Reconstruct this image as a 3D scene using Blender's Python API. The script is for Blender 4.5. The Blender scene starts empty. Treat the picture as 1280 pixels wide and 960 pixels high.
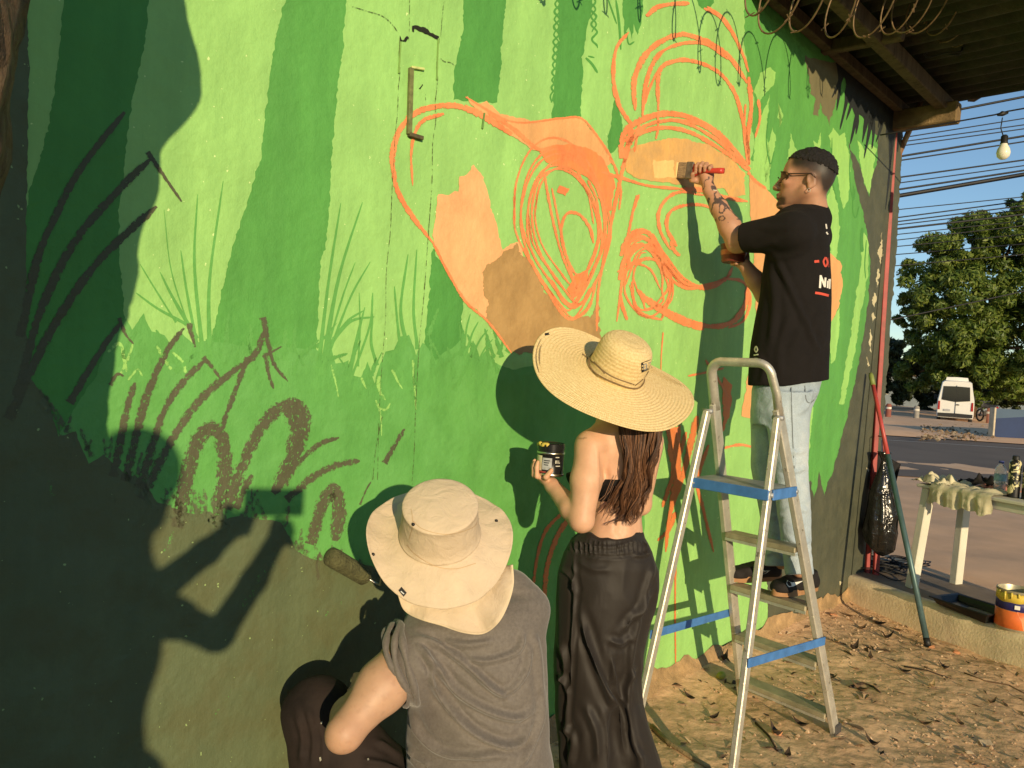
import bpy, bmesh, math, random
import numpy as np
from mathutils import Vector, Matrix

random.seed(7); RNG = np.random.default_rng(7)
SC = bpy.context.scene
COL = SC.collection
PI = math.pi

# ------------------------------------------------------------------ camera, sky, sun, exposure
FPX = 961.0                      # focal length for a 1280 px wide frame
CAM_H, PITCH, ROLL = 1.45, math.radians(1.25), math.radians(3.7)
SUN_AZ, SUN_EL = math.radians(-16.84), math.radians(10.757)   # azimuth the light travels to (from +Y), height of the sun
F_ = Vector((0, math.cos(PITCH), -math.sin(PITCH)))
U0 = Vector((0, math.sin(PITCH), math.cos(PITCH)))
R0 = Vector((1, 0, 0))
R_ = R0 * math.cos(ROLL) + U0 * math.sin(ROLL)
U_ = U0 * math.cos(ROLL) - R0 * math.sin(ROLL)
O_ = Vector((0, 0, CAM_H))
cam = bpy.data.cameras.new('camera')
cam.sensor_fit = 'HORIZONTAL'; cam.sensor_width = 36.0
cam.lens = FPX / 1280.0 * 36.0
cam.clip_start = 0.02; cam.clip_end = 600
camo = bpy.data.objects.new('camera', cam); COL.objects.link(camo)
m3 = Matrix((R_, U_, -F_)).transposed()
camo.matrix_world = Matrix.Translation(O_) @ m3.to_4x4()
SC.camera = camo

LDIR = Vector((math.sin(SUN_AZ) * math.cos(SUN_EL), math.cos(SUN_AZ) * math.cos(SUN_EL), -math.sin(SUN_EL)))
world = bpy.data.worlds.new('World'); SC.world = world; world.use_nodes = True
wn = world.node_tree.nodes; wl = world.node_tree.links
sky = wn.new('ShaderNodeTexSky'); sky.sky_type = 'NISHITA'; sky.sun_disc = False
sky.sun_elevation = SUN_EL
# Nishita: the sun stands at angle sun_rotation from +Y, clockwise seen from above
to_sun = -LDIR
sky.sun_rotation = math.atan2(to_sun.x, to_sun.y)
sky.air_density = 1.0; sky.dust_density = 0.0; sky.ozone_density = 2.6
bg = wn['Background']; bg.inputs['Strength'].default_value = 0.14
wl.new(sky.outputs[0], bg.inputs[0])
sun = bpy.data.lights.new('sun', 'SUN'); sun.energy = 4.25; sun.angle = math.radians(0.55)
sun.color = (1.0, 0.79, 0.49)
suno = bpy.data.objects.new('sun', sun); COL.objects.link(suno)
suno.rotation_euler = LDIR.to_track_quat('-Z', 'Y').to_euler()
SC.view_settings.view_transform = 'Standard'; SC.view_settings.look = 'None'
SC.view_settings.exposure = 0.22; SC.view_settings.gamma = 1.0
SC.view_settings.use_curve_mapping = False

# ------------------------------------------------------------------ measuring helpers
def ray(x, y):
    d = F_ * FPX + R_ * (x - 640) - U_ * (y - 480)
    return d.normalized()
def at(x, y, Y):
    d = ray(x, y); return O_ + d * (Y / d.y)
def ground(x, y, z=0.0):
    d = ray(x, y); return O_ + d * ((z - CAM_H) / d.z)
def proj(P):
    q = Vector(P) - O_; w = q.dot(F_)
    return 640 + FPX * q.dot(R_) / w, 480 - FPX * q.dot(U_) / w
C_ = Vector((2.40463, 5.26308, 0))               # foot of the wall's right corner
D_ = Vector((0.69410887, 0.71987004, 0))         # along the wall, to the right
N_ = Vector((D_.y, -D_.x, 0))                    # out of the wall, to the painters
def wl_pt(u, w, z):                              # u to the left along the wall, w out of it
    return C_ - D_ * u + N_ * w + Vector((0, 0, z))
def wall_at(x, y, off=0.0):
    q = ray(x, y); return O_ + q * (((C_ - O_).dot(N_) + off) / q.dot(N_))
def shadow_src(x, y, Y):                         # point at depth Y whose shadow falls on wall pixel x, y
    W = wall_at(x, y); return W - LDIR * ((W.y - Y) / LDIR.y)

# ------------------------------------------------------------------ object helpers
def link(o, parent=None):
    COL.objects.link(o)
    if parent is not None: o.parent = parent
    return o
def tag(o, label=None, cat=None, group=None, kind=None):
    if label: o['label'] = label
    if cat: o['category'] = cat
    if group: o['group'] = group
    if kind: o['kind'] = kind
    return o
def thing(name, label, cat, loc=(0, 0, 0), group=None):
    o = bpy.data.objects.new(name, None); o.empty_display_size = 0.1
    COL.objects.link(o); o.location = loc
    return tag(o, label, cat, group)
class MB:
    """collects faces in world coordinates"""
    def __init__(s): s.v = []; s.f = []; s.uv = None
    def add(s, vs, fs):
        b = len(s.v); s.v += [tuple(p) for p in vs]; s.f += [tuple(i + b for i in f) for f in fs]; return s
    def box(s, c, sx, sy, sz, ax=None, ay=None, az=None, bev=0.0):
        c = Vector(c); ax = Vector(ax or (1, 0, 0)).normalized(); ay = Vector(ay or (0, 1, 0)).normalized(); az = Vector(az or (0, 0, 1)).normalized()
        if bev <= 0:
            vs = [c + ax * (i * sx / 2) + ay * (j * sy / 2) + az * (k * sz / 2) for k in (-1, 1) for j in (-1, 1) for i in (-1, 1)]
            return s.add(vs, [(0, 2, 3, 1), (4, 5, 7, 6), (0, 1, 5, 4), (2, 6, 7, 3), (0, 4, 6, 2), (1, 3, 7, 5)])
        hx, hy, hz = sx / 2, sy / 2, sz / 2; b = min(bev, hx * .9, hy * .9, hz * .9)
        vs = []; ring = []
        for (z, ins) in ((-hz, b), (-hz + b, 0), (hz - b, 0), (hz, b)):
            r = []
            for (x, y) in ((hx - ins, hy - ins - b), (hx - ins - b, hy - ins), (-hx + ins + b, hy - ins), (-hx + ins, hy - ins - b), (-hx + ins, -hy + ins + b), (-hx + ins + b, -hy + ins), (hx - ins - b, -hy + ins), (hx - ins, -hy + ins + b)):
                r.append(len(vs)); vs.append(c + ax * x + ay * y + az * z)
            ring.append(r)
        fs = []
        for a, bb in zip(ring, ring[1:]):
            for i in range(8): fs.append((a[i], a[(i + 1) % 8], bb[(i + 1) % 8], bb[i]))
        fs.append(tuple(reversed(ring[0]))); fs.append(tuple(ring[-1]))
        return s.add(vs, fs)
    def beam(s, a, b, w, t, side=None, bev=0.0):
        """bar from a to b, w wide along side, t thick"""
        a = Vector(a); b = Vector(b); z = (b - a); L = z.length; z.normalize()
        x = Vector(side) if side is not None else (Vector((0, 0, 1)) if abs(z.z) < .9 else Vector((1, 0, 0)))
        x = (x - z * x.dot(z)).normalized(); y = z.cross(x)
        return s.box((a + b) / 2, w, t, L, x, y, z, bev)
    def tube(s, pts, rad, seg=8, caps=True, closed=False, flat=None):
        P = [Vector(p) for p in pts]; n = len(P)
        rad = [rad] * n if not hasattr(rad, '__len__') else rad
        base = len(s.v); up = None; rings = []
        for i in range(n):
            if closed: t = P[(i + 1) % n] - P[i - 1]
            else: t = P[min(i + 1, n - 1)] - P[max(i - 1, 0)]
            if t.length < 1e-9: t = Vector((0, 0, 1))
            t.normalize()
            if up is None:
                up = Vector((0, 0, 1)) if abs(t.z) < .9 else Vector((1, 0, 0))
            x = (up - t * up.dot(t)); x.normalize(); y = t.cross(x); up = x
            r = []
            for k in range(seg):
                a = 2 * PI * k / seg
                r.append(len(s.v)); s.v.append(tuple(P[i] + x * (math.cos(a) * rad[i] * (flat or 1)) + y * (math.sin(a) * rad[i])))
            rings.append(r)
        prs = list(zip(rings, rings[1:])) + ([(rings[-1], rings[0])] if closed else [])
        for a, b in prs:
            for k in range(seg): s.f.append((a[k], a[(k + 1) % seg], b[(k + 1) % seg], b[k]))
        if caps and not closed: s.f.append(tuple(reversed(rings[0]))); s.f.append(tuple(rings[-1]))
        return s
    def lathe(s, c, prof, seg=32, axis=(0, 0, 1), xdir=None, fn=None, closed=False):
        """prof: list of (radius, height); fn(angle, r, h) -> (r, h)"""
        c = Vector(c); az = Vector(axis).normalized()
        ax = Vector(xdir) if xdir is not None else (Vector((1, 0, 0)) if abs(az.x) < .9 else Vector((0, 1, 0)))
        ax = (ax - az * ax.dot(az)).normalized(); ay = az.cross(ax)
        rings = []
        for (r, h) in prof:
            rr = []
            for k in range(seg):
                a = 2 * PI * k / seg; r2, h2 = fn(a, r, h) if fn else (r, h)
                rr.append(len(s.v)); s.v.append(tuple(c + ax * (math.cos(a) * r2) + ay * (math.sin(a) * r2) + az * h2))
            rings.append(rr)
        for a, b in zip(rings, rings[1:]):
            for k in range(seg): s.f.append((a[k], a[(k + 1) % seg], b[(k + 1) % seg], b[k]))
        if not closed:
            if prof[0][0] > 1e-6: s.f.append(tuple(reversed(rings[0])))
            if prof[-1][0] > 1e-6: s.f.append(tuple(rings[-1]))
        return s
    def sheet(s, P, nu, nv):
        b = len(s.v); s.v += [tuple(p) for p in P]
        for j in range(nv - 1):
            for i in range(nu - 1):
                s.f.append((b + j * nu + i, b + j * nu + i + 1, b + (j + 1) * nu + i + 1, b + (j + 1) * nu + i))
        return s
    def build(s, name, mat, parent=None, smooth=False, uv=None, angle=None):
        me = bpy.data.meshes.new(name); me.from_pydata(s.v, [], s.f); me.validate(clean_customdata=False)
        if smooth: me.polygons.foreach_set('use_smooth', [True] * len(me.polygons))
        if angle is not None:
            try: me.set_sharp_from_angle(angle=math.radians(angle))
            except Exception: pass
        if uv is not None:
            lay = me.uv_layers.new(name='UVMap')
            li = np.zeros(len(me.loops), dtype=np.int32); me.loops.foreach_get('vertex_index', li)
            lay.data.foreach_set('uv', np.asarray(uv, dtype=np.float32)[li].ravel())
        if mat is not None: me.materials.append(mat)
        o = bpy.data.objects.new(name, me); COL.objects.link(o)
        if parent is not None: put(o, parent)
        return o
def world_of(o):
    m = o.matrix_basis.copy()
    if o.parent is not None: m = world_of(o.parent) @ o.matrix_parent_inverse @ m
    return m
def put(o, parent):
    o.parent = parent; o.matrix_parent_inverse = world_of(parent).inverted(); return o
def copy_tree(o, parent=None):
    c = o.copy(); COL.objects.link(c); c.parent = parent
    for ch in list(o.children): copy_tree(ch, c)
    return c

# ------------------------------------------------------------------ noise for geometry
_perm = RNG.random((64, 64, 64)).astype(np.float32)
def vnoise(P, scale):
    """smooth value noise in 0..1 at points P (n,3)"""
    q = np.asarray(P, dtype=np.float64) * scale; i = np.floor(q).astype(int); f = q - i; f = f * f * (3 - 2 * f)
    r = 0
    for dx in (0, 1):
        for dy in (0, 1):
            for dz in (0, 1):
                w = (f[:, 0] if dx else 1 - f[:, 0]) * (f[:, 1] if dy else 1 - f[:, 1]) * (f[:, 2] if dz else 1 - f[:, 2])
                r = r + w * _perm[(i[:, 0] + dx) % 64, (i[:, 1] + dy) % 64, (i[:, 2] + dz) % 64]
    return r
def fbm(P, scale, octv=4, gain=.5):
    r = 0; a = 1; t = 0
    for k in range(octv):
        r = r + a * vnoise(np.asarray(P) + 7.3 * k, scale * 2 ** k); t += a; a *= gain
    return r / t - .5

# ------------------------------------------------------------------ materials
def sr(r, g, b):
    f = lambda c: (c / 255 / 12.92) if c / 255 <= .04045 else ((c / 255 + .055) / 1.055) ** 2.4
    return (f(r), f(g), f(b))
class N:
    def __init__(s, mat): s.t = mat.node_tree; s.n = s.t.nodes; s.l = s.t.links
    def new(s, ty, **kw):
        n = s.n.new('ShaderNode' + ty)
        for k, v in kw.items(): setattr(n, k, v)
        return n
    def link(s, a, b): s.l.new(a, b)
    def noise(s, vec, scale, detail=4, rough=.55, dist=0):
        n = s.new('TexNoise'); n.inputs['Scale'].default_value = scale; n.inputs['Detail'].default_value = detail
        n.inputs['Roughness'].default_value = rough; n.inputs['Distortion'].default_value = dist
        if vec is not None: s.link(vec, n.inputs['Vector'])
        return n.outputs['Fac']
    def ramp(s, fac, stops, interp='LINEAR'):
        r = s.new('ValToRGB'); r.color_ramp.interpolation = interp; e = r.color_ramp.elements
        while len(e) < len(stops): e.new(.5)
        for q, (p, c) in zip(e, stops): q.position = p; q.color = (c[0], c[1], c[2], 1) if hasattr(c, '__len__') else (c, c, c, 1)
        s.link(fac, r.inputs[0]); return r.outputs[0]
    def math(s, op, a, b=None, clamp=False):
        m = s.new('Math', operation=op); m.use_clamp = clamp
        for i, q in enumerate((a, b)):
            if q is None: continue
            if isinstance(q, (int, float)): m.inputs[i].default_value = q
            else: s.link(q, m.inputs[i])
        return m.outputs[0]
    def mix(s, fac, a, b, blend='MIX'):
        m = s.new('Mix', data_type='RGBA', blend_type=blend)
        for i, q in ((0, fac), (6, a), (7, b)):
            if isinstance(q, (int, float)): m.inputs[i].default_value = q
            elif hasattr(q, '__len__'): m.inputs[i].default_value = (q[0], q[1], q[2], 1)
            else: s.link(q, m.inputs[i])
        return m.outputs[2]
    def bump(s, h, strength, dist, prev=None):
        b = s.new('Bump'); b.inputs['Strength'].default_value = strength; b.inputs['Distance'].default_value = dist
        s.link(h, b.inputs['Height'])
        if prev is not None: s.link(prev, b.inputs['Normal'])
        return b.outputs[0]
def newmat(name):
    m = bpy.data.materials.new(name); m.use_nodes = True; nt = N(m); b = nt.n['Principled BSDF']; return m, nt, b
def coords(nt, kind='Object'):
    return nt.new('TexCoord').outputs[kind]
def M(name, col, rough=.6, metal=0., var=.12, vs=9., bump=.0, bs=80., spec=.4, alt=None, altpos=(.4, .7), sheen=0., coat=0., trans=0., sss=0., stretch=None, det=4):
    m, nt, b = newmat(name); v = coords(nt)
    if stretch:
        mp = nt.new('Mapping'); mp.inputs['Scale'].default_value = stretch; nt.link(v, mp.inputs[0]); v = mp.outputs[0]
    c0 = tuple(c * (1 - var) for c in col); c1 = tuple(min(1, c * (1 + var)) for c in col)
    c = nt.ramp(nt.noise(v, vs, det), [(.3, c0), (.7, c1)])
    if alt is not None:
        k = nt.ramp(nt.noise(v, vs * .55, 6, .65), [(altpos[0], 0.), (altpos[1], 1.)]); c = nt.mix(k, c, alt)
    nt.link(c, b.inputs['Base Color']); b.inputs['Roughness'].default_value = rough; b.inputs['Metallic'].default_value = metal
    b.inputs['Specular IOR Level'].default_value = spec
    if sheen: b.inputs['Sheen Weight'].default_value = sheen
    if coat: b.inputs['Coat Weight'].default_value = coat
    if trans: b.inputs['Transmission Weight'].default_value = trans
    if sss:
        b.inputs['Subsurface Weight'].default_value = sss; b.inputs['Subsurface Radius'].default_value = (.012, .005, .003); b.inputs['Subsurface Scale'].default_value = 1.0
    if bump: nt.link(nt.bump(nt.noise(v, bs, 5, .6), bump, .01), b.inputs['Normal'])
    return m
# ================================================================== the painted wall
LIME = (.290, .555, .160); MID = (.096, .320, .064); DEEP = (.080, .285, .056); OLIVE = (.112, .140, .070)
ORANGE = (.790, .235, .085); PEACH = (.780, .390, .175); TAN = (.590, .350, .130); BROWN = (.370, .225, .085)
GREY = (.072, .078, .052); INK = (.020, .024, .024); LITE = (.300, .585, .150); SAGE = (.165, .150, .080)
def plaster_bump(nt, v):
    h1 = nt.noise(v, 55, 5, .65); h2 = nt.noise(v, 6, 3, .5)
    mp = nt.new('Mapping'); mp.inputs['Rotation'].default_value = (0, 0, math.radians(46)); mp.inputs['Scale'].default_value = (240, 240, 24); nt.link(v, mp.inputs[0])
    h3 = nt.noise(mp.outputs[0], 1, 3, .6)
    n = nt.bump(h2, .35, .05); n = nt.bump(h1, .32, .010, n); return nt.bump(h3, .12, .004, n)
def paint(name, col, dry=0., var=.09, spots=None, patchy=None):
    """wall paint over rough plaster; dry > 0 breaks the stroke up like a dry brush (UV: along, across)"""
    m, nt, b = newmat(name); v = coords(nt)
    c = nt.ramp(nt.noise(v, 3.2, 6, .6), [(.3, tuple(x * (1 - var) for x in col)), (.7, tuple(min(1, x * (1 + var)) for x in col))])
    mv = nt.new('Mapping'); mv.inputs['Scale'].default_value = (6, 6, .7); nt.link(v, mv.inputs[0])
    c = nt.mix(1., c, nt.ramp(nt.noise(mv.outputs[0], 2.2, 5, .65), [(.3, (.90, .91, .90)), (.7, (1.08, 1.07, 1.06))]), 'MULTIPLY')
    c = nt.mix(nt.ramp(nt.noise(v, 34, 5, .7), [(.3, .78), (.6, 1.)]), tuple(x * .8 for x in col), c)
    if patchy: c = nt.mix(nt.ramp(nt.noise(v, 9, 5, .6), [(.42, 0.), (.62, .8)]), c, patchy)
    if spots: c = nt.mix(nt.ramp(nt.noise(v, 70, 2, .5), [(.735, 0.), (.75, 1.)]), c, spots)
    nt.link(c, b.inputs['Base Color']); b.inputs['Roughness'].default_value = .62; b.inputs['Specular IOR Level'].default_value = .3
    nt.link(plaster_bump(nt, v), b.inputs['Normal'])
    if dry > 0:
        uv = coords(nt, 'UV'); mp = nt.new('Mapping'); mp.inputs['Scale'].default_value = (14, 4.5, 1); nt.link(uv, mp.inputs[0])
        n1 = nt.noise(mp.outputs[0], 4.0, 6, .75); n2 = nt.noise(v, 95, 3, .6)
        sep = nt.new('SeparateXYZ'); nt.link(uv, sep.inputs[0])
        e = nt.math('ABSOLUTE', nt.math('SUBTRACT', sep.outputs[1], .5)); e = nt.math('POWER', nt.math('MULTIPLY', e, 2.0), 3.0)
        a = nt.math('ADD', nt.math('MULTIPLY', n1, .55), nt.math('MULTIPLY', n2, .45))
        a = nt.math('SUBTRACT', a, nt.math('MULTIPLY', e, .20))
        a = nt.math('GREATER_THAN', a, .35 + .23 * dry)
        nt.link(a, b.inputs['Alpha'])
    return m
P_ = {}
def pm(key, col, dry=0., **k):
    kk = (key, dry)
    if kk not in P_: P_[kk] = paint('paint_' + key + ('_dry%d' % int(dry * 10) if dry else ''), col, dry, **k)
    return P_[kk]

wall = thing('mural_wall', 'long plastered wall painted as a green jungle mural with an unfinished orange face', 'wall', tuple(C_))
def uz(u, z, w=0.0): return wl_pt(u, w, z)
# body of the wall: right edge leans like the real one; a shallow pilaster closes it
wb = MB()
zt = 3.42
fr = [(9.0, -.3), (-.055, -.3), (-.075, .0), (-.265, zt), (9.0, zt)]
nf = len(fr)
wb.add([uz(u, z) for u, z in fr] + [uz(u, z, -.20) for u, z in fr], [tuple(range(nf))[::-1], tuple(range(nf, 2 * nf))] + [(i, (i + 1) % nf, nf + (i + 1) % nf, nf + i) for i in range(nf)])
wb.build('plaster', paint('paint_lime_base', LIME, var=.10, spots=(.62, .78, .33)), wall)

def cat_rom(P, n=10):
    P = [np.array(p, float) for p in P]
    if len(P) < 3: return [P[0] + (P[-1] - P[0]) * t for t in np.linspace(0, 1, n)]
    Q = [2 * P[0] - P[1]] + P + [2 * P[-1] - P[-2]]; out = []
    for i in range(1, len(Q) - 2):
        for t in np.linspace(0, 1, n, endpoint=False):
            a, b, c, d = Q[i - 1:i + 3]
            out.append(.5 * ((2 * b) + (c - a) * t + (2 * a - 5 * b + 4 * c - d) * t * t + (3 * b - a - 3 * c + d) * t ** 3))
    out.append(P[-1]); return out
def jit(pts, amp, step=3.0, seed=0, closed=True):
    """resample a pixel outline and roughen it"""
    rg = np.random.default_rng(seed); out = []
    P = [np.array(p, float) for p in pts]; n = len(P)
    for i in range(n if closed else n - 1):
        a, b = P[i], P[(i + 1) % n]; L = np.linalg.norm(b - a); k = max(1, int(L / step))
        for j in range(k): out.append(a + (b - a) * j / k)
    if not closed: out.append(P[-1])
    w = rg.normal(0, 1, (len(out), 2)); w = (w + np.roll(w, 1, 0) + np.roll(w, -1, 0)) / 1.7; w2 = rg.normal(0, 1, (len(out), 2))
    return [o + (w[i] * .7 + w2[i] * .3) * amp for i, o in enumerate(out)]
STEP = .00024
def fill(name, polys, mat, layer, amp=1.0, step=3.0, parent=None):
    bm = bmesh.new()
    for s, pl in enumerate(polys):
        q = jit(pl, amp, step, s + 3) if amp > 0 else pl
        try:
            f = bm.faces.new([bm.verts.new(wall_at(x, y, STEP * layer)) for x, y in q]); f.normal_update()
            if f.normal.dot(N_) < 0: f.normal_flip()
        except Exception: pass
    bmesh.ops.triangulate(bm, faces=bm.faces[:], ngon_method='EAR_CLIP')
    me = bpy.data.meshes.new(name); bm.to_mesh(me); bm.free(); me.materials.append(mat)
    o = bpy.data.objects.new(name, me); COL.objects.link(o); put(o, parent or wall); return o
def strokes(name, lst, mat, layer, rough=.6, n=8, parent=None, taper=True, ext=0.):
    """lst: (points, width px [, end width]); ribbons on the wall"""
    mb = MB(); uvs = []
    for si, it in enumerate(lst):
        pts, w0 = it[0], it[1]; w1 = it[2] if len(it) > 2 else w0
        if ext: pts = [(pts[0][0] + (pts[0][0] - pts[1][0]) * ext, pts[0][1] + (pts[0][1] - pts[1][1]) * ext)] + list(pts)
        P = cat_rom(pts, n); rg = np.random.default_rng(si * 7 + len(pts)); m = len(P); s = 0.; rows = []
        wob = np.convolve(rg.normal(0, 1, m + 4), [.25, .5, .25], 'same')[2:m + 2]
        for i in range(m):
            t = P[min(i + 1, m - 1)] - P[max(i - 1, 0)]; t = t / (np.linalg.norm(t) + 1e-9); nn = np.array([-t[1], t[0]])
            f = i / max(1, m - 1); w = w0 + (w1 - w0) * f
            if taper: w *= min(1, .45 + 3.0 * (1 - f if ext else min(f, 1 - f)) * 3)
            w = max(.6, w + wob[i] * rough * min(1, w / 6))
            if i: s += np.linalg.norm(P[i] - P[i - 1])
            z = STEP * layer + si % 5 * .00004
            for a in (-.5, -.17, .17, .5):
                q = P[i] + nn * w * a; mb.v.append(tuple(wall_at(q[0], q[1], z))); uvs.append((s / 420. + si * 1.37, a + .5))
        b = len(mb.v) - 4 * m
        for i in range(m - 1):
            for k in range(3): mb.f.append((b + i * 4 + k, b + i * 4 + k + 1, b + (i + 1) * 4 + k + 1, b + (i + 1) * 4 + k))
    return mb.build(name, mat, parent or wall, uv=uvs)

# ---- layer 1: tree trunks and undergrowth in mid green
fill('painted_tree_trunk', [[(86, -60), (190, -60), (186, 0), (180, 60), (166, 120), (156, 200), (148, 262), (150, 330), (156, 400), (150, 470), (150, 620), (20, 620), (20, 350), (36, 240), (50, 200), (62, 150), (74, 60)]], pm('deep', DEEP), 1)
fill('painted_tree_trunk', [[(362, -60), (436, -60), (433, 0), (428, 60), (420, 130), (415, 200), (408, 300), (401, 330), (397, 400), (394, 470), (250, 470), (262, 430), (270, 400), (285, 330), (296, 290), (311, 248), (326, 195), (338, 90), (346, 40), (357, 0)]], pm('mid', MID), 2)
fill('painted_tree_trunk', [[(580, -60), (634, -60), (632, 0), (628, 50), (622, 128), (592, 126), (567, 124), (568, 92), (578, 40)]], pm('deep2', DEEP), 2)
fill('painted_tree_trunk', [[(700, -60), (744, -60), (741, 0), (733, 40), (728, 80), (726, 147), (690, 148), (692, 118), (697, 60)]], pm('deep2', DEEP), 2)
fill('painted_tree_trunk', [[(541, 311), (560, 340), (579, 371), (577, 430), (590, 520), (520, 520), (529, 430), (535, 380)]], pm('deep2', DEEP), 2)
fill('painted_tree_trunk', [[(770, 118), (777, 150), (778, 178), (766, 190), (760, 193), (761, 170), (765, 140)], [(781, -40), (806, -40), (803, 22), (797, 44), (793, 30), (790, 52), (786, 33), (780, 46), (778, 15)], [(903, -40), (860, -40), (872, 6), (884, 15), (892, 4)]], pm('deep2', DEEP), 2, amp=.8)
fill('painted_undergrowth', [[(120, 470), (140, 415), (158, 398), (165, 412), (180, 392), (190, 415), (205, 420), (214, 432), (228, 418), (240, 428), (262, 425), (300, 432), (394, 436), (404, 445), (414, 432), (420, 455), (436, 450), (440, 470), (452, 472), (460, 452), (468, 480), (474, 455), (482, 440), (492, 436), (500, 420), (512, 418), (518, 446), (530, 428), (545, 450), (578, 424), (586, 442), (592, 428), (600, 446), (608, 438), (618, 452), (640, 462), (700, 450), (790, 520), (806, 640), (800, 900), (790, 1200), (-60, 1200), (-60, 560), (60, 560)]], pm('grass', (.112, .345, .076), patchy=(.130, .375, .092)), 3, amp=.8, step=4)
GR = [([(262, 432), (262, 350), (279, 226)], 8, 2), ([(252, 428), (243, 330), (247, 243)], 7, 2), ([(245, 425), (233, 362), (226, 313)], 5, 2), ([(241, 415), (216, 372), (200, 340)], 7, 2), ([(227, 402), (196, 385), (170, 366)], 5, 2), ([(236, 408), (214, 338), (205, 262)], 2.5, 1), ([(215, 395), (190, 355), (175, 330)], 3, 1.5),
      ([(400, 442), (411, 350), (426, 254)], 7, 2), ([(405, 448), (424, 345), (453, 253)], 8, 2), ([(408, 440), (428, 372), (444, 328)], 4, 1.5), ([(411, 442), (438, 372), (463, 327)], 5, 1.5), ([(413, 430), (438, 402), (468, 396)], 7, 2), ([(420, 420), (436, 400), (455, 388)], 5, 2), ([(437, 468), (447, 420), (456, 384)], 8, 2), ([(440, 470), (462, 408), (466, 366)], 4, 2), ([(470, 452), (464, 428), (466, 392)], 6, 2), ([(448, 450), (450, 410), (449, 366)], 3, 1.5),
      ([(507, 425), (501, 385), (510, 318)], 7, 2), ([(521, 428), (517, 385), (521, 312)], 6, 2), ([(500, 432), (496, 395), (493, 358)], 5, 2), ([(487, 450), (500, 462), (503, 480)], 8, 3), ([(494, 440), (512, 430), (520, 450)], 7, 3),
      ([(580, 440), (583, 412), (588, 392)], 4, 1.5), ([(582, 445), (590, 418), (598, 402)], 4, 1.5), ([(590, 445), (600, 425), (610, 412)], 4, 1.5), ([(600, 448), (606, 436), (616, 424)], 3, 1.5)]
strokes('painted_grass_blades', GR, pm('grassb', (.120, .360, .080)), 4, ext=.2)
strokes('painted_pale_grass', [([(135, 440), (150, 430), (158, 465)], 6), ([(150, 470), (160, 448), (166, 430)], 5), ([(196, 432), (206, 450), (214, 462)], 6), ([(215, 440), (228, 452), (232, 466)], 5), ([(160, 475), (172, 462), (178, 470)], 4), ([(470, 500), (476, 520), (477, 545)], 5, 2), ([(414, 456), (420, 480), (423, 497)], 4, 2), ([(490, 462), (498, 478), (503, 486)], 5, 2), ([(516, 450), (518, 480), (520, 512)], 5, 3), ([(452, 472), (455, 480), (458, 486)], 5, 2), ([(474, 470), (474, 488), (482, 500)], 9, 4), ([(472, 510), (482, 512), (488, 504)], 6, 3)], pm('palegrass', LITE, .45), 4)
# winding vines beside the trunks
vines = []
for (x0, dx, y1, ph) in ((697, -5, 130, 0), (741, 3, 62, 1)):
    vines.append(([(x0 + dx * y / y1 + 3.5 * math.sin(y * .33 + ph), y) for y in range(-20, y1, 4)], 2.6))
    vines.append(([(x0 + dx * y / y1 - 3.0 * math.sin(y * .33 + ph), y) for y in range(-20, y1 - 20, 4)], 2.0))
vines += [([(732, 72), (740, 80), (747, 91)], 3), ([(735, 70), (743, 72)], 2), ([(690, 128), (688, 120), (693, 112)], 2), ([(770, 0), (774, 30), (776, 62)], 3), ([(783, 40), (786, 55), (793, 52)], 2), ([(757, -10), (764, 10), (771, 30)], 2)]
strokes('painted_vines', vines, pm('deep2', DEEP), 3, rough=.8, n=4)
# ---- right-hand trees
fill('painted_tree_crown', [[(931, -20), (1000, -20), (1080, 60), (1100, 150), (1094, 300), (1090, 420), (1070, 520), (1040, 620), (1008, 640), (960, 660), (955, 540), (955, 300), (948, 250), (942, 222), (946, 205), (938, 200), (944, 180), (936, 150), (944, 128), (934, 100), (930, 55)]], pm('mid2', (.105, .335, .070)), 2, amp=1.0)
fill('painted_light_leaves', [
    [(962, 84), (950, 92), (943, 112), (948, 130), (956, 118), (968, 104), (970, 90)], [(958, 130), (945, 160), (940, 220), (952, 236), (961, 238), (963, 200), (958, 160), (962, 118)],
    [(974, 132), (972, 148), (978, 152), (974, 162), (979, 146), (972, 128)], [(989, 166), (986, 190), (983, 200), (996, 188), (992, 178)], [(1026, 165), (1022, 180), (1018, 176), (1020, 190), (1026, 186)],
    [(1037, 172), (1041, 158), (1050, 170), (1056, 165), (1062, 200), (1062, 232), (1060, 250), (1054, 262), (1050, 240), (1046, 215), (1040, 195)], [(1048, 258), (1050, 290), (1046, 320), (1040, 330), (1036, 290), (1030, 280), (1028, 260), (1040, 232)],
    [(1040, 400), (1050, 385), (1049, 420), (1044, 450), (1039, 455), (1036, 420)], [(1072, 175), (1082, 190), (1088, 180), (1096, 186), (1092, 205), (1094, 222), (1090, 246), (1082, 236), (1076, 210)],
    [(1079, 290), (1086, 300), (1085, 340), (1080, 372), (1074, 400), (1070, 436), (1062, 470), (1055, 505), (1049, 505), (1056, 460), (1063, 420), (1070, 370), (1076, 335)], [(1010, 480), (1020, 475), (1012, 560), (1004, 590), (998, 560)], [(966, 160), (970, 175), (962, 215), (957, 228), (955, 212), (960, 180)], [(940, 255), (958, 246), (962, 268), (955, 300), (944, 290)]], pm('lite', LITE), 4, amp=.7, step=2.0)
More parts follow.
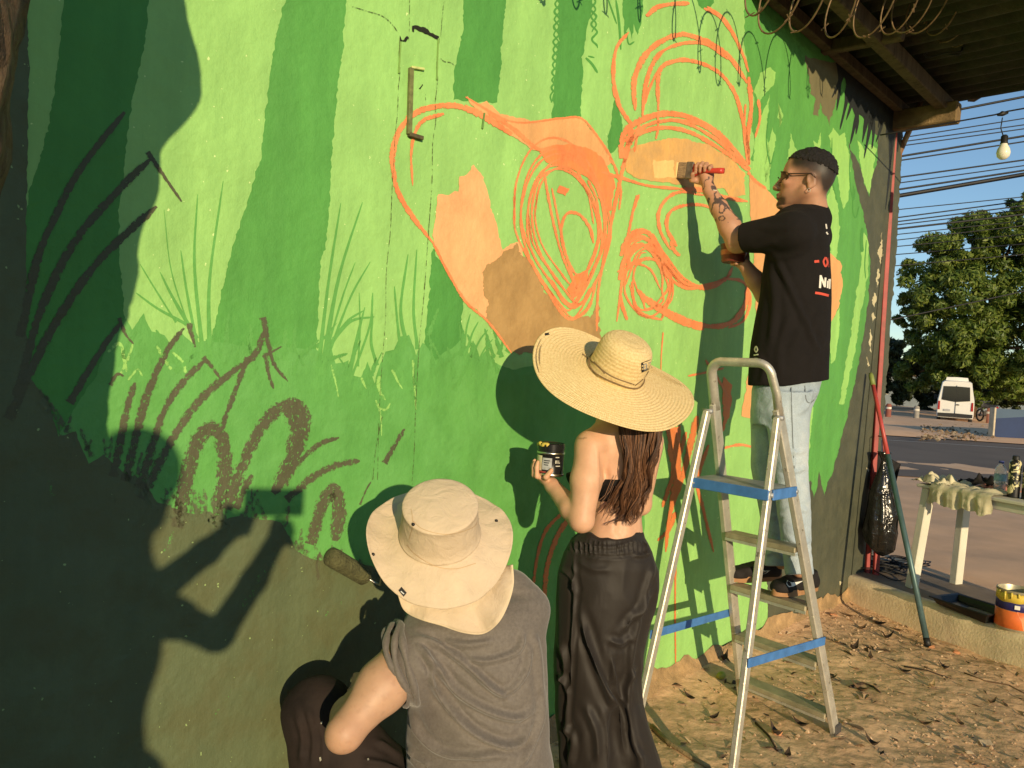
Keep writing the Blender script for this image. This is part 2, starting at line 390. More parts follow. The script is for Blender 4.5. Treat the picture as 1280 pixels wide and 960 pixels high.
fill('painted_trunk', [[(1060, 178), (1074, 205), (1086, 246), (1096, 200), (1098, 170), (1088, 160), (1092, 140), (1130, 140), (1124, 260), (1108, 480), (1082, 780), (960, 820), (960, 640), (1000, 632), (1012, 600), (1018, 624), (1024, 590), (1030, 620), (1034, 606), (1041, 590), (1050, 556), (1061, 508), (1070, 470), (1079, 425), (1086, 372), (1088, 330), (1084, 290), (1078, 262), (1070, 232)]], pm('grey', GREY, patchy=(.095, .098, .062)), 5, amp=.8)
fill('painted_trunk', [[(1005, 70), (1050, 80), (1048, 118), (1041, 140), (1036, 158), (1033, 146), (1028, 142), (1026, 128), (1022, 145), (1016, 142), (1020, 124), (1014, 116), (1012, 98)]], pm('sage', SAGE), 5, amp=.8, step=2)
lv = []
for (x0, y0, x1, y1, w) in [(1062, 80, 1050, 162, 9), (1070, 90, 1058, 150, 12), (1076, 90, 1063, 180, 10), (1085, 100, 1078, 178, 13), (1092, 100, 1080, 198, 9), (1098, 110, 1098, 160, 14), (1106, 110, 1108, 172, 14), (1114, 120, 1112, 215, 8), (1118, 120, 1122, 190, 10), (1055, 78, 1040, 122, 9), (1048, 74, 1046, 138, 7), (1104, 130, 1095, 178, 8), (1112, 150, 1107, 262, 4), (1068, 130, 1070, 168, 8), (1088, 140, 1090, 186, 7)]:
    lv.append(([(x0, y0), ((x0 + x1) / 2 + 3, (y0 + y1) / 2), (x1, y1)], w, 1.5))
fill('painted_dark_leaves', [[(1046, 70), (1056, 100), (1064, 132), (1080, 150), (1102, 152), (1124, 160), (1132, 110), (1100, 60)]], pm('ink', INK), 6, amp=1.5)
strokes('painted_dark_leaves', lv, pm('ink', INK), 7, rough=1.2)
strokes('painted_drips', [([(1063, 190), (1062, 215), (1064, 238), (1067, 250), (1069, 236)], 1.4), ([(1067, 232), (1066, 262), (1070, 272), (1074, 258)], 1.4), ([(1078, 285), (1077, 300), (1078, 315)], 4), ([(1048, 345), (1047, 360), (1049, 366)], 3.5), ([(962, 140), (958, 175), (963, 205), (968, 188)], 1.5), ([(1040, 172), (1040, 220), (1046, 250)], 1.2), ([(1083, 300), (1081, 330), (1082, 348)], 1.4)], pm('deep', DEEP), 6, n=6)
fill('peeled_paint', [[(1101, 292), (1104, 300), (1102, 308), (1104, 318), (1100, 330), (1098, 318), (1100, 306)], [(1098, 335), (1101, 342), (1098, 350), (1097, 360), (1095, 350)], [(1094, 366), (1096, 374), (1093, 384), (1091, 376)], [(1092, 390), (1094, 396), (1091, 402), (1090, 394)], [(1088, 412), (1091, 425), (1089, 441), (1086, 430)], [(1085, 446), (1087, 452), (1085, 458)], [(1050, 725), (1053, 727), (1051, 731)], [(1084, 585), (1087, 587), (1085, 590)]], pm('bare', (.58, .52, .33)), 7, amp=1.0, step=1.6)
# ---- olive ground paint
fill('painted_dark_ground', [[(-80, -60), (30, -60), (33, 0), (36, 60), (35, 150), (33, 300), (31, 390), (36, 470), (60, 500), (72, 545), (95, 540), (110, 580), (130, 568), (152, 588), (178, 600), (198, 628), (222, 636), (240, 642), (262, 640), (280, 650), (300, 644), (326, 648), (352, 652), (372, 690), (398, 700), (430, 700), (466, 708), (496, 742), (520, 800), (560, 1000), (560, 1200), (-80, 1200)]], pm('olive', OLIVE, spots=(.30, .42, .16), patchy=(.105, .115, .052)), 5, amp=.9, step=4)
OS = [([(30, 400), (45, 330), (62, 285), (100, 212), (156, 140)], 15, 9), ([(28, 470), (52, 385), (95, 300), (150, 236), (189, 198)], 14, 11), ([(189, 197), (205, 220), (227, 252)], 7, 4), ([(22, 500), (60, 420), (112, 340), (160, 290), (196, 258)], 17, 10), ([(95, 490), (122, 445), (151, 403)], 13, 8), ([(151, 402), (157, 418), (167, 430)], 6, 3)]
OLV2 = (.094, .096, .052)
strokes('painted_dark_leaf_blades', OS, pm('olive2', OLV2, .20), 6, rough=1.6, ext=.3)
OS2 = [([(146, 575), (158, 515), (169, 478)], 15, 10), ([(163, 575), (182, 500), (207, 442), (230, 410)], 15, 9), ([(237, 408), (240, 420), (244, 434)], 9, 5), ([(182, 585), (206, 512), (232, 474), (257, 450)], 15, 9), ([(257, 450), (266, 460), (276, 474)], 8, 5), ([(186, 605), (214, 552), (250, 500), (292, 464), (318, 444), (332, 411)], 15, 9), ([(332, 411), (341, 452), (360, 477)], 11, 4), ([(333, 448), (336, 468), (342, 486)], 10, 4), ([(340, 440), (352, 433)], 4, 3), ([(304, 462), (288, 505), (274, 545)], 9, 8),
       ([(225, 640), (236, 585), (248, 550), (264, 536), (278, 552), (281, 595), (270, 650)], 20, 26), ([(290, 618), (310, 566), (330, 530), (350, 510), (370, 507), (380, 525), (372, 558), (357, 590), (344, 615)], 16, 26), ([(366, 520), (372, 540), (362, 570)], 26, 22), ([(350, 606), (375, 576), (400, 555), (424, 547)], 12, 6), ([(368, 616), (398, 592), (426, 580), (450, 576)], 14, 9), ([(298, 628), (308, 606), (316, 594)], 13, 9), ([(392, 668), (403, 632), (418, 612), (424, 640), (418, 676)], 17, 22), ([(484, 573), (494, 556), (506, 536)], 9, 5), ([(452, 626), (458, 612), (464, 602)], 4, 2), ([(398, 720), (396, 705), (400, 690)], 6, 4), ([(140, 478), (146, 468), (155, 470)], 7, 4)]
OS2 = [(q[0], q[1] * 1.1, q[2] * 1.0) for q in OS2]
strokes('painted_dark_leaf_blades', OS2, pm('olive2', OLV2, .36), 6, rough=1.6, ext=.35)
strokes('bare_patches', [([(205, 690), (214, 672), (222, 655)], 14, 6), ([(262, 640), (268, 662), (262, 690)], 12, 6), ([(300, 760), (320, 735), (330, 700)], 16, 6), ([(330, 715), (340, 705), (348, 690)], 14, 6), ([(412, 690), (420, 708), (430, 715)], 16, 10), ([(395, 700), (405, 690), (412, 676)], 12, 5), ([(405, 768), (420, 762), (428, 752)], 10, 5), ([(260, 900), (280, 880), (290, 860)], 6, 3), ([(60, 600), (66, 620), (62, 640)], 14, 8)], pm('grassdry', (.100, .390, .070), .95), 6, rough=2)
rg = np.random.default_rng(17); BS = []
top = [(60, 500), (95, 545), (130, 565), (178, 600), (206, 640), (240, 640), (280, 652), (318, 642), (352, 648), (384, 700), (418, 700), (466, 708), (496, 742), (522, 800), (540, 880), (556, 960)]
for k in range(90):
    j = int(rg.integers(0, len(top) - 1)); f = rg.random(); x = top[j][0] + (top[j + 1][0] - top[j][0]) * f; y = top[j][1] + (top[j + 1][1] - top[j][1]) * f
    a = rg.normal(-.25, .5); L = rg.uniform(14, 42); x += rg.normal(0, 5); y += rg.uniform(0, 16); BS.append(([(x, y), (x - math.sin(a) * L * -.5, y - math.cos(a) * L * .5), (x - math.sin(a) * L * -1, y - math.cos(a) * L)], rg.uniform(6, 16), rg.uniform(3, 9)))
strokes('painted_ground_edge', BS, pm('olive', OLIVE, .62), 6, rough=2., ext=.3)
GS = []
for k in range(60):
    x = rg.uniform(140, 660); y = 445 + rg.normal(0, 14) + (30 if 400 < x < 530 else 0); L = rg.uniform(14, 40); a = rg.normal(0, .4)
    GS.append(([(x, y), (x + math.sin(a) * L * .5, y - math.cos(a) * L * .5), (x + math.sin(a) * L, y - math.cos(a) * L)], rg.uniform(5, 12), rg.uniform(1.5, 4)))
strokes('painted_grass_tips', GS, pm('grass2', (.112, .345, .076), .3), 4, rough=1.4, ext=.4)
# ---- the unfinished face: flat fills
fill('painted_ear_fill', [[(541, 302), (545, 262), (549, 243), (560, 244), (568, 238), (573, 240), (575, 221), (584, 219), (591, 206), (598, 214), (604, 222), (611, 243), (619, 278), (628, 312), (650, 300), (655, 330), (690, 385), (700, 425), (645, 442), (612, 402), (580, 374), (560, 340)]], pm('peach', PEACH, patchy=(.83, .44, .20)), 8, amp=.9)
fill('painted_ear_fill', [[(582, 121), (600, 131), (608, 126), (626, 142), (664, 151), (700, 148), (727, 146), (745, 168), (762, 190), (766, 202), (752, 214), (730, 195), (700, 186), (668, 188), (640, 170), (618, 152), (598, 140)]], pm('peach2', (.70, .365, .145)), 8, amp=.9)
fill('painted_ear_shade', [[(602, 346), (610, 330), (622, 322), (646, 305), (656, 322), (676, 352), (690, 380), (706, 397), (738, 394), (748, 378), (752, 425), (700, 440), (640, 442), (622, 418), (606, 398), (611, 380), (604, 362)]], pm('brown', BROWN, patchy=(.46, .285, .11)), 9, amp=1.6, step=2.2)
fill('painted_forehead', [[(778, 196), (790, 184), (815, 176), (845, 172), (882, 180), (916, 200), (932, 216), (930, 244), (912, 248), (906, 236), (880, 236), (850, 230), (800, 224), (784, 216)]], pm('tan', TAN, patchy=(.72, .40, .12)), 8, amp=1.0)
fill('fresh_paint_patch', [[(816, 201), (842, 200), (843, 222), (817, 223)]], pm('fresh', (.82, .52, .20)), 9, amp=.8, step=2)
fill('painted_cheek', [[(935, 214), (958, 236), (1000, 280), (1040, 318), (1052, 328), (1053, 352), (1048, 385), (1040, 402), (1020, 440), (985, 500), (946, 524), (926, 520), (938, 455), (946, 400), (941, 300)]], pm('peach2', (.70, .365, .145)), 8, amp=.8)
fill('painted_orange_fill', [[(672, 192), (690, 182), (715, 179), (742, 188), (760, 206), (768, 232), (764, 262), (756, 262), (748, 240), (733, 222), (712, 210), (690, 205)], [(716, 346), (737, 334), (733, 352), (724, 368), (716, 376), (709, 360)], [(700, 232), (712, 236), (707, 246), (697, 240)]], pm('orangef', ORANGE, patchy=(.80, .26, .07)), 9, amp=1.2)
OR = [([(640, 168), (612, 150), (590, 138), (568, 132), (545, 133), (518, 142), (500, 162), (491, 190), (492, 216), (499, 243), (516, 271), (541, 303)], 12, 8), ([(541, 303), (562, 344), (583, 378), (612, 404), (640, 442)], 5, 4), ([(555, 142), (530, 150), (518, 168), (514, 196), (516, 232)], 8, 4), ([(582, 121), (640, 152), (700, 148), (727, 148), (748, 172), (766, 200)], 4, 4), ([(610, 140), (640, 160), (672, 186), (690, 184)], 9, 6)]
rg = np.random.default_rng(5)
for i in range(7):      # loops of the left eye
    s = 1 - .05 * i; cx, cy = 704 + rg.normal(0, 4) + 1.5 * i, 288 + rg.normal(0, 6); pts = []
    a0 = rg.uniform(0, 6)
    for k in range(15):
        a = a0 + 2 * PI * k / 13; x = math.cos(a); y = math.sin(a)
        pts.append((cx + x * (58 * s) * (1 - .66 * max(0, y) ** 1.5) + 9 * y, cy + y * 108 * s))
    OR.append((pts, 4.2, 3.2))
for i in range(4):      # more loops round the muzzle
    a0 = rg.uniform(0, 6); pts = [(812 + rg.normal(0, 3) + math.cos(a0 + 2 * PI * k / 11) * (27 - 3 * i), 352 + rg.normal(0, 2) + math.sin(a0 + 2 * PI * k / 11) * (46 - 5 * i)) for k in range(12)]; OR.append((pts, 4., 3.))
for i in range(3): OR.append(([(778 + i * 3, 326 + i * 6), (792, 298 + i * 7), (812, 292 + i * 8), (834, 322 + i * 6), (858, 350 + i * 4), (890, 360 - i * 3), (914, 342 + i)], 5., 4.))
OR += [([(742, 304), (737, 284), (724, 268), (709, 267), (702, 284), (704, 308), (716, 338), (730, 348)], 6, 5), ([(680, 215), (688, 260), (700, 310), (716, 352)], 5, 4), ([(690, 235), (697, 270), (708, 320), (722, 365)], 4, 4), ([(735, 225), (746, 250), (748, 282)], 5, 4), ([(722, 215), (735, 240), (742, 280)], 4, 3), ([(655, 310), (680, 356), (706, 395), (722, 396), (737, 382), (746, 350)], 7, 5), ([(700, 370), (715, 385), (735, 372)], 6, 5), ([(690, 350), (705, 378), (725, 380), (738, 360)], 5, 4),
       ([(782, 196), (772, 240), (758, 310), (748, 362), (746, 414)], 7, 5), ([(762, 196), (770, 212), (776, 238), (774, 262)], 6, 4), ([(752, 215), (776, 222), (810, 232), (850, 236)], 6, 5), ([(796, 244), (786, 290), (779, 340), (771, 402)], 5, 4), ([(799, 243), (793, 262)], 4, 3), ([(829, 415), (827, 440), (826, 470)], 2.5, 2),
       ([(776, 320), (784, 300), (798, 289), (814, 294), (830, 322), (850, 350), (880, 360), (906, 350), (916, 334)], 11, 6), ([(774, 350), (782, 322), (798, 306), (814, 314), (834, 344), (858, 360), (884, 356)], 9, 6), ([(779, 310), (800, 296), (820, 310), (842, 340)], 8, 6), ([(784, 400), (776, 372), (782, 340), (800, 325), (822, 326), (838, 345), (836, 375), (826, 400)], 7, 5), ([(790, 352), (792, 374), (800, 392), (828, 400)], 6, 5), ([(800, 368), (830, 388), (862, 402), (890, 408), (916, 402), (932, 380), (934, 358)], 12, 8), ([(796, 362), (820, 384), (850, 402), (880, 412)], 9, 8), ([(905, 348), (928, 352), (938, 372), (930, 400), (910, 410)], 5, 5), ([(840, 350), (834, 380), (828, 398)], 4, 4), ([(772, 340), (790, 330), (812, 336), (826, 362)], 5, 4),
       ([(838, 312), (826, 290), (823, 268), (832, 250), (850, 240), (880, 244)], 6, 5), ([(846, 308), (834, 286), (836, 268), (850, 258), (876, 256), (900, 264)], 7, 5), ([(840, 300), (842, 312), (850, 320)], 8, 6), ([(850, 236), (880, 238), (905, 246), (935, 252)], 9, 6), ([(905, 560), (925, 556), (946, 560)], 5, 4), ([(882, 450), (900, 478), (912, 500)], 5, 4), ([(860, 470), (880, 466), (905, 460)], 4, 4), ([(935, 215), (944, 226), (958, 236)], 6, 5)]
# hat of the painted face
OR += [([(776, 198), (780, 168), (798, 152), (830, 142), (866, 148), (902, 170), (938, 212)], 12, 8), ([(780, 204), (790, 174), (822, 160), (862, 165), (906, 190), (936, 214)], 9, 7), ([(783, 182), (810, 156), (850, 152), (892, 172), (934, 208)], 7, 6), ([(778, 178), (800, 160), (840, 150), (880, 158), (920, 190)], 5, 6), ([(792, 158), (776, 136), (767, 104), (770, 62), (786, 40)], 8, 6), ([(766, 95), (774, 128), (784, 150)], 5, 4), ([(794, 138), (793, 100), (806, 70), (826, 52), (850, 43), (868, 46), (894, 57), (916, 76), (934, 104)], 10, 8), ([(803, 145), (808, 102), (824, 68), (854, 54), (884, 56), (910, 74)], 8, 6), ([(823, 138), (824, 90), (844, 76), (870, 77), (898, 90), (915, 110), (924, 132), (934, 176), (937, 206)], 8, 6), ([(806, 130), (812, 110), (826, 84), (840, 76)], 5, 4), ([(808, 20), (822, 9), (840, 5), (862, 4)], 9, 8), ([(880, 10), (900, 21), (918, 46), (934, 80)], 6, 5), ([(884, 8), (906, 24), (924, 56), (936, 90)], 4, 4), ([(936, 96), (939, 134), (935, 172), (935, 206)], 8, 7), ([(948, 124), (950, 148), (944, 172)], 5, 4), ([(932, 130), (930, 165), (934, 200)], 4, 4), ([(800, 150), (796, 172), (793, 190)], 5, 4), ([(790, 160), (786, 180), (780, 198)], 12, 10), ([(822, 140), (823, 158), (820, 174)], 5, 4)]
OR = [(q[0], q[1] * .84, (q[2] if len(q) > 2 else q[1]) * .84) for q in OR]
strokes('painted_face_outline', OR, pm('orange', ORANGE, .20, patchy=(.76, .29, .11)), 10, rough=1.1)
OB = [([(872, 520), (862, 560), (852, 600), (838, 640), (832, 690)], 11, 5), ([(836, 536), (846, 566), (846, 596), (838, 632)], 14, 8), ([(858, 540), (842, 592), (828, 634)], 8, 5), ([(886, 556), (872, 600), (880, 640), (892, 690)], 6, 4), ([(845, 640), (836, 662), (822, 676)], 7, 4), ([(716, 640), (696, 672), (684, 710), (680, 760), (678, 820)], 9, 5), ([(704, 640), (682, 664), (671, 700), (666, 740)], 6, 4), ([(845, 690), (844, 760), (845, 858)], 3, 2), ([(905, 602), (925, 604), (940, 606)], 4, 3)]
strokes('painted_body_outline', OB, pm('orange2', (.66, .20, .06), .2), 10, rough=1.0)
fill('painted_body_fill', [[(838, 536), (852, 530), (848, 566), (852, 596), (842, 600), (834, 566)], [(904, 470), (916, 480), (912, 520), (904, 540)]], pm('orangef', ORANGE), 9, amp=1.)
# ---- cracks, the blocked-up slot and its wooden strip
CR = [([(500, 48), (499, 70), (500, 92), (498, 110), (497, 140), (494, 170), (492, 205), (490, 240), (488, 290), (483, 340), (482, 400), (478, 450), (474, 520), (472, 600)], 1.6, 1.1), ([(549, 48), (546, 80), (547, 100), (544, 130), (545, 150), (541, 180), (540, 230), (535, 300), (530, 370), (525, 420), (520, 500), (518, 560), (514, 620)], 1.9, 1.2), ([(440, 8), (460, 14), (478, 20), (490, 30), (500, 44)], 1.6, 1.6), ([(551, 73), (556, 77), (563, 78), (569, 82)], 1.6, 1.2), ([(532, 118), (532, 135)], 1.4, 1.2), ([(555, 2), (553, 20), (551, 46)], 1.4, 1.2), ([(512, 0), (512, 30), (511, 50)], 1., .9), ([(478, 520), (470, 560), (466, 600)], 1.6, 1.)]
strokes('crack', CR, pm('crack', (.075, .10, .03), .62), 11, rough=.9, n=5, taper=False)
fill('chipped_hole', [[(499, 45), (504, 50), (509, 45), (511, 47), (507, 52), (501, 51)], [(515, 32), (521, 31), (530, 34), (538, 40), (549, 46), (547, 49), (535, 43), (524, 38), (518, 36), (517, 40), (515, 39)], [(524, 111), (528, 105), (529, 106), (526, 112)]], M('hole_dark', (.015, .018, .01), .95, var=.3, vs=60), 11, amp=.5, step=1.5)
def wbox(name, x0, y0, x1, y1, depth, mat, off=0.001, wpx=4):
    a = wall_at(x0, y0, off + depth / 2); b = wall_at(x1, y1, off + depth / 2)
    return MB().beam(a, b, wpx / 330., depth, side=D_, bev=.0012).build(name, mat, wall)
wbox('slot_strip', 514, 85, 511.5, 168, .012, M('strip_wood', (.16, .17, .06), .8, var=.3, vs=60), wpx=5)
wbox('slot_sill', 511, 168, 528, 173, .016, M('sill_wood', (.09, .075, .035), .85, var=.4, vs=60), wpx=4)
wbox('slot_lip', 514, 84, 530, 86.5, .010, M('lip_plaster', (.55, .60, .22), .8, var=.2, vs=40), wpx=2.4)
wbox('nail', 605.5, 141, 603, 161, .006, M('nail_green', (.10, .20, .05), .7, var=.3), wpx=2)
wbox('slot_frame', 501, 52, 498.5, 92, .004, M('frame_edge', (.20, .36, .08), .8), wpx=1.6)
wbox('slot_frame', 548, 48, 546, 100, .004, bpy.data.materials['frame_edge'], wpx=1.6)
# rough foot of the wall where the plaster has crumbled
rf = MB(); nu = 160; rows = []
for j, (w, zz) in enumerate([(.004, .085), (.012, .055), (.026, .02), (.060, -.03)]):
    for i in range(nu):
        u = -.05 + 6.2 * i / (nu - 1); nz = float(fbm(np.array([[u * 3, j * .4, 0]]), 2.5)[0]); n2 = float(fbm(np.array([[u, j * .2, 3]]), 14.)[0])
        rows.append(wl_pt(u, max(.0025, w + .022 * n2), zz * (1 + 1.6 * nz) + .022 * n2))
rf.sheet(rows, nu, 4)
rf.build('crumbled_base', M('crumbled_mortar', (.42, .27, .13), .95, var=.3, vs=12, bump=.8, bs=60, alt=(.22, .15, .07)), wall, smooth=True)
# corner pilaster with its open joint
pj = MB(); pj.add([uz(-.02, 0, .003), uz(-.005, 0, .003), uz(-.155, 2.45, .003), uz(-.163, 2.45, .003)], [(0, 1, 2, 3)])
pj.build('open_joint', bpy.data.materials['hole_dark'], wall)
# ================================================================== ground
def noise2(x, y, s, o=4):
    return float(fbm(np.array([[x, y, 0.37]]), s, o)[0])
K0 = Vector((2.36, 5.30, 0)); K1 = Vector((2.90, 4.12, 0)); KD = (K1 - K0).normalized(); KN = Vector((-KD.y, KD.x, 0))   # kerb line, KN towards the street pad
if KN.x < 0: KN = -KN
PADZ = .165
def dirt_mat():
    m, nt, b = newmat('dirt'); v = coords(nt)
    c = nt.ramp(nt.noise(v, 2.3, 7, .62), [(.28, (.60, .365, .195)), (.5, (.75, .475, .265)), (.72, (.82, .56, .33))])
    c = nt.mix(nt.ramp(nt.noise(v, 26, 6, .7), [(.42, .0), (.68, .55)]), c, (.42, .275, .15))
    c = nt.mix(nt.ramp(nt.noise(v, 120, 3, .6), [(.60, 0.), (.68, .7)]), c, (.66, .50, .31))
    c = nt.mix(nt.ramp(nt.noise(v, 150, 2, .5), [(.24, .6), (.31, 0.)]), c, (.22, .14, .075))
    nt.link(c, b.inputs['Base Color']); b.inputs['Roughness'].default_value = .95; b.inputs['Specular IOR Level'].default_value = .15
    n = nt.bump(nt.noise(v, 14, 5, .6), .30, .03); n = nt.bump(nt.noise(v, 120, 4, .6), .30, .005, n); nt.link(n, b.inputs['Normal']); return m
DIRT = dirt_mat()
def dirt_z(x, y):
    P = np.stack([x, y, np.zeros_like(x)], 1)
    z = .055 * fbm(P, 1.3, 3) + .022 * fbm(P + 3, 6., 3) + .010 * np.abs(fbm(P + 9, 15., 3)) + .0035 * fbm(P + 5, 38., 2)
    s = (x - C_.x) * -D_.x + (y - C_.y) * -D_.y; w = (x - C_.x) * N_.x + (y - C_.y) * N_.y
    z = z + .035 * np.exp(-np.clip(w, 0, 9) / .10)           # soil heaped against the wall
    return z - .012
def dirt_h(x, y): return float(dirt_z(np.array([x]), np.array([y]))[0])
nx, ny = 560, 460
gx, gy = np.meshgrid(np.linspace(-1.3, 3.6, nx), np.linspace(1.9, 5.7, ny))
gz = dirt_z(gx.ravel(), gy.ravel())
g = MB(); g.sheet(list(zip(gx.ravel(), gy.ravel(), gz)), nx, ny)
tag(g.build('dirt_ground', DIRT, smooth=True), 'trampled brown earth below the mural wall strewn with dry leaves', kind='structure')
far = MB()
far.add([(-300, -300, -.09), (300, -300, -.09), (300, 500, -.09), (-300, 500, -.09)], [(0, 1, 2, 3)])
tag(far.build('ground', M('dark_earth', (.13, .10, .06), .95, var=.2, vs=.6, alt=(.07, .085, .035))), 'bare earth all around', kind='structure')
# litter
def litter():
    rg = np.random.default_rng(11); mb = MB()
    for i in range(620):
        u = rg.uniform(-.2, 4.2); w = abs(rg.normal(0, .9)) + .02
        if rg.random() < .3: u = rg.uniform(0, 2.2); w = rg.uniform(.3, 1.8)
        p = wl_pt(u, w, 0)
        if (p - K0).dot(KN) > -.03: continue
        p.z = dirt_h(p.x, p.y) + .003; a = rg.uniform(0, 2 * PI); L = rg.uniform(.006, .03) * (1.5 if rg.random() < .12 else 1); W = L * rg.uniform(.12, .5)
        t = Vector((math.cos(a), math.sin(a), rg.normal(0, .25))).normalized(); sd = Vector((-math.sin(a), math.cos(a), rg.normal(0, .4))).normalized(); up = Vector((0, 0, 1))
        c = rg.uniform(.1, .9) * W
        vs = [p - t * L, p - t * L * .2 + sd * W + up * c, p + t * L, p - t * L * .2 - sd * W + up * c * .7, p + up * -c * .1]
        mb.add(vs, [(0, 4, 1), (4, 2, 1), (0, 3, 4), (3, 2, 4)])
    return mb
m, nt, b = newmat('litter'); geo = nt.new('NewGeometry')
nt.link(nt.ramp(geo.outputs['Random Per Island'], [(0., (.035, .022, .012)), (.3, (.11, .065, .03)), (.55, (.26, .165, .085)), (.8, (.45, .31, .17)), (1., (.60, .45, .28))]), b.inputs['Base Color']); b.inputs['Roughness'].default_value = .9
LITTER = m
tag(litter().build('leaf_litter', LITTER), 'small dry leaf scraps and chips scattered over the dirt', kind='stuff')
def crumbs():
    rg = np.random.default_rng(5); mb = MB()
    for i in range(1500):
        u = rg.uniform(-.2, 4.2); w = abs(rg.normal(0, 1.0)) + .01
        if rg.random() < .25: u = .05 + abs(rg.normal(0, .5)); w = rg.uniform(.0, .5)
        if rg.random() < .16:
            q = ground(rg.normal(1200, 60), rg.normal(930, 30)); u = (q - C_).dot(-D_); w = (q - C_).dot(N_)
        p = wl_pt(u, w, 0)
        if (p - K0).dot(KN) > -.02: continue
        s = rg.uniform(.0025, .007) * (1.8 if rg.random() < .08 else 1); p.z = dirt_h(p.x, p.y) + s * .3
        vs = [p + Vector((dx, dy, dz)) * s * rg.uniform(.6, 1.2) for dx, dy, dz in ((1, 0, 0), (-1, 0, 0), (0, 1, 0), (0, -1, 0), (0, 0, 1), (0, 0, -1))]
        mb.add(vs, [(0, 2, 4), (2, 1, 4), (1, 3, 4), (3, 0, 4), (2, 0, 5), (1, 2, 5), (3, 1, 5), (0, 3, 5)])
    return mb
m, nt, b = newmat('soil_crumb'); geo = nt.new('NewGeometry')
nt.link(nt.ramp(geo.outputs['Random Per Island'], [(0., (.30, .19, .10)), (.5, (.48, .32, .19)), (1., (.64, .46, .29))]), b.inputs['Base Color']); b.inputs['Roughness'].default_value = .95
tag(crumbs().build('soil_crumbs', m), 'crumbs of soil and grit lying loose on the dirt', kind='stuff')
# larger curled leaves, one by one
LEAFM = [M('leaf_brown', (.13, .075, .035), .75, var=.3, vs=30), M('leaf_dark', (.045, .028, .016), .8, var=.3, vs=30), M('leaf_straw', (.36, .24, .115), .7, var=.3, vs=30)]
def leaf(p, a, L, W, curl, mat, label):
    mb = MB(); t = Vector((math.cos(a), math.sin(a), 0)); s = Vector((-math.sin(a), math.cos(a), 0)); rows = []
    for i in range(7):
        f = i / 6; ww = W * math.sin(PI * min(.98, max(.04, f)) ** .85); lift = curl * L * (2 * f - .9) ** 2
        for k in (-1, 0, 1): rows.append(p + t * (L * (f - .5)) + s * (ww * k) + Vector((0, 0, lift + abs(k) * ww * .55 * (1 + curl) + .002)))
    mb.sheet(rows, 3, 7)
    return tag(mb.build('fallen_leaf', mat, smooth=True), label, 'leaf', 'dry leaves lying on the dirt')
LV = [(862, 870, 2.1, .055, 1), (893, 893, .6, .05, 1), (1075, 862, 2.5, .07, 0), (1110, 796, .2, .06, 1), (1098, 778, 2.9, .075, 1), (1078, 784, .5, .06, 0), (1088, 822, 1.2, .05, 1), (1068, 812, .7, .07, 1), (1060, 770, 2.2, .05, 0), (1000, 905, 2.3, .06, 1), (1010, 876, 2.8, .045, 1), (970, 915, 2.0, .06, 1), (1040, 846, .3, .05, 0), (1130, 838, 2.6, .055, 1), (1165, 858, .8, .05, 2), (1090, 930, 2.2, .055, 1), (1200, 905, 1.5, .05, 0), (1155, 905, 2.9, .05, 0), (1045, 803, 1.9, .055, 2), (905, 830, .9, .06, 1), (1122, 785, 2.4, .05, 0), (985, 940, 1.1, .05, 1), (1240, 880, .4, .045, 0), (1180, 835, 2.2, .05, 1)]
for i, (x, y, a, L, k) in enumerate(LV):
    p = ground(x, y, .0)
    if (p - K0).dot(KN) > -.04: continue
    p.z = dirt_h(p.x, p.y)
    leaf(p, a, L * 1.25, L * .26, .25 + .1 * (i % 4), LEAFM[k], 'dry curled leaf lying on the brown dirt')
# sticks
def stick(pts, r, mat, label, name='stick'):
    P = []
    for x, y in pts:
        q = ground(x, y); q.z = dirt_h(q.x, q.y) + r * .8; P.append(q)
    return tag(MB().tube(P, [r * (1 - .35 * i / len(P)) for i in range(len(P))], 7).build(name, mat, smooth=True), label, 'stick')
BARKM = M('stick_bark', (.33, .23, .12), .85, var=.35, vs=30, bump=.5, bs=90)
stick([(815, 905), (838, 928), (866, 946), (898, 962)], .011, BARKM, 'pale bare stick on the dirt between the ladder feet and black trousers')
stick([(985, 878), (1005, 883), (1026, 886)], .006, M('stick_pale', (.62, .52, .33), .8), 'thin whitish splinter of wood lying inside the ladder feet')
stick([(1062, 858), (1078, 850), (1092, 856), (1100, 864)], .006, LEAFM[1], 'short dark twig right of the ladder on the dirt')
stick([(1130, 832), (1160, 838), (1188, 848)], .004, LEAFM[1], 'long thin dark twig on the dirt near the kerb')
stick([(1205, 842), (1232, 852), (1262, 856), (1285, 868)], .004, LEAFM[0], 'thin crooked root on the dirt at the right edge')
stick([(945, 898), (962, 918), (972, 934)], .005, LEAFM[1], 'dark stick on the dirt between the two near ladder feet')
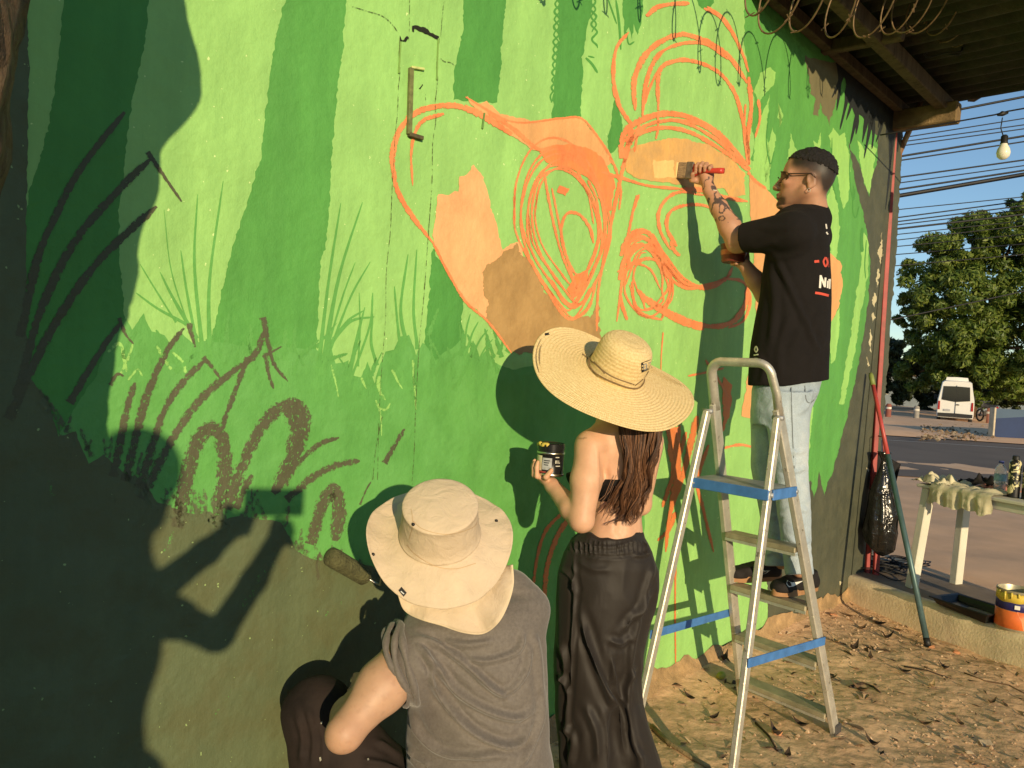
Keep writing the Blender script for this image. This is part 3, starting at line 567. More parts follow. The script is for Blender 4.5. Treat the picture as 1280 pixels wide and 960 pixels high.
# fallen fruit and brick piece
q = ground(901, 849); q.z = dirt_h(q.x, q.y) + .016
fr = MB().lathe(q - Vector((.0, 0, .0)), [(0, -.024), (.010, -.022), (.017, -.012), (.019, 0), (.016, .013), (.009, .022), (0, .024)], 16, axis=(.8, .35, .35))
tag(fr.build('fallen_fruit', M('fruit_skin', (.36, .34, .045), .45, var=.25, vs=30, alt=(.20, .27, .04)), smooth=True), 'small yellow-green fruit on the dirt beside the wall foot', 'fruit')
def shard(x, y, s, mat, label, name='brick_fragment', cat='brick'):
    q = ground(x, y); q.z = dirt_h(q.x, q.y); rg = np.random.default_rng(int(x)); bm = bmesh.new()
    for i in range(14): bm.verts.new(q + Vector((rg.uniform(-1, 1) * s, rg.uniform(-1, 1) * s * .7, rg.uniform(-.1, 1) * s * .7)))
    bmesh.ops.convex_hull(bm, input=bm.verts[:]); me = bpy.data.meshes.new(name); bm.to_mesh(me); bm.free(); me.materials.append(mat)
    o = bpy.data.objects.new(name, me); COL.objects.link(o); return tag(o, label, cat)
BRK = M('brick_piece', (.50, .22, .10), .9, var=.3, vs=40, bump=.5, bs=120)
shard(970, 914, .026, BRK, 'orange brick chip on the dirt inside the ladder feet')
shard(1164, 808, .022, BRK, 'small orange brick chip at the tip of the leaning pole')
shard(1042, 772, .03, BRK, 'crumbled brick piece where the wall foot meets the kerb')
shard(1197, 812, .03, BRK, 'reddish stone on the dirt under the kerb')
STN = M('stone', (.36, .28, .18), .9, var=.25, vs=30, bump=.4, bs=90)
for i, (x, y, s) in enumerate([(1012, 800, .02), (1090, 772, .025), (1232, 930, .03), (1180, 922, .022), (1210, 940, .02), (1160, 930, .018), (1250, 905, .02)]):
    o = shard(x, y, s, STN, 'small pale stone lying on the brown dirt', 'stone', 'stone'); o['group'] = 'loose stones on the dirt'
# ---- kerb and pad
KERB = M('kerb_concrete', (.76, .61, .38), .9, var=.18, vs=5, bump=.35, bs=70, alt=(.46, .36, .21), altpos=(.55, .8))
kb = MB(); nk = 80; rows = []
for (off, z, e) in [(-.012, -.12, .2), (-.006, .03, .5), (.0, .115, 1.0), (.008, PADZ - .006, 1.3), (.030, PADZ + .004, .8), (.085, PADZ + .005, .3), (.09, PADZ - .1, .1)]:
    for i in range(nk):
        s = -.06 + 3.6 * i / (nk - 1); p = K0 + KD * s + KN * off
        d = noise2(s * 2, z * 5, 5.) * .022 * e + noise2(s, z * 9, 22.) * .014 * e
        rows.append(p + KN * d + Vector((0, 0, z + noise2(s, off * 9 + 4, 8.) * .014 * e)))
kb.sheet(rows, nk, 7)
tag(kb.build('kerb', KERB, smooth=True), 'cream painted concrete kerb running out from the wall corner', kind='structure')
SLAB = M('slab_shaded', (.235, .180, .130), .9, var=.2, vs=3, bump=.2, bs=110, alt=(.14, .11, .08))  # darker than the paving: the colour stands in for a shadow cast here
SAND = M('sandy_paving', (.80, .49, .275), .95, var=.10, vs=2.2, bump=.25, bs=60, alt=(.64, .39, .215), altpos=(.45, .8), det=7)
KP = lambda s, o, z: tuple(K0 + KD * s + KN * o + Vector((0, 0, z)))
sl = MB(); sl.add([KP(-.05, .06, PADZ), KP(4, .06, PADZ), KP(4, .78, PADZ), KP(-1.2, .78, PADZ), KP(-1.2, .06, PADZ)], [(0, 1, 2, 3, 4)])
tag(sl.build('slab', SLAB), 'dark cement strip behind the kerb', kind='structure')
pv = MB(); gx, gy = np.meshgrid(np.linspace(0, 1, 120), np.linspace(0, 1, 120)); rows = []
oo = .74 + 9 * gy.ravel() ** 1.5; aa = -6.5 + 11 * gx.ravel(); px = K0.x + KD.x * aa + KN.x * oo; py = K0.y + KD.y * aa + KN.y * oo
pz = PADZ - .006 - .016 * np.clip((oo - .74) * 14, 0, 1) + fbm(np.c_[px, py, px * 0], 1.2) * .04 * np.clip((oo - .74) * 3, 0, 1)
rows = list(zip(px, py, pz))
pv.sheet(rows, 120, 120)
tag(pv.build('pavement', SAND, smooth=True), 'sandy worn pavement in front of the street', kind='structure')
sd = MB(); sd.add([(-40, 7.0, PADZ - .055), (90, 7.0, PADZ - .055), (90, 12.2, PADZ - .03), (-40, 12.2, PADZ - .03)], [(0, 1, 2, 3)])
tag(sd.build('roadside', SAND), 'sandy roadside strip', kind='structure')
ASPH = M('asphalt', (.140, .104, .076), .9, var=.12, vs=.8, bump=.15, bs=60, alt=(.18, .135, .098))
rd = MB(); rd.add([(-60, 12.0, PADZ - .02), (120, 12.0, PADZ - .02), (120, 22.6, PADZ - .02), (-60, 22.6, PADZ - .02)], [(0, 1, 2, 3)])
tag(rd.build('road', ASPH), 'grey asphalt street', kind='structure')
ln = MB(); ln.add([(-60, 20.6, PADZ - .015), (120, 20.6, PADZ - .015), (120, 20.72, PADZ - .015), (-60, 20.72, PADZ - .015)], [(0, 1, 2, 3)])
tag(ln.build('road_line', M('line_paint', (.42, .40, .36), .8, var=.2, vs=4)), 'faded white edge line along the street', kind='structure')
vg = MB(); gx, gy = np.meshgrid(np.linspace(-40, 90, 130), np.linspace(22.6, 75, 60)); rows = []
px, py = gx.ravel(), gy.ravel()
rows = list(zip(px, py, PADZ + .10 * np.clip((py - 22.6) * 2, 0, 1) + .25 * fbm(np.c_[px, py, px * 0], .35) * np.clip((py - 22.6) / 3, 0, 1)))
vg.sheet(rows, 130, 60)
tag(vg.build('verge', SAND, smooth=True), 'sandy verge on the far side of the street', kind='structure')
# ================================================================== roof over the wall corner, wire coil
WOODD = M('old_timber', (.085, .055, .030), .9, var=.35, vs=6, bump=.6, bs=70, stretch=(6, 6, 1.2), alt=(.15, .105, .055))
WOODL = M('weathered_timber', (.27, .18, .085), .9, var=.35, vs=8, bump=.6, bs=70, alt=(.12, .08, .04))
TILE = M('mossy_cement_sheet', (.045, .040, .028), .95, var=.45, vs=7, bump=.8, bs=60, alt=(.030, .036, .014))
eave = thing('eave_roof', 'low mossy corrugated roof edge jutting over the dark end of the mural', 'roof', tuple(wl_pt(.6, .2, 3.4)))
def corrugated(fn, nu, nv, thick=.008):
    """fn(i, j) -> point; two skins"""
    mb = MB(); T = [fn(i / (nu - 1), j / (nv - 1)) for j in range(nv) for i in range(nu)]
    mb.sheet(T, nu, nv); mb.sheet([p - Vector((0, 0, thick)) for p in T], nu, nv)
    off = nu * nv
    for i in range(nu - 1):
        mb.f.append((i, i + 1, off + i + 1, off + i)); k = (nv - 1) * nu; mb.f.append((k + i, k + i + 1, off + k + i + 1, off + k + i))
    return mb
U0R, U1R = 2.02, -.42
ns = 3
for k in range(ns):       # three lapped sheets
    ua = U0R + (U1R - U0R) * k / ns + .02; ub = U0R + (U1R - U0R) * (k + 1) / ns - .05
    corrugated(lambda a, b: wl_pt(ua + (ub - ua) * a, -.9 + (2.0 + .03 * noise2(ua + a, 3., 6.)) * b, 3.50 + .0 * b + .026 * math.sin((ua + (ub - ua) * a) * 2 * PI / .14) + .008 * k), 90, 6).build('roof_sheet', TILE, eave, smooth=True)
MB().beam(wl_pt(2.0, .30, 3.405), wl_pt(-.36, .30, 3.405), .10, .07, side=(0, 0, 1), bev=.006).build('purlin', WOODD, eave)
MB().beam(wl_pt(2.0, .035, 3.42), wl_pt(-.30, .035, 3.42), .07, .055, side=(0, 0, 1), bev=.005).build('wall_plate', WOODD, eave)
MB().beam(wl_pt(-.22, -.6, 3.345), wl_pt(-.22, .40, 3.33), .135, .10, side=(0, 0, 1), bev=.008).build('rafter', WOODL, eave)
MB().beam(wl_pt(1.05, -.5, 3.44), wl_pt(1.05, .44, 3.39), .07, .06, side=(0, 0, 1), bev=.006).build('rafter', WOODD, eave)
MB().beam(wl_pt(1.95, -.5, 3.44), wl_pt(1.95, .40, 3.39), .07, .06, side=(0, 0, 1), bev=.006).build('rafter', WOODL, eave)
# boarding above the wall plate closes the gap
MB().box(wl_pt(.8, -.1, 3.50), 2.4, .02, .16, -D_, N_, (0, 0, 1)).build('gap_board', WOODD, eave)
# coil of barbed wire hung in front of the eave
WIRE = M('rusty_wire', (.20, .13, .07), .6, metal=.5, var=.4, vs=40, spec=.4)
cz = [(4.4, 2.78, .43), (3.83, 2.80, .43), (3.2, 2.98, .43), (2.9, 3.02, .43), (2.62, 2.94, .43), (2.42, 2.93, .43), (2.25, 3.0, .45), (1.93, 3.06, .52), (1.6, 3.18, .58), (1.3, 3.30, .6), (.9, 3.42, .6), (.5, 3.50, .6), (.2, 3.56, .6)]
def coil_z(u):
    return float(np.interp(-u, [-a for a, b, c in cz], [b for a, b, c in cz]))
def coil_w(u): return float(np.interp(-u, [-a for a, b, c in cz], [c for a, b, c in cz]))
coil = thing('barbed_wire_coil', 'rusty coil of barbed wire strung in loops along the wall top', 'wire', tuple(wl_pt(2.3, .42, 3.1)))
pts = []; brb = MB(); th = 0.; u = 4.3; rg = np.random.default_rng(3); k = 0
while u > .28:
    th += .16; u -= .16 / (2 * PI) * (.215 + .05 * math.sin(th * .21)) ; r = .165 + .02 * math.sin(th * .37)
    p = wl_pt(u + .045 * math.cos(th), coil_w(u) + r * .75 * math.sin(th + .5), coil_z(u) + r + r * math.cos(th)); pts.append(p); k += 1
    if k % 11 == 0:
        for a in (0, 1.6):
            v = Vector((math.cos(th + a), math.sin(th * 2 + a), math.sin(th + a * 2))).normalized() * .020
            brb.tube([p - v, p + v], .0026, 4)
MB().tube(pts, .0042, 5).build('wire', WIRE, coil, smooth=True)
brb.build('barbs', WIRE, coil)['kind'] = 'stuff'
# dark cables tangled under the eave
EC = M('black_cable', (.012, .012, .012), .55, var=.2)
tang = MB()
for i in range(7):
    c = at(1180 + 3 * i, 52, 4.6 + .05 * i); P = []
    for k in range(26):
        a = 2 * PI * k / 24 + i; P.append(c + Vector((.10 * math.cos(a) * (1 + .1 * i), .05 * math.sin(2 * a), .09 * math.sin(a) * (1 - .06 * i) + .02 * math.sin(3 * a + i))))
    tang.tube(P, .0045, 5)
tag(tang.build('cable_tangle', EC, smooth=True), 'tangle of thin black cables hanging under the roof by the pipe', 'cable')
PVC = M('dirty_pvc', (.46, .34, .20), .6, var=.3, vs=14, alt=(.20, .10, .05), altpos=(.48, .56))
pp = MB(); pp.tube([at(1150, 128, 5.5), at(1138, 160, 5.5), at(1124, 192, 5.55), at(1121, 215, 5.6)], .020, 10)
tag(pp.build('conduit_pipe', PVC, smooth=True), 'bent rust-streaked pipe coming down behind the wall corner', 'pipe')
pp = MB(); pp.tube([at(1178, -20, 4.7), at(1194, 12, 4.7), at(1201, 22, 4.7), at(1197, 34, 4.68), at(1184, 64, 4.65)], .017, 10)
tag(pp.build('drain_pipe', PVC, smooth=True), 'short elbow pipe hanging under the metal canopy', 'pipe')
# ---- metal canopy over the street pad
CANM = M('old_zinc', (.10, .075, .055), .65, metal=.3, var=.3, vs=3, bump=.2, bs=20, alt=(.05, .038, .03))
can = thing('metal_canopy', 'dark corrugated metal canopy above the street pad at upper right', 'canopy', (5.2, 4.4, 3.9))
for k in range(5):
    xa = 2.98 + k * 1.02; xb = xa + 1.05
    corrugated(lambda a, b: Vector((xa + (xb - xa) * a, 1.6 + 4.7 * b, 4.02 + .16 * (xa + (xb - xa) * a - 3.4) - .03 * b + .022 * math.sin((xa + (xb - xa) * a) * 2 * PI / .19) + .006 * (k % 2))), 60, 3, .004).build('roof_sheet', CANM, can, smooth=True)
for x in (3.62, 5.0, 6.4): MB().beam((x, 1.6, 3.94 + .16 * (x - 3.4)), (x + .02, 6.42, 3.90 + .16 * (x - 3.4)), .10, .06, side=(0, 0, 1), bev=.004).build('rafter', WOODD, can)
for y in (2.6, 4.3, 5.9): MB().beam((2.98, y, 3.98 - .16 * .42), (8.1, y, 3.98 + .16 * 4.7), .05, .04, side=(0, 0, 1), bev=.004).build('purlin', WOODD, can)
# ---- red steel frame, pole, bag, cables by the corner
RED = M('red_steel', (.34, .050, .045), .55, var=.2, vs=10, alt=(.16, .045, .03), altpos=(.55, .75))
rfm = thing('red_frame', 'thin red steel frame standing against the right end of the mural', 'frame', tuple(at(1083, 722, 5.42)))
MB().beam(at(1119.5, 140, 5.46), at(1083, 735, 5.40), .032, .03, side=(1, 0, 0), bev=.003).build('post', RED, rfm)
MB().beam(at(1101, 590, 5.36), at(1094, 732, 5.36), .036, .03, side=(1, 0, 0), bev=.003).build('leg', RED, rfm)
MB().beam(at(1078, 657, 5.40), at(1102, 658, 5.37), .05, .02, side=(0, 0, 1), bev=.003).build('crossbar', RED, rfm)
MB().beam(at(1094, 463, 5.44), at(1100, 463, 5.44), .03, .02, side=(0, 0, 1), bev=.003).build('bracket', RED, rfm)
a = Vector(ground(1160, 806)); a.z = dirt_h(a.x, a.y) + .005; b = at(1089, 470, 5.22); f = .335
mid = b + (a - b) * f
pole = thing('extension_pole', 'red and teal paint roller extension pole leaning on the wall corner', 'pole', tuple(a))
MB().tube([b + (a - b) * .03, mid], .0135, 10).build('red_tube', M('red_plastic', (.42, .055, .05), .4, var=.15, vs=12), pole, smooth=True)
MB().tube([mid - (a - b) * .01, a + (b - a) * .02], .0175, 10).build('teal_tube', M('teal_tube', (.075, .13, .135), .4, var=.25, vs=10, metal=.3, alt=(.16, .17, .15), altpos=(.6, .8)), pole, smooth=True)
MB().tube([a + (b - a) * .025, a], .019, 10).build('end_cap', EC, pole, smooth=True)
MB().tube([b + (a - b) * .04, b, b - (a - b) * .012], [.0165, .017, .012], 10).build('tip', M('tip_green', (.20, .24, .06), .5), pole, smooth=True)
BAGM, nt, bb = newmat('black_bag'); bb.inputs['Base Color'].default_value = (.012, .011, .010, 1); bb.inputs['Roughness'].default_value = .22; bb.inputs['Specular IOR Level'].default_value = .6
v = coords(nt); nt.link(nt.bump(nt.noise(v, 9, 3, .5, 1.0), .6, .05), bb.inputs['Normal'])
bag = thing('garbage_bag', 'shiny black plastic bag hanging from the red frame', 'bag', tuple(at(1100, 680, 5.28)))
c0 = at(1101, 628, 5.28); mb = MB()
prof = [(.0, -.31), (.055, -.31), (.095, -.28), (.105, -.20), (.095, -.08), (.075, .05), (.05, .16), (.022, .25), (.014, .29), (.03, .325), (.045, .35)]
def crease(a, r, h):
    q = np.array([[math.cos(a) * 1.2 + 5, math.sin(a) * 1.2, h * 3]]); return r * (1 + .55 * float(fbm(q, 3.2, 3)[0]) + .07 * math.sin(9 * a + 8 * h)), h + .05 * math.sin(a) * (h < -.25)
mb.lathe(c0, prof, 40, fn=crease); mb.v = [(x + .035 * max(0, -(z - c0.z)), y, z) for x, y, z in mb.v]
mb.build('sack', BAGM, bag, smooth=True)
MB().tube([c0 + Vector((0, 0, .30)), c0 + Vector((-.02, .0, .45)), at(1098, 545, 5.36)], .005, 6).build('cord', RED, bag, smooth=True)
bk = thing('black_cloth', 'dark folded cloth hooked behind the hanging bag', 'cloth', tuple(at(1100, 590, 5.45)))
mb = MB(); rows = []
for j in range(14):
    for i in range(14):
        x = 1088 + 38 * i / 13 - 8 * (j / 13); y = 560 + 52 * j / 13 + 20 * (i / 13) * (1 - j / 13); rows.append(at(x, y, 5.47 + .04 * math.sin(i * 1.1 + j * .4)))
mb.sheet(rows, 14, 14).build('folds', M('black_cloth', (.015, .014, .014), .85, var=.3), bk, smooth=True)
rg = np.random.default_rng(4)
cab = MB()
for i in range(16):
    c = ground(1112 + rg.normal(0, 12), 714 + rg.normal(0, 5), PADZ) ; rr = rg.uniform(.07, .15); P = []; ph = rg.uniform(0, 6); fl = rg.uniform(.5, 1)
    for k in range(28):
        t = 2 * PI * k / 24 + ph; P.append((c.x + rr * math.cos(t) * (1 + .1 * math.sin(3 * t)), c.y + rr * fl * math.sin(t), PADZ + .012 + i * .0035 + .012 * math.sin(2 * t + i)))
    cab.tube(P, .0042, 5)
tag(cab.build('cable_pile', EC, smooth=True), 'heap of coiled black cable on the slab below the bag', 'cable')
# ---- long white table with things on it
WHT = M('white_painted_wood', (.64, .61, .50), .6, var=.08, vs=6, bump=.15, bs=40, alt=(.50, .47, .37), altpos=(.6, .85))
TP = lambda s, o, z: T0 + KD * s + KN * o + Vector((0, 0, z))
T0 = Vector((2.735, 5.06, 0)) - KD * .02 + KN * .01
TH = .845
tab = thing('white_table', 'long white wooden table with splayed legs on the street pad', 'table', tuple(T0 + Vector((0, 0, PADZ))))
MB().box(TP(.74, .215, TH), 1.50, .46, .022, KD, KN, (0, 0, 1), bev=.004).build('tabletop', WHT, tab)
MB().box(TP(.74, .02, TH - .037), 1.42, .022, .052, KD, KN, (0, 0, 1), bev=.003).build('apron', WHT, tab)
MB().box(TP(.74, .41, TH - .037), 1.42, .022, .052, KD, KN, (0, 0, 1), bev=.003).build('apron', WHT, tab)
MB().box(TP(.04, .215, TH - .037), .022, .366, .052, KD, KN, (0, 0, 1), bev=.003).build('apron', WHT, tab)
for s, o in ((.05, .03), (.05, .40), (1.42, .03), (1.42, .40)):
    MB().beam(TP(s, o, TH - .013), TP(s + (-.045 if s < 1 else .045), o + (-.035 if o < .2 else .035), PADZ - .004), .072, .05, side=KN, bev=.004).build('leg', WHT, tab)
def rag(name, label, mat, c, sx, sy, amp, seed, drape=None, nn=36, cat='cloth', lift=.012):
    mb = MB(); rg = np.random.default_rng(seed); P = []
    for j in range(nn):
        for i in range(nn):
            a = i / (nn - 1) - .5; b = j / (nn - 1) - .5
            P.append((a, b))
    P = np.array(P); Q = np.c_[P, np.full(len(P), seed * 1.7)]
    hgt = amp * (np.abs(fbm(Q, 3.5, 4)) * 3.2 + .35 * np.abs(fbm(Q + 5, 9., 3)))
    ed = np.clip((.5 - np.maximum(np.abs(P[:, 0]), np.abs(P[:, 1]))) * 6, 0, 1); hgt = hgt * (.35 + .65 * ed) + lift
    wx = .16 * fbm(Q + 11, 2.6, 3); wy = .16 * fbm(Q + 17, 2.6, 3); rows = []
    for (a, b), h, x, y in zip(P, hgt, wx, wy):
        s = c[0] + (a + x) * sx; o = c[1] + (b + y) * sy; z = TH + .011 + h
        if drape is not None and o < drape:          # hangs over the street-side edge
            d = drape - o; z = TH + .013 - d * (.85 + .08 * math.sin(s * 31) + .05 * math.sin(s * 73)) + .004 ; o = drape - .010 - h * .5 - (.010 * math.sin(s * 62 + seed) + .006 * math.sin(s * 121)) * min(1, d * 12)
        rows.append(TP(s, o, z))
    mb.sheet(rows, nn, nn)
    return tag(mb.build(name, mat, smooth=True), label, cat)
RAGC = M('cream_rag', (.60, .54, .36), .9, var=.15, vs=14, bump=.4, bs=160)
rag('cream_rag', 'crumpled cream rag lying on the left end of the white table', RAGC, (.06, .14), .26, .30, .06, 2)
rag('cream_cloth', 'cream painting cloth draped over the edge of the white table', RAGC, (.30, .04), .42, .36, .035, 5, drape=-.012)
rag('black_rag', 'bundled black rag on the white table behind the cream cloths', M('black_rag', (.014, .011, .011), .85, var=.3, vs=20), (.20, .36), .30, .20, .10, 8)
rag('orange_rag', 'crumpled reddish orange bag beside the water bottle', M('orange_film', (.45, .13, .07), .45, var=.4, vs=12, alt=(.60, .42, .32)), (.33, .30), .22, .16, .06, 9)
def bottle(s, o, label):
    root = thing('water_bottle', label, 'bottle', tuple(TP(s, o, TH + .011)))
    m, nt, b = newmat('bottle_plastic'); b.inputs['Base Color'].default_value = (.78, .84, .88, 1); b.inputs['Roughness'].default_value = .12; b.inputs['Transmission Weight'].default_value = .75; b.inputs['IOR'].default_value = 1.25
    MB().lathe(TP(s, o, TH + .012), [(.0, 0), (.030, 0), (.033, .008), (.033, .05), (.031, .06), (.033, .07), (.033, .135), (.029, .158), (.018, .178), (.0125, .186), (.0125, .196)], 24).build('body', m, root, smooth=True)
    MB().lathe(TP(s, o, TH + .012), [(.0336, .082), (.0339, .083), (.0339, .122), (.0336, .123)], 24, closed=True).build('label_band', M('bottle_label', (.20, .33, .42), .5, var=.35, vs=30), root, smooth=True)
    MB().lathe(TP(s, o, TH + .012), [(.0145, .190), (.0148, .191), (.0148, .204), (.013, .206), (0, .206)], 20).build('cap', M('cap_blue', (.05, .06, .22), .5), root, smooth=True)
bottle(.40, .205, 'clear plastic water bottle with a blue cap on the white table')
def sticker_can(s, o, r, h, label, seed):
    root = thing('spray_flask', label, 'flask', tuple(TP(s, o, TH + .011)))
    m, nt, b = newmat('sticker_can%d' % seed); v = coords(nt)
    w1 = nt.new('TexVoronoi', feature='DISTANCE_TO_EDGE'); w1.inputs['Scale'].default_value = 26; nt.link(v, w1.inputs[0])
    c = nt.mix(nt.ramp(nt.noise(v, 17, 2, .5), [(.50, 0.), (.52, 1.)], 'CONSTANT'), (.010, .010, .011), nt.mix(nt.ramp(w1.outputs[0], [(.03, 0.), (.05, 1.)]), (.02, .02, .02), (.62, .55, .30)))
    nt.link(c, b.inputs['Base Color']); b.inputs['Roughness'].default_value = .4
    MB().lathe(TP(s, o, TH + .0115), [(0, 0), (r, 0), (r * 1.02, .006), (r * 1.02, h * .80), (r * .95, h * .85), (r * .62, h * .90), (0, h * .90)], 28).build('body', m, root, smooth=True)
    MB().lathe(TP(s, o, TH + .0115), [(r * .58, h * .88), (r * .60, h * .90), (r * .60, h * .985), (r * .5, h), (0, h)], 24).build('lid', EC, root, smooth=True)
sticker_can(.525, .145, .033, .255, 'black bottle covered in cartoon stickers on the white table', 1)
sticker_can(.60, .17, .036, .235, 'second black stickered bottle at the right picture edge', 2)
# ---- paint bucket and tray on the kerb
pb = Vector(ground(1268, 786, PADZ)); bu = thing('paint_bucket', 'open paint bucket with yellow blue and orange label standing on the kerb', 'bucket', tuple(pb))
pb.z = PADZ + .006; R1 = .098
MB().lathe(pb, [(0, 0), (R1 * .97, 0), (R1, .006), (R1, .208), (R1 * 1.03, .212), (R1 * 1.03, .220), (R1 * .97, .222), (R1 * .94, .21), (R1 * .93, .17), (0, .168)], 44).build('bucket', M('tin', (.42, .38, .26), .4, metal=.5, var=.2, vs=16), bu, smooth=True, angle=40)
def band(z0, z1, col, name, wav=0., extra=.0015, seed=0):
    MB().lathe(pb, [(R1 + .0002, z0), (R1 + extra, z0 + .0006), (R1 + extra, z1 - .0006), (R1 + .0002, z1)], 44, closed=True, fn=(lambda a, r, h: (r, h + wav * math.sin(3 * a + seed) + wav * .6 * math.sin(7 * a)) ) if wav else None).build(name, M('band_' + name, col, .5, var=.12, vs=20), bu, smooth=True)
band(.012, .110, (.66, .145, .03), 'orange_band', 0); band(.112, .165, (.022, .018, .115), 'blue_band', 0); band(.158, .206, (.62, .45, .06), 'yellow_band', .004, .0022)
MB().box(pb + Vector((-.052, -.087, .136)), .026, .004, .022, Vector((.86, -.5, 0)), Vector((.5, .86, 0)), (0, 0, 1), bev=.001).build('white_mark', M('mark_white', (.8, .78, .7), .5), bu)
MB().add([pb + Vector((R1 + .003) * 0 + Vector((math.sin(a) * (R1 + .0024), -math.cos(a) * (R1 + .0024), z))) if False else pb + Vector((math.sin(a) * (R1 + .0024), -math.cos(a) * (R1 + .0024), z)) for a, z in ((-.55, .112), (-.05, .112), (-.02, .018), (-.18, .014), (-.30, .062))], [(0, 1, 2, 3, 4)]).build('paint_drip', M('drip_orange', (.80, .25, .10), .4), bu)
for k in range(9):
    a = -1.5 + k * .33; z0 = .212; L = .02 + .035 * ((k * 37) % 10) / 10
    MB().tube([pb + Vector((math.sin(a) * (R1 + .004), -math.cos(a) * (R1 + .004), z0)), pb + Vector((math.sin(a) * (R1 + .004), -math.cos(a) * (R1 + .004), z0 - L))], [.006, .004], 6).build('paint_run', M('run_paint', (.60, .47, .08), .4) if k == 0 else bpy.data.materials['run_paint'], bu, smooth=True)
tr = Vector(ground(1214, 768, PADZ)); tr.z = PADZ
tray = thing('paint_tray', 'black plastic paint tray lying on the slab beside the bucket', 'tray', tuple(tr))
TRM = M('black_plastic', (.010, .010, .010), .28, var=.2); ax, ay = KD, KN; mb = MB()
def ring(z, e): return [tr + ax * (sx * (.17 + e)) + ay * (sy * (.12 + e)) + Vector((0, 0, z + (.02 if sx < 0 else 0) * (z < .03))) for sx, sy in ((-1, -1), (1, -1), (1, 1), (-1, 1))]
rr = [ring(.004, -.02), ring(.062, 0), ring(.066, .012), ring(.058, .014), ring(.060, -.002), ring(.010, -.022)]
vs = [p for r in rr for p in r]; fs = []
for a in range(5):
    for k in range(4): fs.append((a * 4 + k, a * 4 + (k + 1) % 4, a * 4 + 4 + (k + 1) % 4, a * 4 + 4 + k))
fs += [(3, 2, 1, 0), (20, 21, 22, 23)]; mb.add(vs, fs).build('tray_body', TRM, tray)
MB().add([tr + ax * x + ay * y + Vector((0, 0, .024)) for x, y in ((-.06, -.07), (.12, -.08), (.13, .06), (-.05, .07))], [(0, 1, 2, 3)]).build('wet_paint', M('grey_paint', (.25, .24, .22), .1), tray)
# ---- string light
bl = thing('light_bulb', 'white round bulb hanging from a black cable against the sky', 'bulb', tuple(at(1253, 143, 4.6)))
MB().tube([at(1253, 147, 4.6), at(1251, 160, 4.6), at(1254, 170, 4.6)], .0035, 6).build('hanging_wire', EC, bl, smooth=True)
MB().tube([at(1247, 144, 4.6), at(1253, 142, 4.6), at(1260, 141, 4.6)], [.006, .016, .006], 8).build('clip', EC, bl, smooth=True)
MB().lathe(at(1255, 180, 4.6), [(0, .055), (.012, .053), (.019, .045), (.019, .010), (.022, .004), (.018, .0)], 20, closed=True).build('socket', EC, bl, smooth=True)
MB().lathe(at(1255, 180, 4.6), [(.017, .004), (.020, -.006), (.033, -.030), (.0375, -.052), (.033, -.074), (.018, -.089), (0, -.093)], 24, closed=True).build('glass_bulb', M('milky_glass', (.78, .74, .62), .2, var=.03, sss=0.), bl, smooth=True)
# ---- overhead cables
WL = [(152, 121, 1.5, 9), (196, 170, 1.3, 15), (201, 177, .9, 15), (173, 148, .7, 15), (178, 156, .7, 16), (183, 161, .7, 16), (222, 200, 1.0, 15), (229, 207, .7, 16), (237, 213, 1.2, 14), (245, 218, 2.6, 13), (262, 246, .6, 17), (272, 251, .8, 15), (277, 257, .8, 16), (281, 262, .7, 17), (286, 268, 1.2, 15), (293, 276, .6, 17), (300, 282, .6, 18), (308, 293, .6, 18), (318, 305, .6, 19), (332, 318, .6, 19), (398, 364, .8, 11)]
ORD = 'first second third fourth fifth sixth seventh eighth ninth tenth eleventh twelfth thirteenth fourteenth fifteenth sixteenth seventeenth eighteenth nineteenth twentieth last'.split()
WL = sorted(WL[:20]) + WL[20:]
for i, (yl, yr, w, Y) in enumerate(WL):
    P = []
    for k in range(21):
        x = 900 + 800 * k / 20; t = (x - 1122) / 158.; sag = 2.5 * ((t - .5) ** 2 - .25) * (.2 if i != 20 else .6); P.append(at(x, yl + (yr - yl) * t - sag * .6, Y))
    o = MB().tube(P, w * Y / FPX, 6).build('overhead_cable', EC, smooth=True)
    WTH = [k for k, q in enumerate(WL) if q[2] > 2][0]
    lab = {WTH: 'thickest black overhead cable bundle crossing the sky', 0: 'topmost black cable crossing the sky just above the bulb', 20: 'lone slack cable crossing in front of the tree crown'}.get(i, 'thin black overhead cable, %s from the top among the cables' % ORD[i])
    tag(o, lab, 'cable', 'overhead cables across the sky')
P = [at(x, 165 + (137 - 165) * (x - 1122) / 158. + (-1.5 if x > 1253 else 0), 4.6 + .002 * (1253 - x)) for x in range(1100, 1480, 16)]
tag(MB().tube(P, .0048, 6).build('light_cable', EC, smooth=True), 'black cable that carries the hanging white bulb', 'cable')

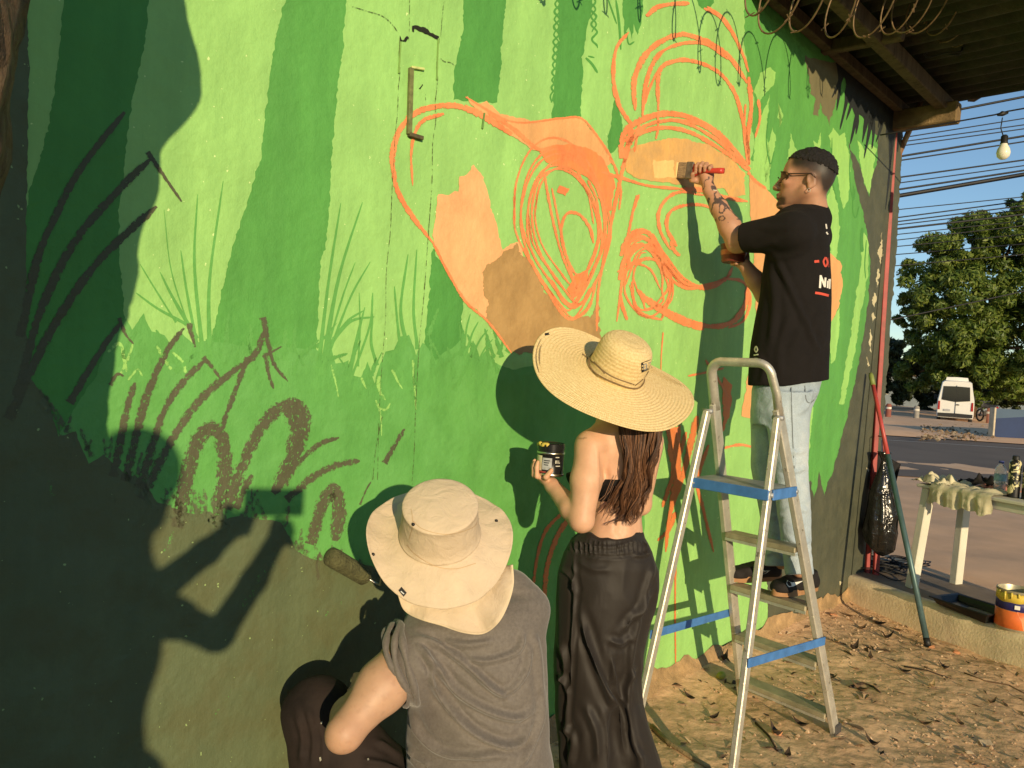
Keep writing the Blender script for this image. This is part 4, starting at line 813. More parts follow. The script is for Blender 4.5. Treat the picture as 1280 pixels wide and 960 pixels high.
# ================================================================== the leaning tree beside the photographer
m, nt, b = newmat('bark'); v = coords(nt); mp = nt.new('Mapping'); mp.inputs['Scale'].default_value = (1, 1, .45); nt.link(v, mp.inputs[0])
vo = nt.new('TexVoronoi', feature='DISTANCE_TO_EDGE'); vo.inputs['Scale'].default_value = 26; nt.link(mp.outputs[0], vo.inputs[0])
nn = nt.noise(mp.outputs[0], 30, 6, .7)
nt.link(nt.mix(nt.ramp(nn, [(.35, 0.), (.65, 1.)]), (.060, .036, .018), (.215, .135, .070)), b.inputs['Base Color']); b.inputs['Roughness'].default_value = .95
hh = nt.math('ADD', nt.math('MULTIPLY', nt.ramp(vo.outputs[0], [(0., 0.), (.35, 1.)]), .5), nn)
nt.link(nt.bump(hh, 1.0, .05), b.inputs['Normal']); BARK = m
TY = .965
prof = [(205, -420, .17), (208, -250, .18), (213, -100, .20), (222, 0, .215), (238, 60, .235), (245, 118, .245), (226, 150, .235), (206, 185, .225), (186, 250, .215), (170, 300, .21), (160, 360, .205), (154, 395, .205), (141, 430, .20), (131, 500, .20), (128, 560, .20), (126, 700, .205), (124, 960, .215), (128, 1130, .25), (136, 1250, .33)]
LP = Vector((-LDIR.y, LDIR.x, 0)).normalized()
if LP.x > 0: LP = -LP
cs = []
for (x, y, r) in prof:
    p = shadow_src(x, y, TY); cs.append((p + LP * r, r))
cs.reverse()
tree = thing('leaning_tree', 'rough barked tree trunk leaning in at the left edge', 'tree', (cs[0][0].x, cs[0][0].y, -.05))
mb = MB(); SEG = 44; zz = [c.z for c, r in cs]; top = cs[-1][0].z; rows = []; nrow = 150
for j in range(nrow):
    z = -.08 + (top + .08) * j / (nrow - 1); cx = np.interp(z, zz, [c.x for c, r in cs]); cy = np.interp(z, zz, [c.y for c, r in cs]); r = np.interp(z, zz, [r for c, r in cs])
    for k in range(SEG + 1):
        a = 2 * PI * k / SEG; rows.append((cx, cy, z, r, math.cos(a), math.sin(a)))
A = np.array(rows); Q = np.c_[A[:, 4] * .8, A[:, 5] * .8, A[:, 2] * .9]
dr = .030 * fbm(Q, 5, 4) * 2 + .020 * np.abs(fbm(Q * np.array([1, 1, .5]), 16, 3)) * 2; rad = A[:, 3] * 1.0 + dr
mb.sheet(list(zip(A[:, 0] + A[:, 4] * rad, A[:, 1] + A[:, 5] * rad, A[:, 2])), SEG + 1, nrow)
mb.build('trunk', BARK, tree, smooth=True)
tp = cs[-1][0]; rg = np.random.default_rng(8); LF = MB(); limbs = []
for i, (dx, dy, z) in enumerate([(-.6, .9, 4.6), (.5, .3, 4.9), (-1.5, .3, 4.8), (.3, -1.2, 5.0), (-.9, -1.5, 4.9), (-2.0, -.9, 5.2), (.9, -2.2, 5.6), (-.4, -2.8, 5.6), (-1.7, -2.4, 5.7), (-.6, -.6, 5.8), (-1.4, 1.3, 5.0), (1.4, -1.1, 5.7)]):
    e = Vector((tp.x + dx, tp.y + dy, z)); mdl = tp + (e - tp) * .5 + Vector((0, 0, .25)); MB().tube([tp - Vector((0, 0, .15)), mdl, e], [.11, .06, .02], 9).build('limb', BARK, tree, smooth=True); limbs.append(e)
def leaf_cluster(mb, c, rad, n, size, rg, up=.35):
    nrm_ = lambda v: v / (np.linalg.norm(v, axis=1)[:, None] + 1e-9)
    d = nrm_(rg.normal(0, 1, (n, 3))) * (rad * rg.uniform(.35, 1., n) ** .6)[:, None]; d[:, 2] *= .75; p = np.array(c) + d
    nn = nrm_(nrm_(d) + rg.normal(0, .6, (n, 3)) + np.array((0, 0, up))); t = nrm_(np.cross(nn, rg.normal(0, 1, (n, 3)))); q = np.cross(nn, t)
    L = (size * rg.uniform(.6, 1.3, n))[:, None]; W = L * rg.uniform(.22, .38, (n, 1)); b = len(mb.v)
    V = np.stack([p - t * L, p - t * L * .1 + q * W + nn * W * .35, p + t * L, p - t * L * .1 - q * W + nn * W * .35], 1).reshape(-1, 3)
    mb.v += V.tolist(); k = b + 4 * np.arange(n)[:, None]; mb.f += (k + np.array((0, 3, 1))).tolist() + (k + np.array((1, 3, 2))).tolist()
for e in limbs:
    for k in range(7): leaf_cluster(LF, e + Vector(rg.normal(0, .38, 3)) * Vector((1, 1, .6)), .48, 110, .10, rg)
LF.v = [(x, y, max(z, 3.75 + .19 * max(0, .9 - y) + .1 * math.sin(7 * x + 5 * y))) for x, y, z in LF.v]
def leafmat(name, a, b2, c):
    m, nt, b = newmat(name); geo = nt.new('NewGeometry')
    nt.link(nt.ramp(geo.outputs['Random Per Island'], [(0., a), (.5, b2), (1., c)]), b.inputs['Base Color']); b.inputs['Roughness'].default_value = .5; b.inputs['Specular IOR Level'].default_value = .35
    tr_ = nt.new('BsdfTranslucent'); tr_.inputs[0].default_value = (b2[0] * 1.3, b2[1] * 1.4, b2[2], 1); mx = nt.new('MixShader'); mx.inputs[0].default_value = .25
    nt.link(b.outputs[0], mx.inputs[1]); nt.link(tr_.outputs[0], mx.inputs[2]); nt.link(mx.outputs[0], nt.n['Material Output'].inputs[0]); return m
LEAFG = leafmat('foliage', (.045, .075, .014), (.085, .120, .020), (.150, .170, .035))
LF.build('crown', LEAFG, tree)  # crown spread wide out of view to block sky light on the wall
# ================================================================== step ladder
m, nt, b = newmat('ladder_aluminium'); v = coords(nt)
c = nt.ramp(nt.noise(v, 14, 5, .6), [(.3, (.46, .43, .36)), (.7, (.66, .62, .53))])
c = nt.mix(nt.ramp(nt.noise(v, 60, 3, .6), [(.66, 0.), (.68, 1.)]), c, (.80, .76, .62)); c = nt.mix(nt.ramp(nt.noise(v, 38, 4, .6), [(.30, 1.), (.36, 0.)]), c, (.25, .22, .16))
nt.link(c, b.inputs['Base Color']); b.inputs['Metallic'].default_value = .55; b.inputs['Roughness'].default_value = .45
nt.link(nt.bump(nt.noise(v, 50, 4, .6), .25, .006), b.inputs['Normal']); ALU = m
BLUE = M('blue_tape', (.055, .17, .42), .5, var=.2, vs=18, alt=(.30, .36, .42), altpos=(.62, .75))
SHELF = M('shelf_grey', (.30, .31, .32), .5, metal=.3, var=.25, vs=14, alt=(.55, .54, .5), altpos=(.6, .8))
lad = thing('step_ladder', 'paint spattered aluminium step ladder with blue straps carrying the man', 'ladder', tuple(wl_pt(2.5, .5, 0)))
def LPt(u, w, z): return wl_pt(u, w, z)
FF = LPt(2.075, .285, dirt_h(*wl_pt(2.075, .285, 0).xy)); NF = LPt(2.125, .735, dirt_h(*wl_pt(2.125, .735, 0).xy))
FT = LPt(2.665, .365, 1.36); NT = LPt(2.665, .63, 1.36)
RF = LPt(2.985, .285, dirt_h(*wl_pt(2.985, .285, 0).xy)); RN = LPt(2.92, .675, dirt_h(*wl_pt(2.92, .675, 0).xy))
RFT = LPt(2.69, .350, 1.325); RNT = LPt(2.69, .645, 1.325)
for a, b_ in ((FF, FT), (NF, NT)): MB().beam(a, b_, .052, .024, side=-D_, bev=.004).build('front_rail', ALU, lad)
for a, b_ in ((RF, RFT), (RN, RNT)): MB().beam(a, b_, .036, .024, side=-D_, bev=.004).build('rear_leg', ALU, lad)
for a in (FF, NF, RF, RN): MB().box(a + Vector((0, 0, .018)), .058, .034, .042, -D_, N_, (0, 0, 1), bev=.005).build('rubber_foot', M('foot_rubber', (.06, .055, .05), .8) if a is FF else bpy.data.materials['foot_rubber'], lad)
up = Vector((0, 0, 1)); lp = []
tdir = (FT - FF).normalized(); 
pA = FT - tdir * .03; pB = NT - (NT - NF).normalized() * .03; hA = FT + tdir * .125; hB = NT + (NT - NF).normalized() * .125
lp = [pA, FT + tdir * .06, hA]
for k in range(1, 8):
    a = PI / 2 * k / 8; lp.append(hA + (hB - hA).normalized() * (.055 * (1 - math.cos(a))) + tdir * (.055 * math.sin(a)))
cB = []
for k in range(8, 0, -1):
    a = PI / 2 * k / 8; cB.append(hB + (hA - hB).normalized() * (.055 * (1 - math.cos(a))) + tdir * (.055 * math.sin(a)))
lp += cB + [hB, NT + tdir * .06, pB]
MB().tube(lp, .0165, 12, flat=1.25).build('top_handle', ALU, lad, smooth=True)
def on_front(z, near):
    a, b_ = (NF, NT) if near else (FF, FT); t = (z - a.z) / (b_.z - a.z); return a + (b_ - a) * t
def on_rear(z, near):
    a, b_ = (RN, RNT) if near else (RF, RFT); t = (z - a.z) / (b_.z - a.z); return a + (b_ - a) * t
TREAD = M('tread_dirty', (.36, .31, .20), .55, metal=.35, var=.3, vs=14, bump=.2, bs=60)
for z in (.075, .31, .555, .80):
    a, b_ = on_front(z, 0), on_front(z, 1); q = (b_ - a).normalized() * .013
    o = MB().box((a + b_) / 2, (b_ - a).length - .028, .085, .022, (b_ - a), D_, up, bev=.003).build('step', TREAD, lad)
    MB().box((a + b_) / 2 - D_ * -.0 + up * -.016 - D_ * .036, (b_ - a).length - .030, .006, .014, (b_ - a), D_, up).build('step_lip', ALU, o)
a, b_ = on_front(1.045, 0), on_front(1.045, 1); c_, d_ = on_rear(1.045, 0), on_rear(1.045, 1)
mid_ = (a + b_ + c_ + d_) / 4
MB().box(mid_ + up * .008, (b_ - a).length + .03, .235, .012, (b_ - a), D_, up, bev=.004).build('shelf', SHELF, lad)
MB().box(mid_ + N_ * .0 - D_ * .122 + up * -.004, (b_ - a).length + .034, .008, .040, (b_ - a), D_, up, bev=.002).build('shelf_edge', BLUE, lad)
MB().box(mid_ + N_ * ((b_ - a).length / 2 + .020) + up * -.004, .008, .20, .040, N_, D_, up, bev=.002).build('shelf_edge', BLUE, lad)
for near, w in ((0, -.016), (1, .016)):
    a = on_front(.415, near) + N_ * w; b_ = on_rear(.445, near) + N_ * w
    MB().beam(a + (a - b_).normalized() * .02, b_ + (b_ - a).normalized() * .02, .034, .005, side=up, bev=.001).build('strap', BLUE, lad)
for p in (RFT, RNT, on_rear(1.04, 0), on_rear(1.04, 1), on_front(1.04, 1)):
    s = N_ if p in (RNT,) else N_
    MB().tube([p - N_ * .02, p + N_ * .022], .009, 10).build('rivet', SHELF, lad, smooth=True)

# ================================================================== paint roller at the wall
ROLM = M('roller_nap', (.105, .105, .045), .95, var=.3, vs=60, bump=1.0, bs=140)
ra = wall_at(411, 694, .030); rb_ = wall_at(458, 722, .030)
rol = thing('paint_roller', 'olive soaked paint roller pressed on the wall below the painted leaves', 'roller', tuple((ra + rb_) / 2))
dr_ = (rb_ - ra).normalized()
mb = MB(); mb.lathe(ra, [(0, 0), (.021, .001), (.027, .008), (.0285, .03), (.028, (rb_ - ra).length * .5), (.0285, (rb_ - ra).length - .03), (.027, (rb_ - ra).length - .008), (.02, (rb_ - ra).length), (0, (rb_ - ra).length)], 28, axis=dr_, fn=lambda a, r, h: (r * (1 + .10 * float(fbm(np.array([[math.cos(a) * 2, math.sin(a) * 2, h * 40]]), 3., 2)[0])), h))
mb.build('sleeve', ROLM, rol, smooth=True)
HAND_R = at(562, 728, 2.12)
MB().tube([rb_ - dr_ * .01, rb_ + dr_ * .03, rb_ + dr_ * .045 + N_ * .02, at(478, 716, 2.24), at(520, 712, 2.18)], .0035, 7).build('wire_frame', M('chrome_rod', (.5, .48, .44), .3, metal=.9, var=.1), rol, smooth=True)
MB().tube([at(516, 712, 2.185), at(540, 718, 2.15), at(580, 738, 2.10)], [.010, .014, .013], 10).build('handle', M('handle_black', (.02, .02, .02), .5), rol, smooth=True)

# ================================================================== across the street
VW = M('van_white', (.74, .72, .66), .3, var=.04, vs=1., coat=.3, alt=(.55, .50, .42), altpos=(.62, .9)); VG = M('van_glass', (.012, .013, .015), .08, var=.1, spec=.6); VB = M('van_trim', (.02, .02, .02), .7)
VR = M('van_lamp', (.35, .02, .015), .25, var=.2); TYRE = M('tyre', (.018, .017, .016), .9)
van = thing('white_van', 'white high-roofed van parked with its back to the street', 'van', (21.4, 36.9, .28))
VY, vx, z0 = 37.0, 21.30, .10
S_ = 1.0
def sec(y, k=1.0, top=2.62, wb=1.0, wt=.86):
    """closed outline of the van's cross-section at depth y"""
    pts = [(-wb * .96, .36), (-wb, .55), (-wb, 1.15), (-wb * .985, 1.45), (-wt * .99, 2.15), (-wt * .93, top - .10), (-wt * .80, top - .02), (0, top), (wt * .80, top - .02), (wt * .93, top - .10), (wt * .99, 2.15), (wb * .985, 1.45), (wb, 1.15), (wb, .55), (wb * .96, .36)]
    return [Vector((vx + x * k, y, z0 + z * .80)) for x, z in pts]
mb = MB(); sc_ = [sec(VY - .10, .95, 2.56), sec(VY, 1., 2.60), sec(VY + .5, 1., 2.62), sec(VY + 3.6, 1., 2.62), sec(VY + 4.5, .97, 2.3), sec(VY + 5.2, .93, 1.55), sec(VY + 5.5, .88, 1.3)]
ns_ = len(sc_[0]); vs = [p for s in sc_ for p in s]; fs = [tuple(range(ns_))]
for j in range(len(sc_) - 1):
    for i in range(ns_): fs.append((j * ns_ + i, j * ns_ + (i + 1) % ns_, (j + 1) * ns_ + (i + 1) % ns_, (j + 1) * ns_ + i))
fs.append(tuple(reversed(range((len(sc_) - 1) * ns_, len(sc_) * ns_)))); mb.add(vs, fs).build('body', VW, van, smooth=True, angle=35)
def vpan(name, x0, x1, za, zb, mat, y, t=.03, taper=0., parent=None, bev=.01, sag=0.):
    mb = MB(); A = []
    for (x, z) in ((x0, za), ((x0 + x1) / 2, za - sag), (x1, za), (x1 - taper, zb), ((x0 + x1) / 2, zb + .02), (x0 + taper, zb)): A.append((x, z))
    vs = [Vector((vx + x, y - t, z0 + z * .80)) for x, z in A] + [Vector((vx + x, y + .02, z0 + z * .80)) for x, z in A]; k = len(A)
    mb.add(vs, [tuple(range(k)), tuple(range(2 * k - 1, k - 1, -1))] + [(i, k + i, k + (i + 1) % k, (i + 1) % k) for i in range(k)])
    return mb.build(name, mat, parent or van)
yb = VY - .10
rw = vpan('rear_window', -.76, .76, 1.42, 2.24, VG, yb, taper=.06, sag=.10)
vpan('door_gap', -.008, .008, .62, 2.30, VB, yb, .036)
vpan('bumper', -.93, .93, .42, .62, VB, yb - .05, .08, bev=.03)
vpan('number_plate', -.62, -.26, .74, .86, M('plate_grey', (.40, .40, .40), .5), yb, .036)
vpan('door_handle', .02, .20, 1.13, 1.18, VB, yb, .045)
for s in (-1, 1): vpan('tail_light', s * .89 - .06, s * .89 + .06, .82, 1.32, VR, yb, .03, taper=.01)
vpan('roof_box', -.62, .62, 2.60, 2.80, VW, VY + .6, .3, taper=.05)
for s in (-1, 1):
    for yy in (VY + .9, VY + 4.2):
        w = MB().lathe((vx + s * .86, yy, z0 + .26), [(.0, -.10), (.22, -.10), (.30, -.09), (.33, -.05), (.33, .05), (.30, .09), (.22, .10), (0, .10)], 24, axis=(1, 0, 0)).build('wheel', TYRE, van, smooth=True, angle=40)
        MB().lathe((vx + s * .965, yy, z0 + .26), [(.0, .012), (.17, .01), (.19, 0)], 20, axis=(s, 0, 0)).build('hubcap', M('hub_grey', (.3, .3, .3), .4, metal=.6) if s < 0 and yy < VY + 2 else bpy.data.materials['hub_grey'], w, smooth=True)
    MB().box((vx + s * 1.12, VY + 4.3, z0 + 1.25), .20, .10, .28, bev=.03).build('mirror', VB, van)
van.scale.x = .78; van.rotation_euler.z = -math.radians(29)
# motorcycle by the van
mo = thing('motorcycle', 'dark motorcycle parked in the shade right of the white van', 'motorcycle', (24.0, 38.2, .27))
DKM = M('bike_dark', (.03, .03, .035), .4, var=.3, vs=8)
bx, by, bz = 23.75, 38.3, .26
for y in (-.62, .62):
    w = MB(); P = [(bx, by + y + .29 * math.cos(t), bz + .31 + .29 * math.sin(t)) for t in np.linspace(0, 2 * PI, 25)[:-1]]; w.tube(P, .045, 8, closed=True)
    o = w.build('wheel', TYRE, mo, smooth=True); MB().tube([(bx - .06, by + y, bz + .31), (bx + .06, by + y, bz + .31)], .07, 10).build('hub', DKM, o, smooth=True)
MB().tube([(bx, by + .62, bz + .31), (bx, by + .45, bz + .80), (bx, by + .38, bz + 1.0)], .035, 8).build('fork', DKM, mo, smooth=True)
MB().tube([(bx - .34, by + .30, bz + 1.02), (bx, by + .38, bz + 1.0), (bx + .34, by + .30, bz + 1.02)], .018, 8).build('handlebar', DKM, mo, smooth=True)
MB().tube([(bx, by + .40, bz + .78), (bx, by + .15, bz + .82), (bx, by - .15, bz + .74), (bx, by - .65, bz + .80)], [.10, .15, .12, .07], 12).build('tank_and_seat', DKM, mo, smooth=True)
MB().box((bx, by, bz + .42), .22, .42, .30, bev=.05).build('engine', M('engine_grey', (.18, .18, .18), .4, metal=.6), mo)
MB().lathe((bx, by - .72, bz + .72), [(0, -.03), (.06, -.03), (.07, 0), (0, .02)], 14, axis=(0, -1, 0)).build('tail_light', VR, mo, smooth=True)
# blue wall: sunlit top and shaded foot painted as two blues, dimmed for shade
BW = M('blue_wall_shaded', (.012, .030, .095), .7, var=.15, vs=1.2); BWT = M('blue_wall_lit_top', (.055, .095, .150), .7, var=.15, vs=1.2)
bwl = thing('blue_wall', 'low two-tone blue wall at the far kerb on the right', 'wall', (17.5, 24.1, .2))
a = at(1242, 551, 24.0); a.z = .17
bz1 = 1.14
for nm, mat, pl, t in (('lower_panel', BW, [(0, 0), (5.5, 0), (5.5, bz1 - .17), (1.05, .78), (0, .66)], .20), ('upper_panel', BWT, [(0, .66), (1.05, .78), (5.5, bz1 - .17 + .002), (5.5, bz1 - .12), (0, bz1 - .17)], .20)):
    mb = MB(); k = len(pl); vs = [a + Vector((x, 0, z)) for x, z in pl] + [a + Vector((x, t, z)) for x, z in pl]
    mb.add(vs, [tuple(range(k)), tuple(range(2 * k - 1, k - 1, -1))] + [(i, k + i, k + (i + 1) % k, (i + 1) % k) for i in range(k)]); mb.build(nm, mat, bwl)
MB().box(a + Vector((-.03, .1, .46)), .06, .26, 1.08, bev=.01).build('end_post', M('post_pale', (.50, .42, .30), .8, var=.2), bwl)
# roadside rubbish and bollards
for i, (x, y, h) in enumerate([(1110, 521, .62), (1145, 523, .60), (1236, 528, .7)]):
    q = ground(x, y, .26); o = thing('bollard', ['reddish bollard on the far verge nearest the red frame', 'grey bollard on the far verge left of the van', 'reddish bollard on the far verge between the motorcycle and the blue wall'][i], 'bollard', tuple(q), 'bollards on the far verge')
    MB().lathe(q, [(0, -.1), (.13, -.1), (.12, h * .9), (.08, h), (0, h)], 14).build('post', M('bollard%d' % i, [(.22, .07, .05), (.25, .23, .2), (.30, .12, .08)][i], .8), o, smooth=True, angle=40)
    MB().lathe(q, [(.123, h * .60), (.126, h * .61), (.124, h * .74), (.121, h * .75)], 14, closed=True).build('stripe', M('stripe%d' % i, (.6, .56, .48), .7), o, smooth=True)
rg = np.random.default_rng(31); mb = MB()
for i in range(420):
    q = ground(rg.uniform(1150, 1245), rg.uniform(531, 548), .25); s = rg.uniform(.02, .08); q.z = .20 + .1 * rg.random()
    vs = [q + Vector((dx * s * rg.uniform(.5, 1.3), dy * s * rg.uniform(.5, 1.3), dz * s * rg.uniform(.3, .9))) for dx, dy, dz in ((1, 0, 0), (-1, 0, 0), (0, 1, 0), (0, -1, 0), (0, 0, 1), (0, 0, -1))]
    mb.add(vs, [(0, 2, 4), (2, 1, 4), (1, 3, 4), (3, 0, 4), (2, 0, 5), (1, 2, 5), (3, 1, 5), (0, 3, 5)])
m, nt, b = newmat('rubble'); geo = nt.new('NewGeometry'); nt.link(nt.ramp(geo.outputs['Random Per Island'], [(0., (.16, .10, .05)), (.6, (.30, .20, .11)), (1., (.45, .36, .24))]), b.inputs['Base Color']); b.inputs['Roughness'].default_value = .95
tag(mb.build('rubble', m), 'rubble and litter strewn on the far verge in front of the van', kind='stuff')
# building in the shade behind
hs = thing('far_house', 'low grey house in deep shade behind the trees', 'house', (24, 66, 0)); HW = M('house_wall', (.16, .19, .21), .9, var=.15, vs=.5)
MB().box((27, 68, 2.0), 34, 4, 4.0).build('wall', HW, hs); MB().box((27, 67.6, 4.12), 35, 5.4, .25).build('roof', TILE, hs)
for x in (22.5, 27.5, 31.5, 36):
    w = MB().box((x, 65.99, 1.9), 1.3, .06, 1.2).build('window', VG, hs); MB().box((x, 65.97, 1.25), 1.5, .12, .10).build('sill', WHT, w)
d = MB().box((25, 65.98, 1.1), 1.0, .06, 2.1).build('door', M('far_door', (.10, .07, .05), .8), hs); MB().box((25.4, 65.93, 1.1), .06, .06, .16).build('handle', VB, d)
# trees
def big_tree(name, label, base, H, blobs, n, size, mats, seed, trunk_r=.4):
    root = thing(name, label, 'tree', tuple(base)); rg = np.random.default_rng(seed); base = Vector(base)
    tp = base + Vector((.3, 0, H * .42))
    MB().tube([base - Vector((0, 0, .3)), base + Vector((.1, 0, H * .15)), tp], [trunk_r * 1.4, trunk_r, trunk_r * .7], 14).build('trunk', BARK, root, smooth=True)
    lm = MB()
    for (c, r) in blobs: lm.tube([tp - Vector((0, 0, H * .12)), (tp + Vector(c)) / 2 + Vector((0, 0, -.4)), Vector(c)], [trunk_r * .5, trunk_r * .3, .05], 8)
    lm.build('limbs', BARK, root, smooth=True)
    tot = sum(r * r for c, r in blobs); mb = MB()
    for (c, r) in blobs:
        k = int(n * r * r / tot); sub = max(6, int(r * 15))
        for s in range(sub):       # sub-clumps over the blob give light and dark masses
            d = Vector(rg.normal(0, 1, 3)).normalized(); d.z = d.z * .85; cc = Vector(c) + d * r * rg.uniform(.55, 1.02)
            leaf_cluster(mb, cc, r * rg.uniform(.16, .36), k // sub, size, rg, .2)
    mb.build('crown', mats, root); return root
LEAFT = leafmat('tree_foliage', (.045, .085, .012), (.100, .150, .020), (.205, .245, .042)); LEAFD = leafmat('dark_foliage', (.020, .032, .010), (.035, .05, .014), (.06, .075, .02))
def B(px, py, Y, rpx): return (tuple(at(px, py, Y)), rpx * Y / FPX)
big_tree('mango_tree', 'big sunlit leafy tree rising behind the white van', (27.2, 46, .2), 12, [B(1175, 330, 43, 42), B(1215, 305, 44, 48), B(1265, 300, 43, 48), B(1155, 375, 43, 36), B(1200, 375, 42, 52), B(1255, 370, 42, 55), B(1160, 425, 44, 36), B(1215, 430, 42, 46), B(1275, 435, 41, 48), B(1320, 320, 43, 60), B(1330, 400, 42, 60), B(1240, 465, 43, 34), B(1150, 465, 46, 30), B(1185, 480, 47, 26), B(1380, 360, 44, 70), B(1140, 400, 45, 22), B(1290, 262, 44, 30), B(1235, 285, 45, 26), B(1185, 455, 44, 34), B(1225, 482, 44, 26), B(1270, 478, 43, 30), B(1320, 470, 43, 40)], 130000, .165, LEAFT, 21, .45)
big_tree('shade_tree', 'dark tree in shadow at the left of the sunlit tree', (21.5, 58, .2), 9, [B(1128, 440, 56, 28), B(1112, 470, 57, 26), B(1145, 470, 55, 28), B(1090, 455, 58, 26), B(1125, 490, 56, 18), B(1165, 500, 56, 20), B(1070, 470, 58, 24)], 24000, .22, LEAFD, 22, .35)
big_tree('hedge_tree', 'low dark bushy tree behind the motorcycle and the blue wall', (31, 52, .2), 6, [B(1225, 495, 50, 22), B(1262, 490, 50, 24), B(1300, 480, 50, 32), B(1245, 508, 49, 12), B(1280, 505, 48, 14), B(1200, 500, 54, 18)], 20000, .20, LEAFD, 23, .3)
# ================================================================== people: implicit surfaces -> one continuous mesh each
from mathutils.bvhtree import BVHTree
def v3(p): return np.array([p[0], p[1], p[2]], dtype=np.float32)
_R, _U, _F, _O = (np.array(q, dtype=np.float32) for q in (R_, U_, F_, O_))
class SDF:
    def __init__(s, lo, hi, res):
        s.lo = np.array(lo, np.float32); s.res = res; s.n = np.ceil((np.array(hi) - s.lo) / res).astype(int) + 1
        s.v = np.full(s.n, .2, np.float32); s.ax = [s.lo[i] + res * np.arange(s.n[i], dtype=np.float32) for i in range(3)]
    def blk(s, lo, hi):
        a = np.clip(np.floor((np.array(lo) - s.lo) / s.res).astype(int), 0, s.n); b = np.clip(np.ceil((np.array(hi) - s.lo) / s.res).astype(int) + 1, 0, s.n)
        return tuple(slice(int(i), int(j)) for i, j in zip(a, b))
    def pts(s, sl):
        return s.ax[0][sl[0]][:, None, None], s.ax[1][sl[1]][None, :, None], s.ax[2][sl[2]][None, None, :]
    def merge(s, sl, d, k, op):
        a = s.v[sl]
        if a.size == 0: return
        if op == 'u':
            if k > 0: h = np.maximum(k - np.abs(a - d), 0) / k; s.v[sl] = np.minimum(a, d) - h * h * k * .25
            else: s.v[sl] = np.minimum(a, d)
        elif op == 's':
            d = -d
            if k > 0: h = np.maximum(k - np.abs(a - d), 0) / k; s.v[sl] = np.maximum(a, d) + h * h * k * .25
            else: s.v[sl] = np.maximum(a, d)
        elif op == 'i': s.v[sl] = np.maximum(a, d)
    def cone(s, a, b, ra, rb, k=.02, op='u'):
        a = v3(a); b = v3(b); m = max(ra, rb) + k + 3 * s.res; sl = s.blk(np.minimum(a, b) - m, np.maximum(a, b) + m); x, y, z = s.pts(sl)
        ab = b - a; L2 = float(ab @ ab) + 1e-12
        t = np.clip(((x - a[0]) * ab[0] + (y - a[1]) * ab[1] + (z - a[2]) * ab[2]) / L2, 0, 1)
        d = np.sqrt((x - a[0] - t * ab[0]) ** 2 + (y - a[1] - t * ab[1]) ** 2 + (z - a[2] - t * ab[2]) ** 2) - (ra + (rb - ra) * t)
        s.merge(sl, d, k, op); return s
    def chain(s, P, R, k=.02):
        for a, b, ra, rb in zip(P, P[1:], R, R[1:]): s.cone(a, b, ra, rb, k)
        return s
    def ell(s, c, r, ax=None, k=.02, op='u'):
        c = v3(c); m = max(r) + k + 3 * s.res; sl = s.blk(c - m, c + m); x, y, z = s.pts(sl)
        A = [v3(q) for q in (ax or ((1, 0, 0), (0, 1, 0), (0, 0, 1)))]
        q = [(x - c[0]) * e[0] + (y - c[1]) * e[1] + (z - c[2]) * e[2] for e in A]
        k0 = np.sqrt(sum((qq / rr) ** 2 for qq, rr in zip(q, r))); k1 = np.sqrt(sum((qq / (rr * rr)) ** 2 for qq, rr in zip(q, r))) + 1e-9
        s.merge(sl, k0 * (k0 - 1) / k1, k, op); return s
    def plane(s, p, n, op='i'):
        p = v3(p); n = v3(Vector(n).normalized()); x, y, z = s.pts((slice(None),) * 3)
        d = (x - p[0]) * n[0] + (y - p[1]) * n[1] + (z - p[2]) * n[2]
        s.v = np.maximum(s.v, d.astype(np.float32)); return s
    def loft(s, lev, k=.02, op='u', grow=0., pw=2.0):
        """body of stacked ellipses; lev: (row, left, right, depth, half thickness) measured like the outlines in the photograph"""
        lev = np.array(sorted(lev), dtype=np.float32); rows, xl, xr, Yc, th = lev.T
        P = []
        for r, a, b, Y, t in lev:
            for x in (a, b): P += [at(x, r, Y - t - grow), at(x, r, Y + t + grow)]
        P = np.array(P); m = k + 3 * s.res + grow; sl = s.blk(P.min(0) - m, P.max(0) + m); x, y, z = s.pts(sl)
        qx, qy, qz = x - _O[0], y - _O[1], z - _O[2]
        w = qx * _F[0] + qy * _F[1] + qz * _F[2]; u = qx * _R[0] + qy * _R[1] + qz * _R[2]; vv = qx * _U[0] + qy * _U[1] + qz * _U[2]
        py = 480 - FPX * vv / w; px = 640 + FPX * u / w
        it = lambda f: np.interp(py, rows, f).astype(np.float32)
        c = (it(xl) + it(xr)) / 2; h = (it(xr) - it(xl)) / 2 * w / FPX + grow; t = it(th) + grow; Yd = y - it(Yc)
        dx = (px - c) * w / FPX
        if pw == 2.0: e = np.sqrt((dx / h) ** 2 + (Yd / t) ** 2)
        else: e = (np.abs(dx / h) ** pw + np.abs(Yd / t) ** pw) ** (1 / pw)
        # first-order distance
        g = np.sqrt((dx / (h * h)) ** 2 + (Yd / (t * t)) ** 2) + 1e-6
        d = np.where(e > .3, e * (e - 1) / np.maximum(g, 1e-3) if pw == 2.0 else (e - 1) * np.minimum(h, t), -np.minimum(h, t) * .7)
        d = np.maximum(d, (rows[0] - py) * w / FPX); d = np.maximum(d, (py - rows[-1]) * w / FPX)
        s.merge(sl, d.astype(np.float32), k, op); return s
